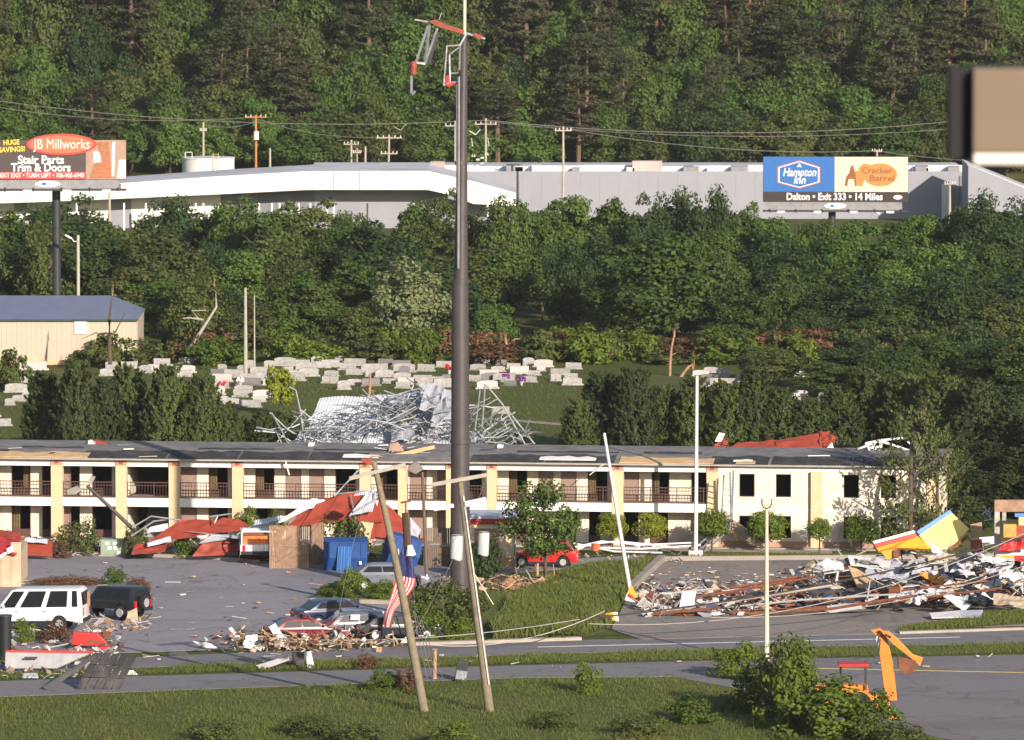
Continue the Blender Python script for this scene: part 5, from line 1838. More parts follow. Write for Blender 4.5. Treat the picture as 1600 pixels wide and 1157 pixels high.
pf = G(642, 1006)
Yf = pf.y
fl = rootat(pf, 'flag', 'American flag hanging limp from a thin leaning staff', 'flag')
mb = MB()
mb.tube([P(642, 1006, Yf), P(622, 858, Yf)], 0.035, 8)
mb.build('staff', m_whitemetal, fl, smooth=True)


def flag_pt(u, v):
    # u along the hoist (0 top) to the fly end, v across the cloth; it hangs down and twists to the left
    a = (629 - 24 * u ** 1.4 + 6 * math.sin(u * 6) * u, 868 + 112 * u)
    wdt = (15 + 20 * math.sin(min(1, u * 1.35) * math.pi) ** 1.2) * (1 - 0.25 * u)
    px = a[0] + (v - 0.25) * wdt
    py = a[1] + (v - 0.5) * 10 * (1 - u)
    return P(px, py, Yf - 0.15 - 0.12 * math.sin(v * 9 + u * 5))


m_fr, m_fw, m_fb = mat('flag_red', (0.50, 0.025, 0.03), 0.9, 0.1), mat('flag_white', (0.58, 0.56, 0.54), 0.9, 0.05), mat('flag_blue', (0.025, 0.03, 0.11), 0.9, 0.1)
for i in range(13):
    mb = MB()
    u0, u1 = 0.0, 1.0
    if i < 13:
        # stripes run along the hanging cloth in the lower part and across the width in the upper part
        mb.grid(lambda s, t: flag_pt(0.30 + 0.70 * s, (i + t) / 13), 16, 1)
    mb.build('stripe', m_fr if i % 2 == 0 else m_fw, fl)
mb = MB()
mb.grid(lambda s, t: flag_pt(0.0 + 0.299 * s, t), 8, 6)
cn = mb.build('canton', m_fb, fl)
mb = MB()
for i in range(5):
    for j in range(4):
        c = flag_pt(0.03 + 0.052 * i, 0.15 + 0.22 * j) + Vector((0, -0.02, 0))
        mb.prism([c + Vector((0.045 * math.cos(a * math.pi / 5 + math.pi / 2) * (1 if a % 2 == 0 else 0.45), 0, 0.045 * math.sin(a * math.pi / 5 + math.pi / 2) * (1 if a % 2 == 0 else 0.45))) for a in range(10)], (0, -0.004, 0))
mb.build('stars', m_fw, cn)

# ------------------------------------------------------------------ other poles
pw = G(986, 930)
lp = rootat(pw, 'leaning_pole', 'bent white metal pole leaning over the grassy bank', 'pole')
mb = MB()
mb.tube([P(986, 930, pw.y), P(973, 855, pw.y), P(944, 677, pw.y)], [M(3.4, pw.y), M(3.2, pw.y), M(2.3, pw.y)], 12)
mb.build('shaft', mat('silver_pole', (0.52, 0.50, 0.50), 0.45, 0.08), lp, smooth=True)
mb = MB()
mb.tube([P(984.6, 922, pw.y), P(986.4, 932, pw.y)], M(5.2, pw.y), 12)
mb.build('base_flange', m_galv, lp)

pw = G(1087, 868)
fp = rootat(pw, 'flagpole', 'upright white pole without a flag in front of the motel', 'pole')
mb = MB()
mb.tube([P(1087, 868, pw.y), P(1089, 588, pw.y)], [M(3.4, pw.y), M(2.4, pw.y)], 12)
mb.build('shaft', m_whitemetal, fp, smooth=True)
mb = MB()
mb.box((pw.x, pw.y, 0.15), (0.9, 0.9, 0.3))
mb.build('footing', m_white, fp)

pw = G(1198, 1036)
fk = rootat(pw, 'forked_lamp_post', 'tan lamp post ending in an empty two-pronged fork', 'street lamp')
mb = MB()
mb.tube([P(1198, 1036, pw.y), P(1198, 796, pw.y)], [M(4.2, pw.y), M(2.6, pw.y)], 10)
mb.build('post', mat('tan_concrete_post', (0.50, 0.42, 0.35), 0.8, 0.1), fk, smooth=True)
mb = MB()
for s in (-1, 1):
    mb.tube([P(1198, 795, pw.y), P(1198 + s * 5, 793, pw.y), P(1198 + s * 7.5, 788, pw.y), P(1198 + s * 7.5, 780, pw.y)], 0.05, 6)
mb.build('fork', m_rust, fk)

pw = G(1371, 1012)
mk = rootat(pw, 'marker_post', 'short white marker post in the median by the digger', 'post')
mb = MB()
mb.box((pw.x, pw.y, 0.45), (0.12, 0.05, 0.9))
mb.build('blade', m_whitemetal, mk)
mb = MB()
mb.box((pw.x, pw.y - 0.03, 0.75), (0.08, 0.01, 0.14))
mb.build('reflector', m_lens, mk)
pw = G(679, 1062)
mk = rootat(pw, 'wood_post', 'short tan wooden post on the verge between the leaning poles', 'post')
mb = MB()
mb.tube([(pw.x, pw.y, 0), (pw.x + 0.03, pw.y, 1.65)], [0.11, 0.1], 8)
mb.build('shaft', m_timber, mk)
mb = MB()
mb.box((pw.x + 0.03, pw.y, 1.7), (0.3, 0.3, 0.08))
mb.build('cap', m_oldwood, mk)
# dark signal box on the verge
pw = G(721, 1064)
mk = rootat(pw, 'scrap_cabinet', 'toppled dark grey metal cabinet at the road edge', 'cabinet')
mb = MB()
mb.box((pw.x, pw.y, 0.55), (0.62, 0.6, 1.1), Matrix.Rotation(0.15, 3, 'Y'))
mb.build('body', m_darksteel, mk, bevel=0.03)
mb = MB()
mb.box((pw.x, pw.y - 0.35, 0.35), (0.6, 0.03, 0.5), Matrix.Rotation(0.15, 3, 'Y'))
mb.build('door', m_galv, mk)

# toppled double lamp
Yd = GY(871)
pd_ = P(250, 866, Yd)
tl = thing('toppled_lamp', 'dark double-headed lamp post toppled against the motel front', 'street lamp', (pd_.x, Yd, 0), 0, None, True)
mb = MB()
mb.tube([P(250, 867, Yd), P(136, 759, Yd)], [0.15, 0.11], 10)
mb.build('post', mat('dark_bronze_paint', (0.05, 0.042, 0.040), 0.5), tl, smooth=True)
for pts in ([(104, 766), (120, 760), (128, 766), (118, 773), (106, 773)], [(136, 755), (142, 744), (149, 746), (143, 757)]):
    mb = MB()
    mb.prism([P(x, y, Yd - 0.2) for x, y in pts], (0, 0.5, 0))
    mb.build('lamp_head', mat('grey_lamp_head', (0.22, 0.21, 0.19), 0.6), tl)

# near beige sign box, out of focus on the camera's own slope
Yn = 92.0
a, b = P(1520, 258, Yn), P(1720, 108, Yn)
ng = thing('sign_box', 'blurred beige sign box with dark side and white lower edge', 'sign', (b.x - 0.2, Yn + 0.4, tz(0, Yn)), 0, None, True)
mb = MB()
mb.span(a.x, b.x, Yn, Yn + 0.9, a.z + 0.145, b.z)
mb.build('cabinet', mat('beige_sign_face', (0.155, 0.115, 0.082), 0.7, 0.05), ng, bevel=0.03)
mb = MB()
mb.span(a.x + 0.005, b.x, Yn - 0.03, Yn + 0.87, a.z, a.z + 0.14)
mb.build('lower_edge', mat('white_sign_edge', (0.58, 0.55, 0.51), 0.5, 0.03), ng, bevel=0.03)
mb = MB()
c, d = P(1485, 250, Yn), P(1519, 110, Yn)
mb.span(c.x, a.x - 0.004, Yn + 0.25, Yn + 0.9, c.z, d.z)
mb.build('side_box', mat('black_sign_side', (0.016, 0.014, 0.016), 0.8, 0.1), ng, bevel=0.02)
mb = MB()
mb.tube([(b.x - 0.2, Yn + 0.4, tz(0, Yn) - 0.3), (b.x - 0.2, Yn + 0.4, a.z + 0.1)], 0.12, 12)
mb.build('post', m_darksteel, ng)


# ------------------------------------------------------------------ vehicles
def paint(name, col, rough=0.3):
    return mat(name, col, rough, 0.06, 1.2, spec=0.55, dirt=tuple(0.8 * c + 0.02 for c in col), dscale=0.9, damt=0.55)


CARK = dict(
    sedan=dict(body=[(-.5, .30), (-.5, .72), (-.487, .93), (-.36, .98), (.20, .94), (.43, .80), (.49, .66), (.5, .30)],
               cab=[(-.40, .955), (-.27, 1.37), (-.17, 1.44), (.03, 1.44), (.09, 1.40), (.25, .93)], ax=(-.30, .31), H=1.45, wr=.33),
    hatch=dict(body=[(-.5, .30), (-.5, .80), (-.48, .98), (-.30, 1.0), (.20, .96), (.42, .82), (.49, .66), (.5, .30)],
               cab=[(-.47, .97), (-.40, 1.40), (-.30, 1.50), (.02, 1.50), (.08, 1.45), (.27, .94)], ax=(-.30, .31), H=1.5, wr=.33),
    van=dict(body=[(-.5, .42), (-.5, 1.18), (.22, 1.18), (.30, 1.16), (.46, 1.02), (.495, .85), (.5, .42)],
             cab=[(-.5, 1.15), (-.485, 1.98), (-.46, 2.10), (.10, 2.10), (.16, 2.05), (.30, 1.14)], ax=(-.28, .34), H=2.1, wr=.38),
    suv=dict(body=[(-.5, .45), (-.5, 1.05), (.16, 1.05), (.44, .98), (.495, .85), (.5, .45)],
             cab=[(-.5, 1.02), (-.47, 1.66), (-.43, 1.75), (.02, 1.75), (.08, 1.70), (.20, 1.02)], ax=(-.29, .31), H=1.75, wr=.40),
    pickup=dict(body=[(-.5, .55), (-.5, 1.12), (.20, 1.12), (.45, 1.05), (.495, .9), (.5, .55)],
                cab=[(-.05, 1.10), (-.03, 1.75), (0.0, 1.85), (.14, 1.85), (.19, 1.80), (.30, 1.10)], ax=(-.29, .31), H=1.85, wr=.40))


def car(name, label, kind, L, W, colm, loc, rz, glass=None, side_glass=((0.1, 0.5), (0.52, 0.92)), cut=None, crush=0.0, cat='car', extra=None, roll=(0, 0)):
    K = CARK[kind]
    glass = glass or m_glass
    t = thing(name, label, cat, loc, rz)
    t.rotation_euler = (roll[0], roll[1], rz)
    t.scale = (1.08, 1.08, 1.1)
    wr = K['wr']
    body = [(x * L, z) for x, z in K['body']]
    zb = body[0][1]
    poly = list(body)
    axs = [a * L for a in K['ax']]
    under = []
    for ax in sorted(axs, reverse=True):
        R_ = wr + 0.06
        for i in range(9):
            th = math.pi * i / 8
            z = wr + R_ * math.sin(th)
            if z > zb:
                under.append((ax + R_ * math.cos(th), max(z, zb)))
    poly += under
    mb = MB()
    mb.prism([(x, -W / 2, z) for x, z in poly], (0, W, 0))
    if crush:
        rc = random.Random(3)
        mb.v = [(x, y, z - (crush * (0.5 + 0.5 * rc.random()) if z > 0.7 else 0)) for x, y, z in mb.v]
    mb.build('body', colm, t, bevel=0.045, smooth=True)
    cab = [(x * L, z - crush) for x, z in K['cab']]
    z0_, z1_ = cab[0][1], max(z for x, z in cab)
    wb, wt = W * 0.955, W * (0.78 if kind != 'van' else 0.86)

    def hw(z):
        return (wb + (wt - wb) * max(0, min(1, (z - z0_) / (z1_ - z0_)))) / 2
    mb = MB()
    n_ = len(cab)
    vs = [(x, -hw(z), z) for x, z in cab] + [(x, hw(z), z) for x, z in cab]
    mb.add(vs, [tuple(range(n_ - 1, -1, -1)), tuple(range(n_, 2 * n_))] + [(i, (i + 1) % n_, n_ + (i + 1) % n_, n_ + i) for i in range(n_)])
    mb.build('cabin', colm, t, bevel=0.03, smooth=True)
    # side windows
    xr0, xf0 = cab[0][0], cab[-1][0]
    xr1, xf1 = cab[1][0], cab[-2][0]
    zlo, zhi = z0_ + 0.07, z1_ - 0.10

    def edge_x(s, z):
        f = (z - z0_) / (z1_ - z0_)
        a_ = xr0 + (xr1 - xr0) * min(1, f * 1.05)
        b_ = xf0 + (xf1 - xf0) * min(1, f * 1.05)
        return a_ + (b_ - a_) * s
    for sgn in (-1, 1):
        for (s0, s1) in side_glass:
            mb = MB()
            pts = [(edge_x(s0, zlo), sgn * (hw(zlo) + 0.012), zlo), (edge_x(s1, zlo), sgn * (hw(zlo) + 0.012), zlo),
                   (edge_x(s1, zhi), sgn * (hw(zhi) + 0.012), zhi), (edge_x(s0, zhi), sgn * (hw(zhi) + 0.012), zhi)]
            mb.prism(pts, (0, -sgn * 0.02, 0))
            mb.build('side_window', glass, t)
    for (i0, i1, nm, off) in ((-1, -2, 'windscreen', 1), (0, 1, 'rear_window', -1)):
        (xa, za), (xb, zb2) = cab[i0], cab[i1]
        f0, f1 = 0.14, 0.9
        pa = (xa + (xb - xa) * f0, za + (zb2 - za) * f0)
        pb2 = (xa + (xb - xa) * f1, za + (zb2 - za) * f1)
        o_ = 0.015 * off
        mb = MB()
        mb.prism([(pa[0] + o_, -hw(pa[1]) + 0.1, pa[1] + 0.008), (pa[0] + o_, hw(pa[1]) - 0.1, pa[1] + 0.008), (pb2[0] + o_, hw(pb2[1]) - 0.1, pb2[1] + 0.008), (pb2[0] + o_, -hw(pb2[1]) + 0.1, pb2[1] + 0.008)], (-o_, 0, -0.012))
        mb.build(nm, glass, t)
    for ax in axs:
        for sgn in (-1, 1):
            mb = MB()
            y0_ = sgn * (W / 2 - 0.11)
            mb.tube([(ax, y0_ - 0.11, wr), (ax, y0_ - 0.09, wr), (ax, y0_ + 0.09, wr), (ax, y0_ + 0.11, wr)], [wr * 0.9, wr, wr, wr * 0.9], 20)
            wl = mb.build('wheel', m_tyre, t, smooth=True)
            mb = MB()
            mb.tube([(ax, y0_ + sgn * 0.10, wr), (ax, y0_ + sgn * 0.122, wr)], [wr * 0.62, wr * 0.55], 16)
            mb.build('rim', m_rim, wl)
    zl = body[1][1]
    for sgn in (-1, 1):
        mb = MB()
        mb.box((-L / 2 - 0.005, sgn * (W / 2 - 0.22), zl - 0.02 if kind in ('sedan', 'hatch') else zl - 0.22), (0.06, 0.36 if kind in ('sedan', 'hatch') else 0.18, 0.15 if kind in ('sedan', 'hatch') else 0.42))
        mb.build('tail_light', m_lens, t, bevel=0.015)
        mb = MB()
        mb.box((L / 2 - 0.035, sgn * (W / 2 - 0.26), 0.66 if kind in ('sedan', 'hatch') else 0.8), (0.07, 0.38, 0.14))
        mb.build('headlight', m_clear, t, bevel=0.015)
        mb = MB()
        mb.box((edge_x(0.93, zlo), sgn * (W / 2 + 0.07), zlo + 0.08), (0.12, 0.16, 0.12))
        mb.build('mirror', colm, t, bevel=0.02)
        mb = MB()
        mb.box((edge_x(0.5, zlo) - 0.25, sgn * (W / 2 + 0.006), z0_ - 0.13), (0.16, 0.03, 0.03))
        mb.box((edge_x(0.9, zlo) - 0.55, sgn * (W / 2 + 0.006), z0_ - 0.13), (0.16, 0.03, 0.03))
        mb.build('door_handles', m_blackp, t)
    mb = MB()
    mb.box((-L / 2 - 0.012, 0, zl - 0.16 if kind in ('sedan', 'hatch') else zb + 0.22), (0.02, 0.34, 0.17))
    mb.build('number_plate', mp_white, t)
    for sgn in (-1, 1):
        mb = MB()
        mb.box((sgn * (L / 2 + 0.01), 0, zb + 0.12), (0.12, W * 0.94, 0.2))
        mb.build('bumper', colm if kind in ('sedan', 'hatch') else m_blackp, t, bevel=0.03)
    if extra:
        extra(t, L, W, hw)
    return t


def cpos(px, py):
    p = G(px, py)
    return (p.x, p.y, 0.03)


rad = math.radians
m_pblue = paint('car_blue', (0.010, 0.022, 0.075))
m_pgrey = paint('car_grey', (0.085, 0.095, 0.125))
m_pred = paint('car_dark_red', (0.19, 0.020, 0.024))
m_pnavy = paint('car_navy', (0.016, 0.019, 0.032))
m_psilver = paint('car_silver', (0.13, 0.145, 0.18))
m_pred2 = paint('car_bright_red', (0.42, 0.014, 0.016))
m_pwhite = paint('car_white', (0.58, 0.58, 0.60))
m_pblack = paint('car_black', (0.012, 0.013, 0.017))

car('car', 'dark blue sedan seen from its tail at the back of the wrecked cars', 'sedan', 4.8, 1.85, m_pblue, cpos(527, 978), rad(22), roll=(0, 0))


def open_door(t, L, W, hw):
    mb = MB()
    mb.prism([(0.55, -W / 2 - 0.02, 0.4), (0.75, -W / 2 - 0.75, 0.4), (0.72, -W / 2 - 0.75, 0.95), (0.35, -W / 2 - 0.7, 1.35), (0.2, -W / 2 - 0.02, 1.38), (0.5, -W / 2 - 0.02, 0.9)], (0.06, 0, 0))
    mb.build('open_door', m_pgrey, t)
    mb = MB()
    mb.box((-0.6, -W / 2 - 0.0, 1.18), (0.5, 0.1, 0.25), Matrix.Rotation(0.4, 3, 'X'))
    mb.build('airbag', m_white, t)


car('car', 'grey sedan with sprung open door beside the crushed red car', 'sedan', 4.7, 1.8, m_pgrey, cpos(566, 997), rad(14), crush=0.1, extra=open_door)


def wreck(t, L, W, hw):
    rr = random.Random(9)
    for i, m_ in enumerate((m_pred, m_blackp, m_pred, m_galv)):
        mb = MB()
        mb.grid(lambda s, v: Vector((-0.6 + 1.6 * s + i * 0.3, -0.8 + 1.5 * v, 1.0 + 0.35 * math.sin(s * 5 + i) + 0.25 * rr.random())), 5, 4)
        mb.build('crumpled_panel', m_, t, thick=0.03)


car('car', 'crushed dark red sedan buried in broken timber', 'sedan', 4.5, 1.8, m_pred, cpos(478, 1004), rad(12), crush=0.16, extra=wreck)
car('car', 'dark navy sedan behind the leaning pole at the kerb', 'sedan', 4.6, 1.8, m_pnavy, cpos(622, 1000), rad(10), crush=0.14)
car('car', 'silver sedan parked behind the island shrubs', 'sedan', 4.6, 1.8, m_psilver, cpos(606, 921), rad(4))
car('car', 'bright red hatchback parked behind the rounded tree', 'hatch', 4.0, 1.75, m_pred2, cpos(849, 886), rad(176))


def vanx(t, L, W, hw):
    mb = MB()
    mb.box((-L / 2 - 0.03, -W / 2 + 0.35, 1.45), (0.05, 0.5, 0.75))
    mb.build('inner_rear_panel', m_timber, t)


car('van', 'white passenger van with blown-out side windows', 'van', 5.9, 2.05, m_pwhite, cpos(52, 986), rad(172), side_glass=((0.055, 0.125), (0.185, 0.43), (0.49, 0.74), (0.80, 0.96)), cat='van', extra=vanx, roll=(0, rad(1.5))).scale = (1.08, 1.1, 1.2)


def suvx(t, L, W, hw):
    mb = MB()
    mb.tube([(-L / 2 - 0.35, 0.15, 0.95), (-L / 2 - 0.12, 0.15, 0.95)], 0.40, 20)
    w_ = mb.build('spare_wheel', m_tyre, t, smooth=True)
    mb = MB()
    mb.tube([(-L / 2 - 0.37, 0.15, 0.95), (-L / 2 - 0.34, 0.15, 0.95)], 0.24, 16)
    mb.build('rim', m_rim, w_)


car('suv', 'black off-road vehicle with rear spare wheel behind the white van', 'suv', 4.4, 1.85, m_pblack, cpos(172, 966), rad(148), cat='vehicle', extra=suvx).scale = (1.08, 1.08, 1.12)


def trk(t, L, W, hw):
    mb = MB()
    mb.box((-L / 2 + 1.4, 0, 1.35), (1.6, W * 0.8, 0.5))
    mb.build('orange_load', mat('orange_crates', (0.50, 0.14, 0.04), 0.8, 0.3, 2), t)
    mb = MB()
    for s in (-1, 1):
        mb.bar((-L / 2 + 0.1, s * (W / 2 - 0.1), 1.1), (-L / 2 + 0.1, s * (W / 2 - 0.1), 1.9), 0.08)
        mb.bar((-L / 2 + 0.1, s * (W / 2 - 0.1), 1.9), (-L / 2 + 2.2, s * (W / 2 - 0.1), 1.9), 0.08)
    mb.bar((-L / 2 + 0.1, -W / 2 + 0.1, 1.9), (-L / 2 + 0.1, W / 2 - 0.1, 1.9), 0.08)
    mb.build('ladder_rack', m_pwhite, t)


car('pickup', 'white pickup with orange load seen from behind by the board fence', 'pickup', 5.3, 2.0, m_pwhite, (G(398, 880).x, G(398, 880).y + 1.6, 0.03), rad(94), cat='pickup', extra=trk)

# orange digger (backhoe) on the near road
dgp = G(1330, 1120)
Yd = dgp.y
dg = rootat(dgp, 'backhoe', 'orange backhoe digger with folded arm and rusty bucket', 'digger')
mb = MB()
mb.prism([P(1360, 985, Yd), P(1375, 982, Yd), P(1385, 990, Yd), P(1396, 1040, Yd), P(1402, 1095, Yd), P(1384, 1095, Yd), P(1378, 1050, Yd), P(1374, 1020, Yd), P(1376, 1000, Yd)], (0, 0.35, 0))
mb.build('boom', m_orange, dg, bevel=0.03)
mb = MB()
mb.prism([P(1374, 984, Yd - 0.1), P(1388, 986, Yd - 0.1), P(1402, 997, Yd - 0.1), P(1426, 1022, Yd - 0.1), P(1442, 1027, Yd - 0.1), P(1437, 1041, Yd - 0.1), P(1428, 1032, Yd - 0.1), P(1396, 1007, Yd - 0.1)], (0, -0.3, 0))
st = mb.build('dipper_arm', m_orange, dg, bevel=0.03)
mb = MB()
mb.prism([P(1395, 1001, Yd - 0.402), P(1399, 998, Yd - 0.402), P(1416, 1012, Yd - 0.402), P(1412, 1016, Yd - 0.402)], (0, -0.01, 0))
mb.build('white_mark', mp_white, st)
mb = MB()
mb.prism([P(1403, 1026, Yd - 0.5), P(1432, 1033, Yd - 0.5), P(1427, 1052, Yd - 0.5), P(1415, 1056, Yd - 0.5), P(1404, 1045, Yd - 0.5)], (0, 0.8, 0))
bk = mb.build('bucket', m_rust, dg, bevel=0.02)
mb = MB()
for i in range(4):
    c = P(1417, 1055, Yd - 0.45 + i * 0.22)
    mb.bar(c, c + Vector((-0.05, 0, -0.2)), 0.07)
mb.build('teeth', m_darksteel, bk)
mb = MB()
mb.bar(P(1374, 990, Yd - 0.35), P(1366, 1030, Yd - 0.35), 0.09)
mb.bar(P(1376, 988, Yd - 0.3), P(1392, 996, Yd - 0.42), 0.1)
mb.build('ram', m_darksteel, dg)
cx_ = P(1320, 1040, Yd).x
mb = MB()
mb.span(cx_ - 1.9, cx_ + 1.2, Yd - 0.5, Yd + 0.5, 0.75, 1.75)
mb.span(cx_ - 0.3, cx_ + 1.3, Yd - 0.8, Yd + 0.8, 0.6, 1.5)
mb.span(cx_ + 1.3, cx_ + 2.4, Yd - 0.3, Yd + 0.45, 0.5, 1.2)
mb.build('body', m_orange, dg, bevel=0.05)
for dx, dy in ((-0.2, -0.7), (-0.2, 0.7), (1.1, -0.7), (1.1, 0.7)):
    mb = MB()
    mb.bar((cx_ + dx, Yd + dy, 1.5), (cx_ + dx, Yd + dy, 2.75), 0.08)
    mb.build('cab_post', m_darksteel, dg)
mb = MB()
mb.span(cx_ - 0.35, cx_ + 1.25, Yd - 0.8, Yd + 0.8, 2.75, 2.9)
mb.build('canopy', m_brightred, dg, bevel=0.03)
mb = MB()
mb.span(cx_ - 2.0, cx_ - 1.9, Yd - 0.45, Yd + 0.45, 0.8, 1.7)
mb.build('grille', m_darksteel, dg)
mb = MB()
mb.prism([(cx_ - 3.0, Yd - 1.0, 0.15), (cx_ - 2.2, Yd - 1.0, 0.15), (cx_ - 2.0, Yd - 1.0, 1.0), (cx_ - 2.2, Yd - 1.0, 1.0), (cx_ - 2.35, Yd - 1.0, 0.4)], (0, 2.0, 0))
mb.build('loader_bucket', m_orange, dg)
for (dx, r_) in ((0.7, 0.72), (-1.5, 0.48)):
    for s in (-1, 1):
        mb = MB()
        y_ = Yd + s * 0.85
        mb.tube([(cx_ + dx, y_ - 0.2, r_), (cx_ + dx, y_ - 0.16, r_), (cx_ + dx, y_ + 0.16, r_), (cx_ + dx, y_ + 0.2, r_)], [r_ * 0.9, r_, r_, r_ * 0.9], 20)
        w_ = mb.build('wheel', m_tyre, dg, smooth=True)
        mb = MB()
        mb.tube([(cx_ + dx, y_ - 0.225, r_), (cx_ + dx, y_ + 0.225, r_)], r_ * 0.5, 14)
        mb.build('rim', m_orange, w_)
mb = MB()
for s in (-1, 1):
    mb.bar((cx_ + 2.0, Yd + s * 0.4, 0.9), (cx_ + 2.5, Yd + s * 1.2, 0.05), 0.16)
    mb.box((cx_ + 2.5, Yd + s * 1.2, 0.05), (0.4, 0.4, 0.06))
mb.build('stabiliser', m_orange, dg)
# ------------------------------------------------------------------ storm wreckage
rf_ = random.Random(33)


def quad_panel(mb, pts, t=0.06):
    """a slab through pixel corners (px, py, depth)"""
    ps = [P(x, y, d) for x, y, d in pts]
    n_ = (ps[1] - ps[0]).cross(ps[2] - ps[0])
    n_.normalize()
    mb.prism(ps, n_ * t)


def piece(name, label, cat, pts, m_, t=0.06, group=None):
    mb = MB()
    quad_panel(mb, pts, t)
    o = mb.build(name, m_, None)
    tag(o, label, cat, group)
    return o


def crumple(mb, corners, nu, nv, amp, rr, rib=0.0, ribn=0):
    """a bent sheet between four place points"""
    a, b, c, d = corners
    n_ = (b - a).cross(d - a).normalized()

    def fn(s, t):
        p = a.lerp(b, s).lerp(d.lerp(c, s), t)
        k_ = noise.noise(Vector((s * 3.1 + rr, t * 3.1, rr * 1.7))) * amp
        if ribn:
            k_ += rib * (1 if int(s * ribn * 2) % 2 else 0)
        return p + n_ * k_
    mb.grid(fn, nu, nv)


# board fence and dumpsters
Yf_ = GY(889)
fe = rootat(P(460, 889, Yf_), 'board_fence', 'brown board fence of the bin enclosure beside the white pickup', 'fence')
nb = 20
for i in range(nb):
    x0_, x1_ = 421 + 62 * i / nb, 421 + 62 * (i + 1) / nb
    a, b = P(x0_, 888.5, Yf_), P(x1_ - 0.8, 888.5, Yf_)
    mb = MB()
    mb.span(a.x, b.x, Yf_ + (0.02 if i % 2 else 0), Yf_ + 0.05, 0.03, P(421, 822, Yf_).z + rf_.uniform(-0.03, 0.03))
    mb.build('board', m_fence, fe)
for i in range(6):
    x0_, x1_ = 484 + 22 * i / 6, 484 + 22 * (i + 1) / 6
    a, b = P(x0_, 888, Yf_ + 0.4 + i * 0.45), P(x1_, 888, Yf_ + 0.4 + (i + 1) * 0.45)
    mb = MB()
    mb.prism([(a.x, a.y, 0.05), (b.x - 0.02, b.y - 0.02, 0.05), (b.x - 0.02, b.y - 0.02, 2.7), (a.x, a.y, 2.7)], (0, 0.05, 0))
    mb.build('board', m_fence, fe)
mb = MB()
a, b = P(421, 850, Yf_ + 0.1), P(483, 850, Yf_ + 0.1)
mb.bar((a.x, Yf_ - 0.02, 1.45), (b.x, Yf_ - 0.02, 1.45), 0.03, 0.06)
mb.build('rail', m_fence, fe)

Yf2 = GY(888)
fe = rootat(P(690, 888, Yf2 + 1), 'board_fence', 'dark brown board fence right of the blue dumpsters', 'fence')
m_fenced = mat('dark_brown_boards', (0.14, 0.10, 0.08), 0.9, 0.2, 2.0)  # much darker brown than the other board fence
for i in range(16):
    x0_, x1_ = 662 + 54 * i / 16, 662 + 54 * (i + 1) / 16
    a, b = P(x0_, 888, Yf2 + 1), P(x1_ - 0.4, 888, Yf2 + 1)
    mb = MB()
    mb.span(a.x, b.x, Yf2 + 1 + (0.02 if i % 2 else 0), Yf2 + 1.05, 0.03, P(680, 825, Yf2 + 1).z + rf_.uniform(-0.03, 0.03))
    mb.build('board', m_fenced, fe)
mb = MB()
a, b = P(672, 853, Yf2), P(712, 853, Yf2)
mb.bar((a.x, Yf2 + 0.97, a.z), (b.x, Yf2 + 0.97, a.z), 0.03, 0.07)
mb.build('rail', m_greysteel, fe)


def dumpster(px, py, wpx, hpx, lab, tilt=0.0, rz=0.0):
    p = G(px, py)
    w, h = M(wpx, p.y), M(hpx, p.y)
    t = thing('dumpster', lab, 'dumpster', (p.x, p.y, 0.03), rz)
    t.rotation_euler = (0, tilt, rz)
    d = 1.5
    prof = [(-d / 2 + 0.35, 0.0), (d / 2, 0.0), (d / 2, h), (-d / 2, h * 0.86), (-d / 2, h * 0.4)]
    mb = MB()
    mb.prism([(-w / 2 + 0.0, y, z) for y, z in prof], (w, 0, 0))
    bd = mb.build('bin', m_bluebin, t, bevel=0.02)
    for s in (-1, 1):
        mb = MB()
        mb.box((s * (w / 2 + 0.07), 0, h * 0.55), (0.12, d * 0.8, 0.16))
        mb.build('lift_pocket', m_bluebin, t)
    for i in range(4):
        x = -w / 2 + w * (i + 0.5) / 4
        mb = MB()
        mb.box((x, -d / 2 - 0.03, h * 0.63), (0.08, 0.06, h * 0.44))
        mb.build('rib', m_bluebin, bd)
    mb = MB()
    mb.span(-w / 2 - 0.04, w / 2 + 0.04, -d / 2 - 0.05, -d / 2 + 0.03, h * 0.86, h * 0.86 + 0.08)
    mb.build('rim', m_bluebin, t)
    return t, w, h, d


t, w, h, d = dumpster(540, 891, 68, 50, 'blue dumpster with a ribbed lid leaning against its front')
mb = MB()
crumple(mb, [Vector((-0.55, -1.1, 0.02)), Vector((0.35, -1.1, 0.02)), Vector((0.38, -0.86, 1.55)), Vector((-0.45, -0.86, 1.55))], 16, 2, 0.01, 1, 0.04, 6)
mb.build('fallen_lid', mat('light_blue_lid', (0.03, 0.11, 0.32), 0.5, 0.15), t, thick=0.03)
mb = MB()
mb.box((0.95, -0.79, 0.5), (0.16, 0.02, 0.2))
mb.build('sticker', mp_white, t)
dumpster(622, 886, 50, 52, 'blue dumpster knocked askew behind the leaning pole', 0.25, 0.35)

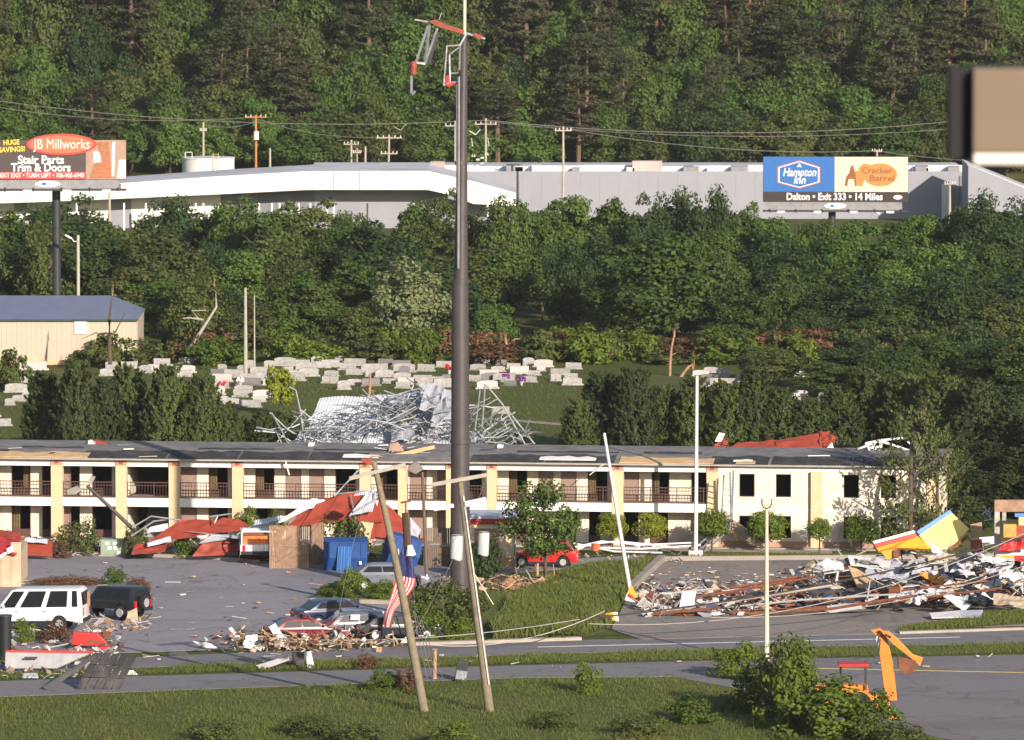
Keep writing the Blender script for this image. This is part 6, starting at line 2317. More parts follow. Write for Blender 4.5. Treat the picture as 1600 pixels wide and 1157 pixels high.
# beige service shed
Ysd = GY(890)
sd_ = rootat(P(765, 890, Ysd), 'service_shed', 'small beige shed with red banded flat roof beside the sign pole', 'shed')
xa, xb = P(712, 880, Ysd).x, P(806, 880, Ysd).x
m_beige = mat('beige_render', (0.66, 0.52, 0.33), 0.9, 0.06)
zt_ = P(760, 819, Ysd).z
mb = MB()
mb.span(xa, xb, Ysd, Ysd + 3.5, 0.75, zt_)
mb.build('walls', m_beige, sd_)
mb = MB()
mb.span(xa - 0.03, xb + 0.03, Ysd - 0.03, Ysd + 3.53, 0, 0.75)
mb.build('plinth', mat('brown_plinth', (0.36, 0.24, 0.14), 0.9), sd_)
mb = MB()
mb.span(xa - 0.15, xb + 0.15, Ysd - 0.15, Ysd + 3.65, zt_, zt_ + 0.35)
mb.build('red_band', mat('red_band_paint', (0.34, 0.022, 0.022), 0.5), sd_)
mb = MB()
mb.span(xa - 0.2, xb + 0.2, Ysd - 0.2, Ysd + 3.7, zt_ + 0.35, zt_ + 0.55)
mb.build('roof', m_corr, sd_)
mb = MB()
mb.span(P(741, 850, Ysd).x, P(780, 850, Ysd).x, Ysd - 0.05, Ysd + 0.0, P(760, 890, Ysd).z + 0.8, P(760, 826, Ysd).z)
mb.build('shutter', m_fence, sd_)
mb = MB()
mb.tube([(P(804, 850, Ysd).x, Ysd - 0.2, 0), (P(804, 850, Ysd).x, Ysd - 0.2, zt_)], 0.05, 6)
mb.build('downpipe', m_greysteel, sd_)

# green transformer box
pg = G(176, 870)
gb = rootat(pg, 'transformer_box', 'pale green electrical cabinet with stickers in the planting bed', 'cabinet')
m_gbox = mat('pale_green_enamel', (0.20, 0.27, 0.20), 0.6, 0.06)
mb = MB()
mb.span(pg.x - 0.78, pg.x + 0.78, pg.y, pg.y + 0.9, 0.1, 1.1)
mb.build('cabinet', m_gbox, gb, bevel=0.04)
for dx, dz in ((-0.35, 0.85), (0.15, 0.85), (-0.2, 0.55), (0.2, 0.55), (0.4, 0.25)):
    mb = MB()
    mb.box((pg.x + dx, pg.y - 0.012, dz), (0.26, 0.02, 0.2))
    mb.build('sticker', mp_white, gb)
mb = MB()
mb.span(pg.x - 0.9, pg.x + 0.9, pg.y - 0.1, pg.y + 1.0, 0.0, 0.12)
mb.build('pad', m_concrete, gb)

# building corner at the left edge with a torn red roof
Yl_ = GY(918)
lb = rootat(P(-20, 918, Yl_), 'restaurant', 'tan building corner with torn red metal roof by the white van', 'building')
m_tanb = mat('tan_panel', (0.42, 0.32, 0.22), 0.9, 0.2, 1.0)
for i in range(6):
    a, b = P(33 - 16 * (i + 1), 900, Yl_).x, P(33 - 16 * i, 900, Yl_).x
    mb = MB()
    mb.span(a + 0.02, b, Yl_, Yl_ + 0.2, 0, P(20, 858, Yl_).z - (0.25 if i > 0 else -0.4) - 0.05 * i)
    mb.build('wall_panel', m_tanb, lb)
mb = MB()
mb.span(P(-64, 900, Yl_).x, P(32, 900, Yl_).x, Yl_ + 0.21, Yl_ + 7, 0, 2.2)
mb.build('inner_walls', m_tanb, lb)
mb = MB()
crumple(mb, [P(-60, 862, Yl_ - 0.4), P(26, 864, Yl_ - 0.4), P(30, 840, Yl_ + 3), P(-60, 832, Yl_ + 3)], 10, 6, 0.25, 2.2)
mb.build('roof_sheet', m_brightred, lb, thick=0.04)
mb = MB()
crumple(mb, [P(-20, 838, Yl_ + 3), P(32, 846, Yl_ + 2.2), P(31, 831, Yl_ + 4), P(-20, 826, Yl_ + 4)], 8, 3, 0.2, 5.2)
mb.build('roof_sheet', m_redmetal, lb, thick=0.04)
mb = MB()
quad_panel(mb, [(-10, 872, Yl_ - 0.5), (10, 862, Yl_ - 0.5), (12, 866, Yl_ - 0.5), (-8, 878, Yl_ - 0.5)], 0.08)
quad_panel(mb, [(10, 858, Yl_ - 0.6), (20, 852, Yl_ - 0.6), (21, 862, Yl_ - 0.6), (12, 866, Yl_ - 0.6)], 0.08)
mb.build('white_trim', m_corr, lb)

# fallen red roofs in front of the motel
def red_roof(name, label, Y, sheets, greys, pipes, lining=None):
    t = rootat(Vector((P(sheets[0][0][0], 860, Y).x, Y, 0)), name, label, 'wreckage')
    for i, s in enumerate(sheets):
        mb = MB()
        crumple(mb, [P(x, y, Y + dd) for x, y, dd in s[:4]], 12, 8, s[4] if len(s) > 4 else 0.12, i * 1.7 + Y)
        mb.build('roof_sheet', m_redmetal, t, thick=0.04)
    for i, s in enumerate(greys):
        mb = MB()
        crumple(mb, [P(x, y, Y + dd) for x, y, dd in s[:4]], 20, 4, 0.08, i * 2.9 + 1, 0.04, 10)
        mb.build('bent_sheet', m_corr, t, thick=0.02)
    for i, s in enumerate(pipes):
        mb = MB()
        mb.tube([P(x, y, Y + dd) for x, y, dd in s], 0.055, 6)
        mb.build('bent_pipe', m_galv, t)
    return t


red_roof('fallen_roof', 'low fallen red metal roof crumpled along the planting bed', 489,
         [[(228, 850, -0.5), (312, 836, -0.5), (350, 812, 1.0), (283, 812, 1.0)], [(312, 836, -0.5), (396, 826, -0.3), (374, 812, 1.0), (345, 809, 1.0)],
          [(300, 870, -1.2), (352, 868, -1.2), (362, 842, -0.4), (325, 838, -0.4)], [(205, 866, -1.0), (258, 862, -1.0), (262, 848, 0), (210, 852, 0)],
          [(345, 866, -1.0), (390, 855, -1.0), (392, 834, 0), (360, 842, 0)], [(30, 868, -0.6), (82, 869, -0.6), (82, 846, 0.6), (30, 845, 0.6), 0.05]],
         [[(230, 855, -0.8), (268, 846, -0.8), (266, 838, -0.7), (230, 849, -0.7)], [(310, 850, -0.9), (330, 836, -0.9), (375, 840, -0.9), (395, 838, -0.8)],
          [(228, 833, 0.6), (264, 830, 0.6), (262, 818, 0.8), (234, 824, 0.8)], [(392, 836, -0.5), (425, 824, -0.3), (428, 816, 0), (396, 822, 0)], [(36, 846, 0), (74, 850, 0), (74, 844, 0.3), (40, 841, 0.3)]],
         [[(206, 825, 0), (236, 807, 0.3), (282, 813, 0.3)], [(205, 838, 0), (240, 815, 0.4), (262, 812, 0.5)], [(325, 808, 0.8), (362, 803, 0.8)], [(370, 836, -0.6), (394, 822, -0.4)], [(335, 818, -0.2), (340, 807, 0)]])
red_roof('fallen_roof', 'peaked fallen red roof with torn white sheeting behind the blue dumpster', 488,
         [[(470, 822, -0.6), (540, 815, -0.6), (572, 768, 1.6), (500, 780, 1.4)], [(540, 815, -0.6), (598, 815, -0.8), (580, 768, 1.6), (556, 770, 1.6)],
          [(578, 842, -1.5), (628, 842, -1.4), (632, 812, -0.2), (592, 778, 1.0), 0.1], [(448, 824, -0.4), (500, 822, -0.4), (508, 786, 1.2), (472, 800, 1.0)]],
         [[(430, 820, 0.2), (462, 806, 0.4), (508, 782, 1.2), (488, 779, 1.6)], [(545, 806, -0.9), (582, 800, -0.9), (588, 772, 0.8), (572, 772, 0.8)], [(552, 776, 1.2), (584, 772, 1.2), (586, 764, 1.8), (556, 768, 1.8)],
          [(395, 822, 0), (440, 812, 0.2), (440, 806, 0.6), (398, 814, 0.5)], [(640, 812, -0.5), (658, 828, -0.6), (654, 838, -1.0), (640, 824, -0.8)], [(638, 862, -1.5), (650, 862, -1.6), (655, 824, -0.6), (640, 808, -0.4)]],
         [[(545, 808, -1.0), (582, 784, 0.2), (586, 768, 0.6)], [(552, 800, -1.0), (588, 780, 0)], [(528, 772, 1.6), (570, 768, 1.6)], [(522, 776, 1.2), (560, 735, 2.5)], [(556, 815, -1), (548, 775, 1)]])
piece('bent_board', 'orange-brown torn board hanging at the motel eave beside the bare pole', 'wreckage', [(606, 712, 500), (678, 696, 500), (680, 701, 500), (608, 719, 500)], m_ply, 0.15)
piece('bent_sheet', 'pale pink torn sheet on the motel eave', 'wreckage', [(607, 706, 500.6), (632, 706, 500.6), (622, 692, 501.2), (610, 694, 501.2)], m_pink, 0.05)
tk_ = rootat(P(645, 712, 501), 'eave_tangle', 'tangle of bent grey metal strips on the motel eave', 'wreckage')
for i in range(16):
    mb = MB()
    x, y = rf_.uniform(590, 685), rf_.uniform(700, 722)
    mb.bar(P(x, y, 500 + rf_.uniform(0, 1)), P(x + rf_.uniform(-22, 22), y + rf_.uniform(-7, 7), 500 + rf_.uniform(0, 1)), 0.08, 0.03)
    mb.build('metal_strip', rf_.choice([m_galv, m_corr, m_white, m_darksteel]), tk_)

# red roof and white frame on top of the motel
rr_ = rootat(P(1225, 704, 503), 'roof_wreck', 'crumpled red metal roof section lying on the motel roof', 'wreckage')
for s, a_ in (([(1140, 700, 0), (1220, 706, -0.4), (1216, 688, 1.2), (1152, 692, 0.8)], 0.1), ([(1215, 706, -0.4), (1290, 708, -0.4), (1296, 674, 1.4), (1210, 688, 1.2)], 0.15), ([(1284, 708, -0.4), (1300, 692, 0), (1310, 683, 0.6), (1278, 674, 1.4)], 0.3),
              ([(1115, 698, 0.4), (1140, 700, 0), (1136, 686, 0.8), (1122, 690, 0.8)], 0.2)):
    mb = MB()
    crumple(mb, [P(x, y, 503 + dd) for x, y, dd in s], 10, 6, a_, s[0][0])
    mb.build('roof_sheet', m_redmetal, rr_, thick=0.04)
mb = MB()
quad_panel(mb, [(1117, 690, 503), (1127, 690, 503), (1133, 678, 503), (1124, 676, 503)], 0.06)
quad_panel(mb, [(1288, 704, 502.2), (1304, 704, 502.2), (1300, 692, 502.2)], 0.06)
mb.build('white_scrap', m_white, rr_)
for i in range(14):
    mb = MB()
    x, y = rf_.uniform(1140, 1330), rf_.uniform(698, 710)
    mb.bar(P(x, y, 502), P(x + rf_.uniform(-25, 25), y + rf_.uniform(-6, 4), 502.5), 0.09, 0.05)
    mb.build('broken_batten', rf_.choice([m_galv, m_white, m_darksteel, m_timber]), rr_)
wf = rootat(P(1385, 712, 501), 'roof_frame', 'broken white lattice frame hanging off the motel roof corner', 'wreckage')
for a_, b_ in (((1352, 693), (1376, 688)), ((1376, 688), (1376, 714)), ((1352, 693), (1362, 712)), ((1362, 712), (1376, 714)), ((1358, 700), (1376, 698)), ((1364, 690), (1368, 712)), ((1376, 688), (1416, 684)), ((1380, 690), (1420, 704)),
               ((1420, 704), (1428, 712)), ((1396, 722), (1410, 712)), ((1392, 728), (1408, 724)), ((1340, 702), (1376, 688)), ((1376, 690), (1394, 696)), ((1418, 690), (1450, 715)), ((1440, 705), (1458, 740))):
    mb = MB()
    mb.bar(P(a_[0], a_[1], 500.5), P(b_[0], b_[1], 500.7), 0.22, 0.12)
    mb.build('lattice_bar', m_whitemetal, wf)

# heap of bent steel behind the motel
Yh = 570
hp = rootat(P(620, 705, Yh), 'steel_heap', 'great heap of bent steel trusses and white sheeting behind the motel', 'wreckage')
for i, (s, d0) in enumerate((([(478, 680), (620, 676), (632, 616), (500, 622)], 2), ([(440, 706), (560, 700), (575, 670), (470, 676)], -1), ([(560, 702), (700, 700), (700, 668), (575, 672)], -1.5), ([(640, 676), (712, 690), (706, 610), (660, 602)], 0),
                             ([(690, 700), (760, 702), (755, 676), (700, 680)], -1.5), ([(600, 640), (660, 636), (655, 612), (610, 620)], 1), ([(655, 640), (690, 632), (694, 604), (668, 600)], -2.5), ([(672, 664), (712, 650), (704, 622), (680, 630)], -3), ([(610, 690), (650, 684), (642, 660), (612, 668)], -3), ([(500, 700), (545, 694), (548, 678), (505, 684)], -3))):
    mb = MB()
    crumple(mb, [P(x, y, Yh + d0 + (2.5 if j > 1 else 0)) for j, (x, y) in enumerate(s)], 56, 8, 0.35, i * 3.3, 0.07, 26)
    mb.build('roof_sheet', m_corr, hp, thick=0.03)
for i in range(280):
    t_ = rf_.betavariate(1.5, 1.5)
    x = 425 + 400 * t_
    topy = 610 + 75 * abs(t_ - 0.55) ** 1.2 * 1.6
    y = topy + (702 - topy) * rf_.random() ** 0.8
    L = rf_.uniform(14, 75) if i > 50 else rf_.uniform(50, 95)
    a_ = rf_.gauss(0, 0.45) if rf_.random() < 0.75 else rf_.uniform(-1.4, 1.4)
    p0, p1 = P(x - L / 2 * math.cos(a_), min(704, y - L / 2 * math.sin(a_)), Yh + rf_.uniform(-3.5, 2)), P(x + L / 2 * math.cos(a_), min(704, y + L / 2 * math.sin(a_)), Yh + rf_.uniform(-3.5, 2))
    mid = (p0 + p1) / 2 + Vector((0, 0, rf_.gauss(0, 0.25)))
    mb = MB()
    mb.tube([p0, mid, p1], rf_.uniform(0.022, 0.06), 5)
    mb.build('steel_bar', rf_.choice([m_galv, m_galv, m_galv, m_greysteel, m_corr]), hp)
for (x0_, y0_, x1_, y1_, dy) in ((752, 690, 758, 600, 0), (758, 600, 785, 632, 0), (740, 690, 750, 610, 0.5), (785, 632, 820, 694, 0), (770, 640, 760, 700, 1), (400, 668, 430, 674, 0), (430, 674, 444, 700, 0), (470, 652, 478, 700, 0), (452, 605, 462, 610, 1), (462, 610, 475, 668, 1), (800, 650, 835, 694, 0.5), (745, 690, 800, 660, 0)):
    mb = MB()
    mb.tube([P(x0_, y0_, Yh - 2 + dy), P(x1_, y1_, Yh - 2 + dy)], 0.065, 6)
    mb.build('steel_bar', m_galv, hp)

# fallen lattice mast at the closed end, leaning slab, tubes on the ground
lm = rootat(P(1090, 866, 494), 'fallen_mast', 'collapsed pale lattice mast bent over beside the motel end wall', 'wreckage')
chain = [[(1141, 738), (1142, 800), (1141, 818), (1120, 838), (1090, 862)], [(1131, 742), (1128, 800), (1134, 815), (1112, 834), (1086, 856)], [(1146, 735), (1144, 800), (1144, 822), (1122, 844), (1096, 866)]]
for c in chain:
    mb = MB()
    mb.tube([P(x, y, 494.2) for x, y in c], 0.07, 6)
    mb.build('chord', m_galv, lm)
for y in range(745, 812, 9):
    mb = MB()
    mb.bar(P(1130.5, y, 494.2), P(1143, y + 4, 494.2), 0.05)
    mb.build('lattice_bar', m_galv, lm)
for i in range(5):
    mb = MB()
    mb.bar(P(1132 - i * 10, 816 + i * 9, 494.2), P(1141 - i * 10, 824 + i * 9, 494.0), 0.05)
    mb.build('lattice_bar', m_galv, lm)
piece('leaning_slab', 'weathered grey-brown slab leaning against the closed motel end', 'wreckage', [(1112, 795, 496.0), (1146, 812, 495.5), (1196, 846, 494.2), (1186, 853, 494.0), (1150, 838, 494.6), (1130, 822, 495.2)], mat('weathered_slab', (0.30, 0.23, 0.17), 0.9, 0.2, 1.5), 0.15)
for i, pts in enumerate(([(885, 858), (940, 846), (1000, 852), (1090, 848)], [(890, 863), (930, 850), (965, 846), (1060, 856)], [(900, 855), (1000, 858), (1095, 852)], [(985, 848), (1000, 856)], [(1015, 850), (1028, 858)], [(890, 848), (960, 862), (1035, 864)])):
    mb = MB()
    mb.tube([P(x, y, 492) for x, y in pts], 0.06, 6)
    o = mb.build('bent_tube', m_whitemetal, None)
    tag(o, 'bent white tube lying on the drive before the motel walkway', 'wreckage', 'white tubes on the drive')
tag(MB().tube([P(930, 861, 491), P(931, 850, 491)], [0.22, 0.3], 12).build('flower_pot', mat('terracotta', (0.45, 0.12, 0.05), 0.8), None), 'terracotta flower pot among the white tubes', 'flower pot')

# sign fragments at the foot of the leaning pole
Ys_ = GY(950)
sg = rootat(P(990, 950, Ys_), 'sign_fragment', 'yellow red and white sign fragment at the foot of the bent pole', 'sign')
mb = MB()
quad_panel(mb, [(977, 934, Ys_), (986, 914, Ys_), (1003, 944, Ys_), (1003, 950, Ys_), (990, 938, Ys_)], 0.12)
mb.build('yellow_panel', m_amber, sg)
mb = MB()
quad_panel(mb, [(976, 938, Ys_ - 0.1), (980, 927, Ys_ - 0.1), (998, 941, Ys_ - 0.1), (995, 942, Ys_ - 0.1)], 0.1)
mb.build('white_panel', mp_white, sg)
mb = MB()
quad_panel(mb, [(981, 931, Ys_ - 0.22), (983, 927, Ys_ - 0.22), (999, 941, Ys_ - 0.22), (996, 941, Ys_ - 0.22)], 0.04)
mb.build('red_stripe', m_brightred, sg)
Y5 = GY(972)
sg = rootat(P(955, 972, Y5), 'sign_fragment', 'yellow and white sign fragment lying low at the end of the rubble', 'sign')
for pts, m_ in (([(935, 966), (945, 959), (958, 957), (962, 970), (945, 972)], m_amber), ([(958, 957), (965, 957), (967, 971), (962, 970)], mp_white)):
    mb = MB()
    quad_panel(mb, [(x, y, Y5) for x, y in pts], 0.1)
    mb.build('panel', m_, sg)

# ------------------------------------------------------------------ rubble of the filling station
def Yq(y):
    return GY(y)


cf = rootat(P(1440, 880, 474), 'canopy_fascia', 'folded yellow canopy fascia with red and blue trim on the rubble', 'wreckage')
for nm, pts, m_, t_ in (('yellow_face', [(1434, 834, 474), (1485, 800, 475), (1514, 826, 474.5), (1485, 858, 473.5), (1455, 860, 473.5)], m_yellow, 0.25),
                        ('yellow_face', [(1373, 862, 473), (1366, 852, 473.2), (1432, 836, 474), (1455, 858, 473.5), (1400, 856, 473)], m_amber, 0.25),
                        ('blue_trim', [(1432, 831, 473.6), (1484, 797, 474.6), (1488, 801, 474.6), (1438, 836, 473.6)], m_bluetrim, 0.12),
                        ('red_trim', [(1366, 850, 472.8), (1430, 833, 473.6), (1433, 838, 473.6), (1368, 856, 472.8)], m_brightred, 0.12),
                        ('white_edge', [(1364, 846, 473), (1428, 829, 473.8), (1431, 833, 473.8), (1366, 850, 473)], m_white, 0.12),
                        ('steel_edge', [(1482, 858, 473.0), (1512, 836, 474), (1514, 840, 474), (1486, 862, 473)], m_rust, 0.1)):
    mb = MB()
    quad_panel(mb, pts, t_)
    mb.build(nm, m_, cf)
bx_ = rootat(P(1388, 872, 471.5), 'yellow_box', 'dented yellow sign box under the folded fascia', 'wreckage')
mb = MB()
quad_panel(mb, [(1376, 862, 471.5), (1402, 858, 471.5), (1404, 872, 471.5), (1386, 874, 471.5)], 0.8)
mb.build('casing', m_amber, bx_)
mb = MB()
quad_panel(mb, [(1396, 860, 471.3), (1405, 858, 471.3), (1405, 871, 471.3), (1396, 872, 471.3)], 0.1)
mb.build('inner_face', m_rust, bx_)

PAN = [
    ('metal_sheet', 'blue-grey metal sheet with a rust patch propped in the rubble', [(1348, 876, 470), (1408, 878, 470), (1396, 908, 467), (1354, 904, 467)], 'bluegrey'),
    ('plywood_sheet', 'long tan board sliding down the middle of the rubble', [(1325, 884, 468), (1340, 888, 468), (1384, 920, 465), (1340, 918, 465)], 'ply'),
    ('metal_sheet', 'torn shiny metal strip standing in the rubble front', [(1398, 938, 463), (1418, 898, 464), (1428, 884, 465), (1432, 888, 465), (1414, 930, 463), (1404, 942, 463)], 'corr'),
    ('amber_sign', 'amber sign panel with red edge and white backing in the rubble', [(1432, 898, 464), (1446, 886, 465), (1478, 906, 464), (1470, 914, 463.5)], 'amber'),
    ('white_strip', 'white backing strip behind the amber sign panel', [(1446, 884, 465.3), (1450, 880, 465.5), (1484, 902, 464.5), (1478, 907, 464.3)], 'white'),
    ('red_strip', 'thin red strip along the lower edge of the amber panel', [(1432, 900, 463.7), (1434, 897, 463.7), (1462, 914, 463.2), (1460, 917, 463.2)], 'red'),
    ('tan_panel', 'bent beige panel with white rim at the rubble front', [(1470, 922, 461), (1504, 902, 462), (1508, 926, 461), (1488, 941, 460.5), (1474, 940, 460.5)], 'beige'),
    ('white_beam', 'bent white beam beside the beige panel', [(1459, 928, 460.5), (1466, 924, 460.5), (1474, 940, 460.2), (1468, 942, 460.2)], 'white'),
    ('white_beam', 'white angled beam end above the beige panel', [(1464, 922, 460.8), (1488, 903, 461.8), (1490, 908, 461.8), (1468, 928, 460.8)], 'white'),
    ('dark_slab', 'large charred black slab in the right rubble', [(1450, 886, 467), (1500, 878, 469), (1546, 900, 467), (1542, 914, 464.5), (1506, 914, 464.5)], 'black'),
    ('dark_slab', 'smaller black slab under the tan board', [(1332, 918, 463), (1358, 924, 463), (1350, 938, 461), (1310, 936, 461)], 'black'),
    ('white_sheet', 'white curved panel leaning under the yellow face', [(1453, 846, 472), (1478, 866, 471.5), (1466, 870, 471), (1456, 862, 471.5)], 'white'),
    ('metal_sheet', 'grey corrugated sheet at the left end of the rubble', [(1004, 940, 462), (1040, 925, 464), (1046, 944, 461.5), (1030, 954, 459)], 'corr'),
    ('metal_sheet', 'upright ribbed white metal sheet in the left rubble', [(1060, 956, 458), (1082, 958, 458), (1088, 925, 459), (1066, 924, 459)], 'corr'),
    ('dark_slab', 'dark grey torn roof slab in the left rubble', [(1146, 936, 462), (1186, 924, 464), (1196, 940, 461), (1172, 952, 459)], 'dark'),
    ('white_sheet', 'white beam lying along the front of the rubble', [(1272, 948, 458), (1346, 942, 458), (1348, 953, 457), (1296, 956, 457)], 'white'),
    ('white_sheet', 'white trough lying below the rubble on the forecourt', [(1452, 958, 454), (1500, 954, 455), (1502, 964, 453), (1456, 965, 453)], 'white'),
    ('metal_sheet', 'pale blue metal sheet lying below the rubble', [(1500, 954, 455), (1536, 953, 455), (1532, 965, 453), (1502, 964, 453)], 'bluegrey'),
    ('white_beam', 'bent white gutter right of the beige panel', [(1488, 938, 459.5), (1500, 936, 459.5), (1520, 948, 458.5), (1508, 952, 458)], 'white'),
    ('white_beam', 'white cross beam before the pump frame', [(1506, 920, 462), (1560, 904, 463), (1600, 906, 463), (1600, 914, 462.5), (1560, 914, 462.5), (1516, 926, 461.5)], 'white'),
    ('white_beam', 'white diagonal strut right of the cross beam', [(1530, 926, 461), (1536, 922, 461), (1560, 938, 460), (1552, 946, 459.5)], 'white'),
    ('white_sheet', 'large white sheet lying low by the pump frame', [(1590, 950, 459), (1640, 905, 461), (1650, 935, 459.5), (1610, 955, 458)], 'white'),
    ('metal_sheet', 'light grey panel lying at the left of the tan board', [(1270, 888, 468), (1304, 874, 470), (1318, 882, 469), (1286, 892, 467)], 'white'),
    ('red_sheet', 'red striped box front behind the folded fascia', [(1516, 846, 474), (1534, 842, 474), (1536, 862, 473.5), (1518, 864, 473.5)], 'darkred'),
    ('white_sheet', 'white sill behind the red striped box front', [(1530, 840, 475), (1560, 838, 475), (1562, 850, 474.8), (1532, 850, 474.8)], 'white'),
    ('crate', 'tan crate side standing behind the yellow fascia', [(1516, 820, 476), (1534, 816, 476.3), (1536, 838, 476), (1518, 840, 475.8)], 'fence'),
]
PM = dict(bluegrey=mat('blue_grey_sheet', (0.42, 0.45, 0.52), 0.5, 0.1, 1.0, dirt=(0.25, 0.12, 0.07), dscale=0.6, damt=0.5), ply=m_ply, corr=m_corr, amber=m_amber, white=m_whitemetal, red=m_brightred, beige=mat('dull_beige_panel', (0.38, 0.31, 0.25), 0.7, 0.1),
          black=mat('charred_black', (0.012, 0.013, 0.018), 0.7, 0.4, 1.5), dark=m_darksteel, darkred=mat('dull_red_panel', (0.28, 0.05, 0.04), 0.6, 0.25, 3), fence=m_fence)
for nm, lab, pts, mk_ in PAN:
    piece(nm, lab, 'wreckage', pts, PM[mk_], 0.07)

# wrecked pump frame at the right edge
pk = rootat(P(1590, 930, 466), 'pump_kiosk', 'wrecked yellow and red pump kiosk with white posts', 'kiosk')
K_ = lambda a, b, c, d, Y, m_, nm, dep=0.5: (lambda mb: (mb.span(P(a, d, Y).x, P(b, d, Y).x, Y, Y + dep, P(a, d, Y).z, P(a, c, Y).z), mb.build(nm, m_, pk)))(MB())
K_(1554, 1640, 782, 800, 470, m_fence, 'timber_header')
K_(1554, 1562, 800, 850, 470, mat('grey_mullion', (0.36, 0.33, 0.30), 0.7), 'mullion')
K_(1566, 1572, 800, 830, 470.1, m_greywood, 'mullion')
K_(1592, 1640, 803, 822, 468, m_yellow, 'yellow_sign')
K_(1586, 1640, 803, 808, 467.9, m_bluetrim, 'blue_trim')
K_(1568, 1588, 820, 840, 467.5, mat('faded_amber', (0.44, 0.24, 0.06), 0.6, 0.3, 2.0), 'yellow_box')
K_(1588, 1640, 822, 842, 467.6, mat('faded_red_panel', (0.26, 0.05, 0.03), 0.6, 0.35, 2.0), 'red_box')
K_(1557, 1640, 858, 868, 465, m_corr, 'roof_edge', 1.5)
K_(1555, 1640, 868, 876, 465, m_amber, 'amber_band', 1.5)
K_(1585, 1640, 868.5, 876.5, 464.98, m_brightred, 'red_band', 0.3)
for px in (1563, 1598):
    K_(px - 2, px + 2, 877, 935, 465.2, m_whitemetal, 'post', 0.15)
K_(1566, 1594, 878, 908, 466.5, m_blackp, 'dark_pump', 0.6)
K_(1570, 1590, 912, 934, 466.3, m_rust, 'pump_base', 0.6)
mb = MB()
crumple(mb, [P(1558, 858, 464.2), P(1606, 856, 464.2), P(1598, 840, 465), P(1570, 842, 465)], 12, 8, 0.45, 4.4)
mb.build('red_cover', m_brightred, pk, thick=0.03)
mb = MB()
for i in range(8):
    mb.bar(P(1534 + rf_.uniform(0, 16), 790 + rf_.uniform(0, 25), 472), P(1534 + rf_.uniform(0, 16), 790 + rf_.uniform(0, 25), 472), 0.16, 0.05)
mb.build('torn_foil', m_corr, pk)


# countless splinters and shreds
def scatter(name, label, region, n_, m_list, smin, smax, zmax, seed, flat_=False, kind='stuff'):
    rr = random.Random(seed)
    mbs = [MB() for _ in m_list]
    for i in range(n_):
        px, py, hmax = region(rr)
        p = G(px, py)
        k_ = rr.randrange(len(m_list))
        s = rr.uniform(smin, smax)
        z = (rr.random() ** 1.6) * hmax
        rot = Matrix.Rotation(rr.uniform(0, 6.28), 3, 'Z') @ Matrix.Rotation(rr.gauss(0, 0.08 if flat_ else 0.45), 3, 'Y') @ Matrix.Rotation(rr.gauss(0, 0.08 if flat_ else 0.45), 3, 'X')
        if rr.random() < 0.55:
            size = (s * rr.uniform(1.2, 3.2), s * rr.uniform(0.08, 0.2), s * 0.06)
        else:
            size = (s * rr.uniform(0.5, 1.1), s * rr.uniform(0.4, 0.9), s * rr.uniform(0.05, 0.25))
        mbs[k_].box((p.x, p.y, 0.07 + z + size[2] / 2), size, rot)
    for mb, m_ in zip(mbs, m_list):
        if mb.v:
            o = mb.build(name, m_, None)
            tag(o, label, 'debris', kind=kind)


m_scrapw = mat('scrap_white', (0.50, 0.48, 0.45), 0.7, 0.15)
m_scrapt = mat('scrap_tan', (0.36, 0.28, 0.20), 0.8, 0.3, 2)
m_scrapg = mat('scrap_grey', (0.30, 0.30, 0.31), 0.7, 0.2)
m_scrapd = mat('scrap_dark', (0.05, 0.045, 0.045), 0.8, 0.3)
m_scrapb = mat('scrap_blue', (0.05, 0.065, 0.11), 0.7, 0.3)
MIX = [m_scrapw, m_scrapt, m_scrapg, m_scrapd, m_rust, m_scrapw, m_timber]


def reg_right(rr):
    x = 1000 + 640 * rr.random()
    if x < 1230:
        y = rr.uniform(928, 968) - (x - 1000) * 0.02
        h = 0.55
    else:
        y = rr.uniform(895, 957)
        h = 0.5 + 2.3 * math.exp(-((x - 1500) / 140) ** 2)
    return x, y, h


scatter('rubble', 'broken boards, sheet and rubble of the flattened filling station', reg_right, 1250, MIX + [m_scrapb, m_scrapd, m_scrapd, m_scrapg, m_rust], 0.2, 0.85, 1, 1)
scatter('rubble', 'pale chips of masonry strewn over the forecourt', lambda rr: (rr.uniform(1005, 1330), rr.gauss(915, 9), 0.1), 420, [m_scrapw, m_scrapt, m_scrapd], 0.12, 0.4, 0.1, 2, True)
scatter('rubble', 'timber splinters and shreds around the crushed cars', lambda rr: (rr.gauss(470, 65), rr.uniform(1000, 1021), 0.7), 560, [m_timber, m_rust, m_scrapt, m_scrapw, m_scrapd], 0.15, 0.6, 0.5, 3)
scatter('rubble', 'scattered scraps on the motel parking lot', lambda rr: (rr.uniform(30, 640), rr.uniform(880, 1012), 0.0), 130, [m_scrapt, m_timber, m_scrapd, m_scrapw], 0.12, 0.5, 0.1, 4, True)
scatter('rubble', 'splinters along the planting bed before the motel', lambda rr: (rr.uniform(30, 660), rr.uniform(846, 872), 0.35), 420, [m_scrapw, m_redmetal, m_scrapg, m_scrapd, m_timber], 0.15, 0.6, 0.1, 5)
scatter('rubble', 'broken timber on the grass behind the transformer pole', lambda rr: (rr.gauss(805, 38), rr.uniform(906, 925), 0.2), 170, [m_timber, m_scrapd, m_scrapt, m_timber], 0.2, 0.7, 0.2, 6)
scatter('rubble', 'litter at the lower left around the red plastic shells', lambda rr: (rr.uniform(0, 190), rr.uniform(988, 1062), 0.2), 320, [m_scrapw, m_scrapt, m_scrapg, m_rust, m_scrapd], 0.12, 0.6, 0.2, 7)
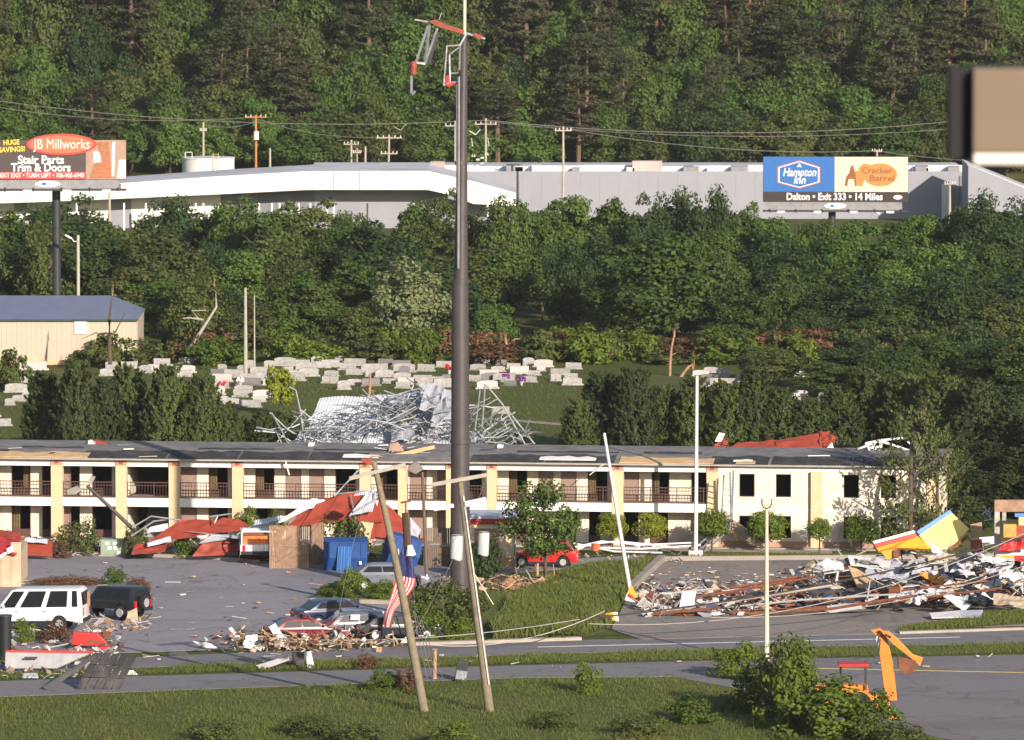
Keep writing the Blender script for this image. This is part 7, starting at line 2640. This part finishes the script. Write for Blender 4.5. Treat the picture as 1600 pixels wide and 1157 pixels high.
scatter('rubble', 'litter under the white van', lambda rr: (rr.uniform(20, 235), rr.uniform(962, 990), 0.15), 180, [m_scrapw, m_scrapt, m_scrapg, m_timber], 0.12, 0.5, 0.2, 8)
scatter('rubble', 'small scraps along the grass median', lambda rr: (rr.uniform(120, 1600), rr.uniform(1028, 1046) - rr.uniform(0, 8), 0.0), 60, [m_scrapw, m_scrapt], 0.1, 0.4, 0.1, 9, True)
scatter('rubble', 'scraps on the drive beside the red car', lambda rr: (rr.uniform(760, 1080), rr.uniform(862, 892), 0.1), 110, [m_scrapw, m_scrapt, m_scrapd], 0.1, 0.4, 0.1, 10)

scatter('rubble', 'heaped scrap around the wrecked pump kiosk', lambda rr: (rr.uniform(1500, 1640), rr.uniform(905, 950), 2.4 * rr.random()), 420, [m_scrapw, m_scrapg, m_scrapd, m_rust, m_corr, m_scrapt, m_scrapd], 0.2, 0.9, 1, 21)
for i in range(20):
    x0_ = rf_.uniform(985, 1330)
    y0_ = rf_.uniform(925, 962)
    L = rf_.uniform(120, 300)
    Y = GY(y0_ + 5)
    mb = MB()
    p0, p1 = P(x0_, y0_, Y), P(min(1600, x0_ + L), y0_ - L * rf_.uniform(0.02, 0.16), Y + rf_.uniform(-1, 2))
    mb.tube([p0, p0.lerp(p1, 0.5) + Vector((0, 0, rf_.uniform(-0.25, 0.2))), p1], rf_.uniform(0.05, 0.10), 6)
    rusty = i % 4 != 0
    o = mb.build('long_pipe', m_rust if rusty else m_wirewhite, None)
    tag(o, ('long rusty pipe' if rusty else 'long pale pipe') + ' streaked across the rubble', 'pipe', 'long pipes across the rubble')

# long steel members in the rubble
for i in range(22):
    x = rf_.uniform(1000, 1250) if i < 12 else rf_.uniform(1250, 1560)
    y = rf_.uniform(930, 962) if i < 12 else rf_.uniform(890, 945)
    L = rf_.uniform(50, 170) if i < 12 else rf_.uniform(40, 110)
    Y = GY(y + (4 if i < 12 else 18))
    mb = MB()
    mb.bar(P(x, y, Y), P(x + L, y - L * rf_.uniform(-0.02, 0.12), Y + rf_.uniform(-1, 1)), 0.14, 0.16)
    mb.bar(P(x, y - 3, Y), P(x + L, y - 3 - L * 0.05, Y), 0.2, 0.03)
    o = mb.build('steel_beam', (m_rust if i % 3 else m_darksteel), None)
    tag(o, ('rusty steel beam' if i % 3 else 'dark steel beam') + (' lying in the low left rubble' if i < 12 else ' tangled in the high right rubble'), 'steel beam', 'steel beams in the rubble')
for i in range(46):
    x = rf_.gauss(1450, 85)
    y = rf_.uniform(880, 945)
    Y = GY(min(955, y + rf_.uniform(5, 35)))
    L = rf_.uniform(18, 60)
    a_ = rf_.uniform(-0.9, 0.9)
    mb = MB()
    w_ = rf_.uniform(0.25, 1.0)
    p0, p1 = P(x, y, Y), P(x + L * math.cos(a_), y + L * 0.5 * math.sin(a_), Y + rf_.uniform(-1.5, 1.5))
    mb.bar(p0, p1, w_, 0.05)
    kk = rf_.choice([('white', m_whitemetal), ('grey', m_scrapg), ('tan', m_scrapt), ('black', PM['black']), ('pale metal', m_corr), ('rust brown', m_rust)])
    o = mb.build('rubble_board', kk[1], None)
    tag(o, kk[0] + ' broken board in the high part of the rubble heap', 'board', 'boards in the rubble heap')

rb_ = random.Random(77)
for i in range(92):
    if i < 26:
        x, y = rb_.uniform(1010, 1290), rb_.uniform(930, 962)
        s_, up_ = rb_.uniform(16, 40), 0.25
    else:
        x, y = rb_.gauss(1475, 80), rb_.uniform(876, 950)
        s_, up_ = rb_.uniform(22, 56), 0.45
    Y = GY(min(964, y + (3 if i < 26 else (rb_.uniform(4, 26) if y > 905 else 950 - y))))
    a_ = rb_.gauss(0, 0.35)
    w_ = s_ * rb_.uniform(0.18, 0.5)
    c = lambda u, v: P(x + u * s_ * math.cos(a_) - v * w_ * math.sin(a_), y - u * s_ * math.sin(a_) * 0.6 - v * w_ * 0.8, Y + v * w_ * 0.08)
    mb = MB()
    crumple(mb, [c(-.5, 0), c(.5, 0), c(.5 + rb_.uniform(-.2, .2), 1), c(-.5 + rb_.uniform(-.2, .2), 1)], 6, 4, rb_.uniform(0.05, up_), i * 1.9)
    kk = rb_.choices([('white', m_whitemetal), ('grey', m_scrapg), ('pale ribbed', m_corr), ('black', PM['black']), ('blue-grey', PM['bluegrey']), ('tan', m_scrapt), ('dark', m_darksteel)], (3, 2, 3, 2, 1.5, 1.5, 1.5))[0]
    o = mb.build('bent_sheet', kk[1], None, thick=0.025)
    tag(o, kk[0] + ' bent sheet in the ' + ('low left' if i < 26 else 'high right') + ' part of the rubble', 'metal sheet', 'bent sheets in the rubble')

# shards by the cars
for i, (nm, lab, pts, m_) in enumerate((
        ('white_sheet', 'white torn panel sticking up left of the crushed red car', [(420, 980), (430, 974), (450, 1005), (440, 1012)], m_whitemetal),
        ('red_sheet', 'bright red upright panel beside the crushed red car', [(442, 978), (450, 973), (468, 1000), (460, 1003)], m_brightred),
        ('white_sheet', 'splayed white fibreglass sheet on the kerb of the lot', [(300, 1002), (330, 1006), (342, 1014), (318, 1012)], m_whitemetal),
        ('white_sheet', 'white shard pointing up beside the splayed sheet', [(357, 982), (362, 980), (378, 1000), (372, 1002)], m_whitemetal),
        ('white_sheet', 'crumpled white bodywork beside the road', [(378, 1012), (404, 1016), (402, 992), (384, 994)], m_whitemetal),
        ('cream_panel', 'cream wedge of insulation on the crushed red car', [(478, 1006), (500, 1004), (490, 984)], m_scrapt),
        ('white_sheet', 'white triangular sign back by the leaning pole', [(625, 1006), (646, 1004), (641, 988)], mp_white),
        ('grey_sheet', 'large grey bumper sheet in the median', [(400, 1040), (452, 1024), (452, 1032), (408, 1048)], m_scrapg),
        ('dark_box', 'dark broken box standing at the far road edge', [(458, 1045), (476, 1045), (475, 1019), (456, 1020)], m_scrapd),
        ('white_sheet', 'tall torn white strip beside the dark broken box', [(480, 1045), (492, 1045), (486, 1018), (478, 1019)], m_scrapw),
        ('white_board', 'flat white board on the grass median', [(184, 1055), (216, 1055), (208, 1048), (188, 1049)], mp_white),
        ('tyre_scrap', 'dark ring of scrap on the far road', [(262, 1024), (296, 1025), (290, 1018), (268, 1019)], m_scrapd),
        ('white_board', 'fallen white bumper behind the black vehicle', [(200, 956), (214, 950), (216, 972), (196, 974)], m_scrapt))):
    yb_ = max(y for x, y in pts)
    Y = GY(yb_)
    n_ = len(pts)
    ymin = min(y for x, y in pts)
    piece(nm, lab, 'wreckage', [(x, y, Y + (yb_ - y) * 0.012) for x, y in pts], m_, 0.06)

# red plastic shells and the leaning boards at the lower left
rs = rootat(G(140, 1016), 'sign_shell', 'bright red plastic sign shells lying below the white van', 'sign')
Y = GY(1016)
for pts in ([(111, 1008), (114, 988), (152, 990), (168, 1006), (140, 1010)], [(146, 1012), (170, 1010), (174, 1018), (150, 1018)]):
    mb = MB()
    mb.prism([P(x, y, Y) for x, y in pts], (0, 0.6, 0))
    mb.build('shell', m_brightred, rs, bevel=0.05)
mb = MB()
mb.prism([P(132, 1001, Y - 0.02), P(154, 1001, Y - 0.02), P(158, 1004, Y - 0.02), P(138, 1006, Y - 0.02)], (0, 0.03, 0))
mb.build('dent', m_rust, rs)
wb_ = rootat(G(70, 1050), 'white_hoarding', 'long white board with red upper edge at the lower left', 'hoarding')
Y = GY(1050)
mb = MB()
quad_panel(mb, [(8, 1046, Y), (88, 1046, Y), (142, 1022, Y + 0.6), (9, 1020, Y + 0.6)], 0.12)
mb.build('board', m_scrapg, wb_)
mb = MB()
quad_panel(mb, [(9, 1020, Y + 0.58), (142, 1022, Y + 0.58), (148, 1018, Y + 0.62), (9, 1017, Y + 0.62)], 0.14)
mb.build('red_edge', m_brightred, wb_)
mb = MB()
quad_panel(mb, [(38, 1030, Y - 0.05), (58, 1030, Y - 0.05), (58, 1027, Y), (38, 1027, Y)], 0.06)
mb.build('slot', m_scrapd, wb_)
ds = rootat(G(130, 1075), 'roof_slab', 'dark grey shingled roof slab tipped up at the lower left', 'wreckage')
Y = GY(1078)
for i in range(5):
    for j in range(3):
        a0, a1, b0, b1 = i / 5, (i + 1) / 5, j / 3, (j + 1) / 3
        c = lambda s, t: (118 + 62 * s + (t * 30) + 6 * s, 1078 - 58 * t + 3 * s, Y + t * 0.8)
        mb = MB()
        quad_panel(mb, [c(a0 + 0.01, b0 + 0.01), c(a1 - 0.01, b0 + 0.01), c(a1 - 0.01, b1 - 0.01), c(a0 + 0.01, b1 - 0.01)], 0.08 + 0.02 * ((i + j) % 2))
        mb.build('shingle_panel', m_felt, ds)
mb = MB()
quad_panel(mb, [(66, 1074, Y - 0.3), (76, 1080, Y - 0.3), (152, 1026, Y + 0.2), (140, 1026, Y + 0.2)], 0.12)
mb.build('edge_board', m_darksteel, ds)
bp2 = rootat(G(8, 1030), 'black_post', 'thick black post cut off at the lower left edge', 'post')
Y = GY(1030)
mb = MB()
mb.tube([P(8, 1030, Y), P(8, 963, Y)], M(10, Y), 16)
mb.build('shaft', m_blackp, bp2, smooth=True)
mb = MB()
mb.tube([P(8, 964, Y), P(8, 961, Y)], M(11, Y), 16)
mb.build('cap', m_darksteel, bp2)
tag(piece('spill_pan', 'pale crushed pan lying before the roof slab', 'wreckage', [(34, 1060, GY(1062)), (60, 1060, GY(1062)), (58, 1054, GY(1060)), (38, 1054, GY(1060))], m_corr, 0.08))
# ------------------------------------------------------------------ faint evening haze over the whole place
mh = bpy.data.materials.new('evening_haze')
mh.use_nodes = True
mh.node_tree.nodes.remove(mh.node_tree.nodes['Principled BSDF'])
vol = mh.node_tree.nodes.new('ShaderNodeVolumePrincipled')
vol.inputs['Color'].default_value = (0.86, 0.92, 1.0, 1)
vol.inputs['Density'].default_value = 0.00003
vol.inputs['Anisotropy'].default_value = 0.0
mh.node_tree.links.new(vol.outputs[0], mh.node_tree.nodes['Material Output'].inputs['Volume'])
mb = MB()
mb.span(-1450, 1450, -130, 2850, -3, 260)
hz = mb.build('haze', mh, None)
hz['kind'] = 'stuff'
for o in bpy.data.objects:
    if '_o' in o.keys():
        del o['_o']
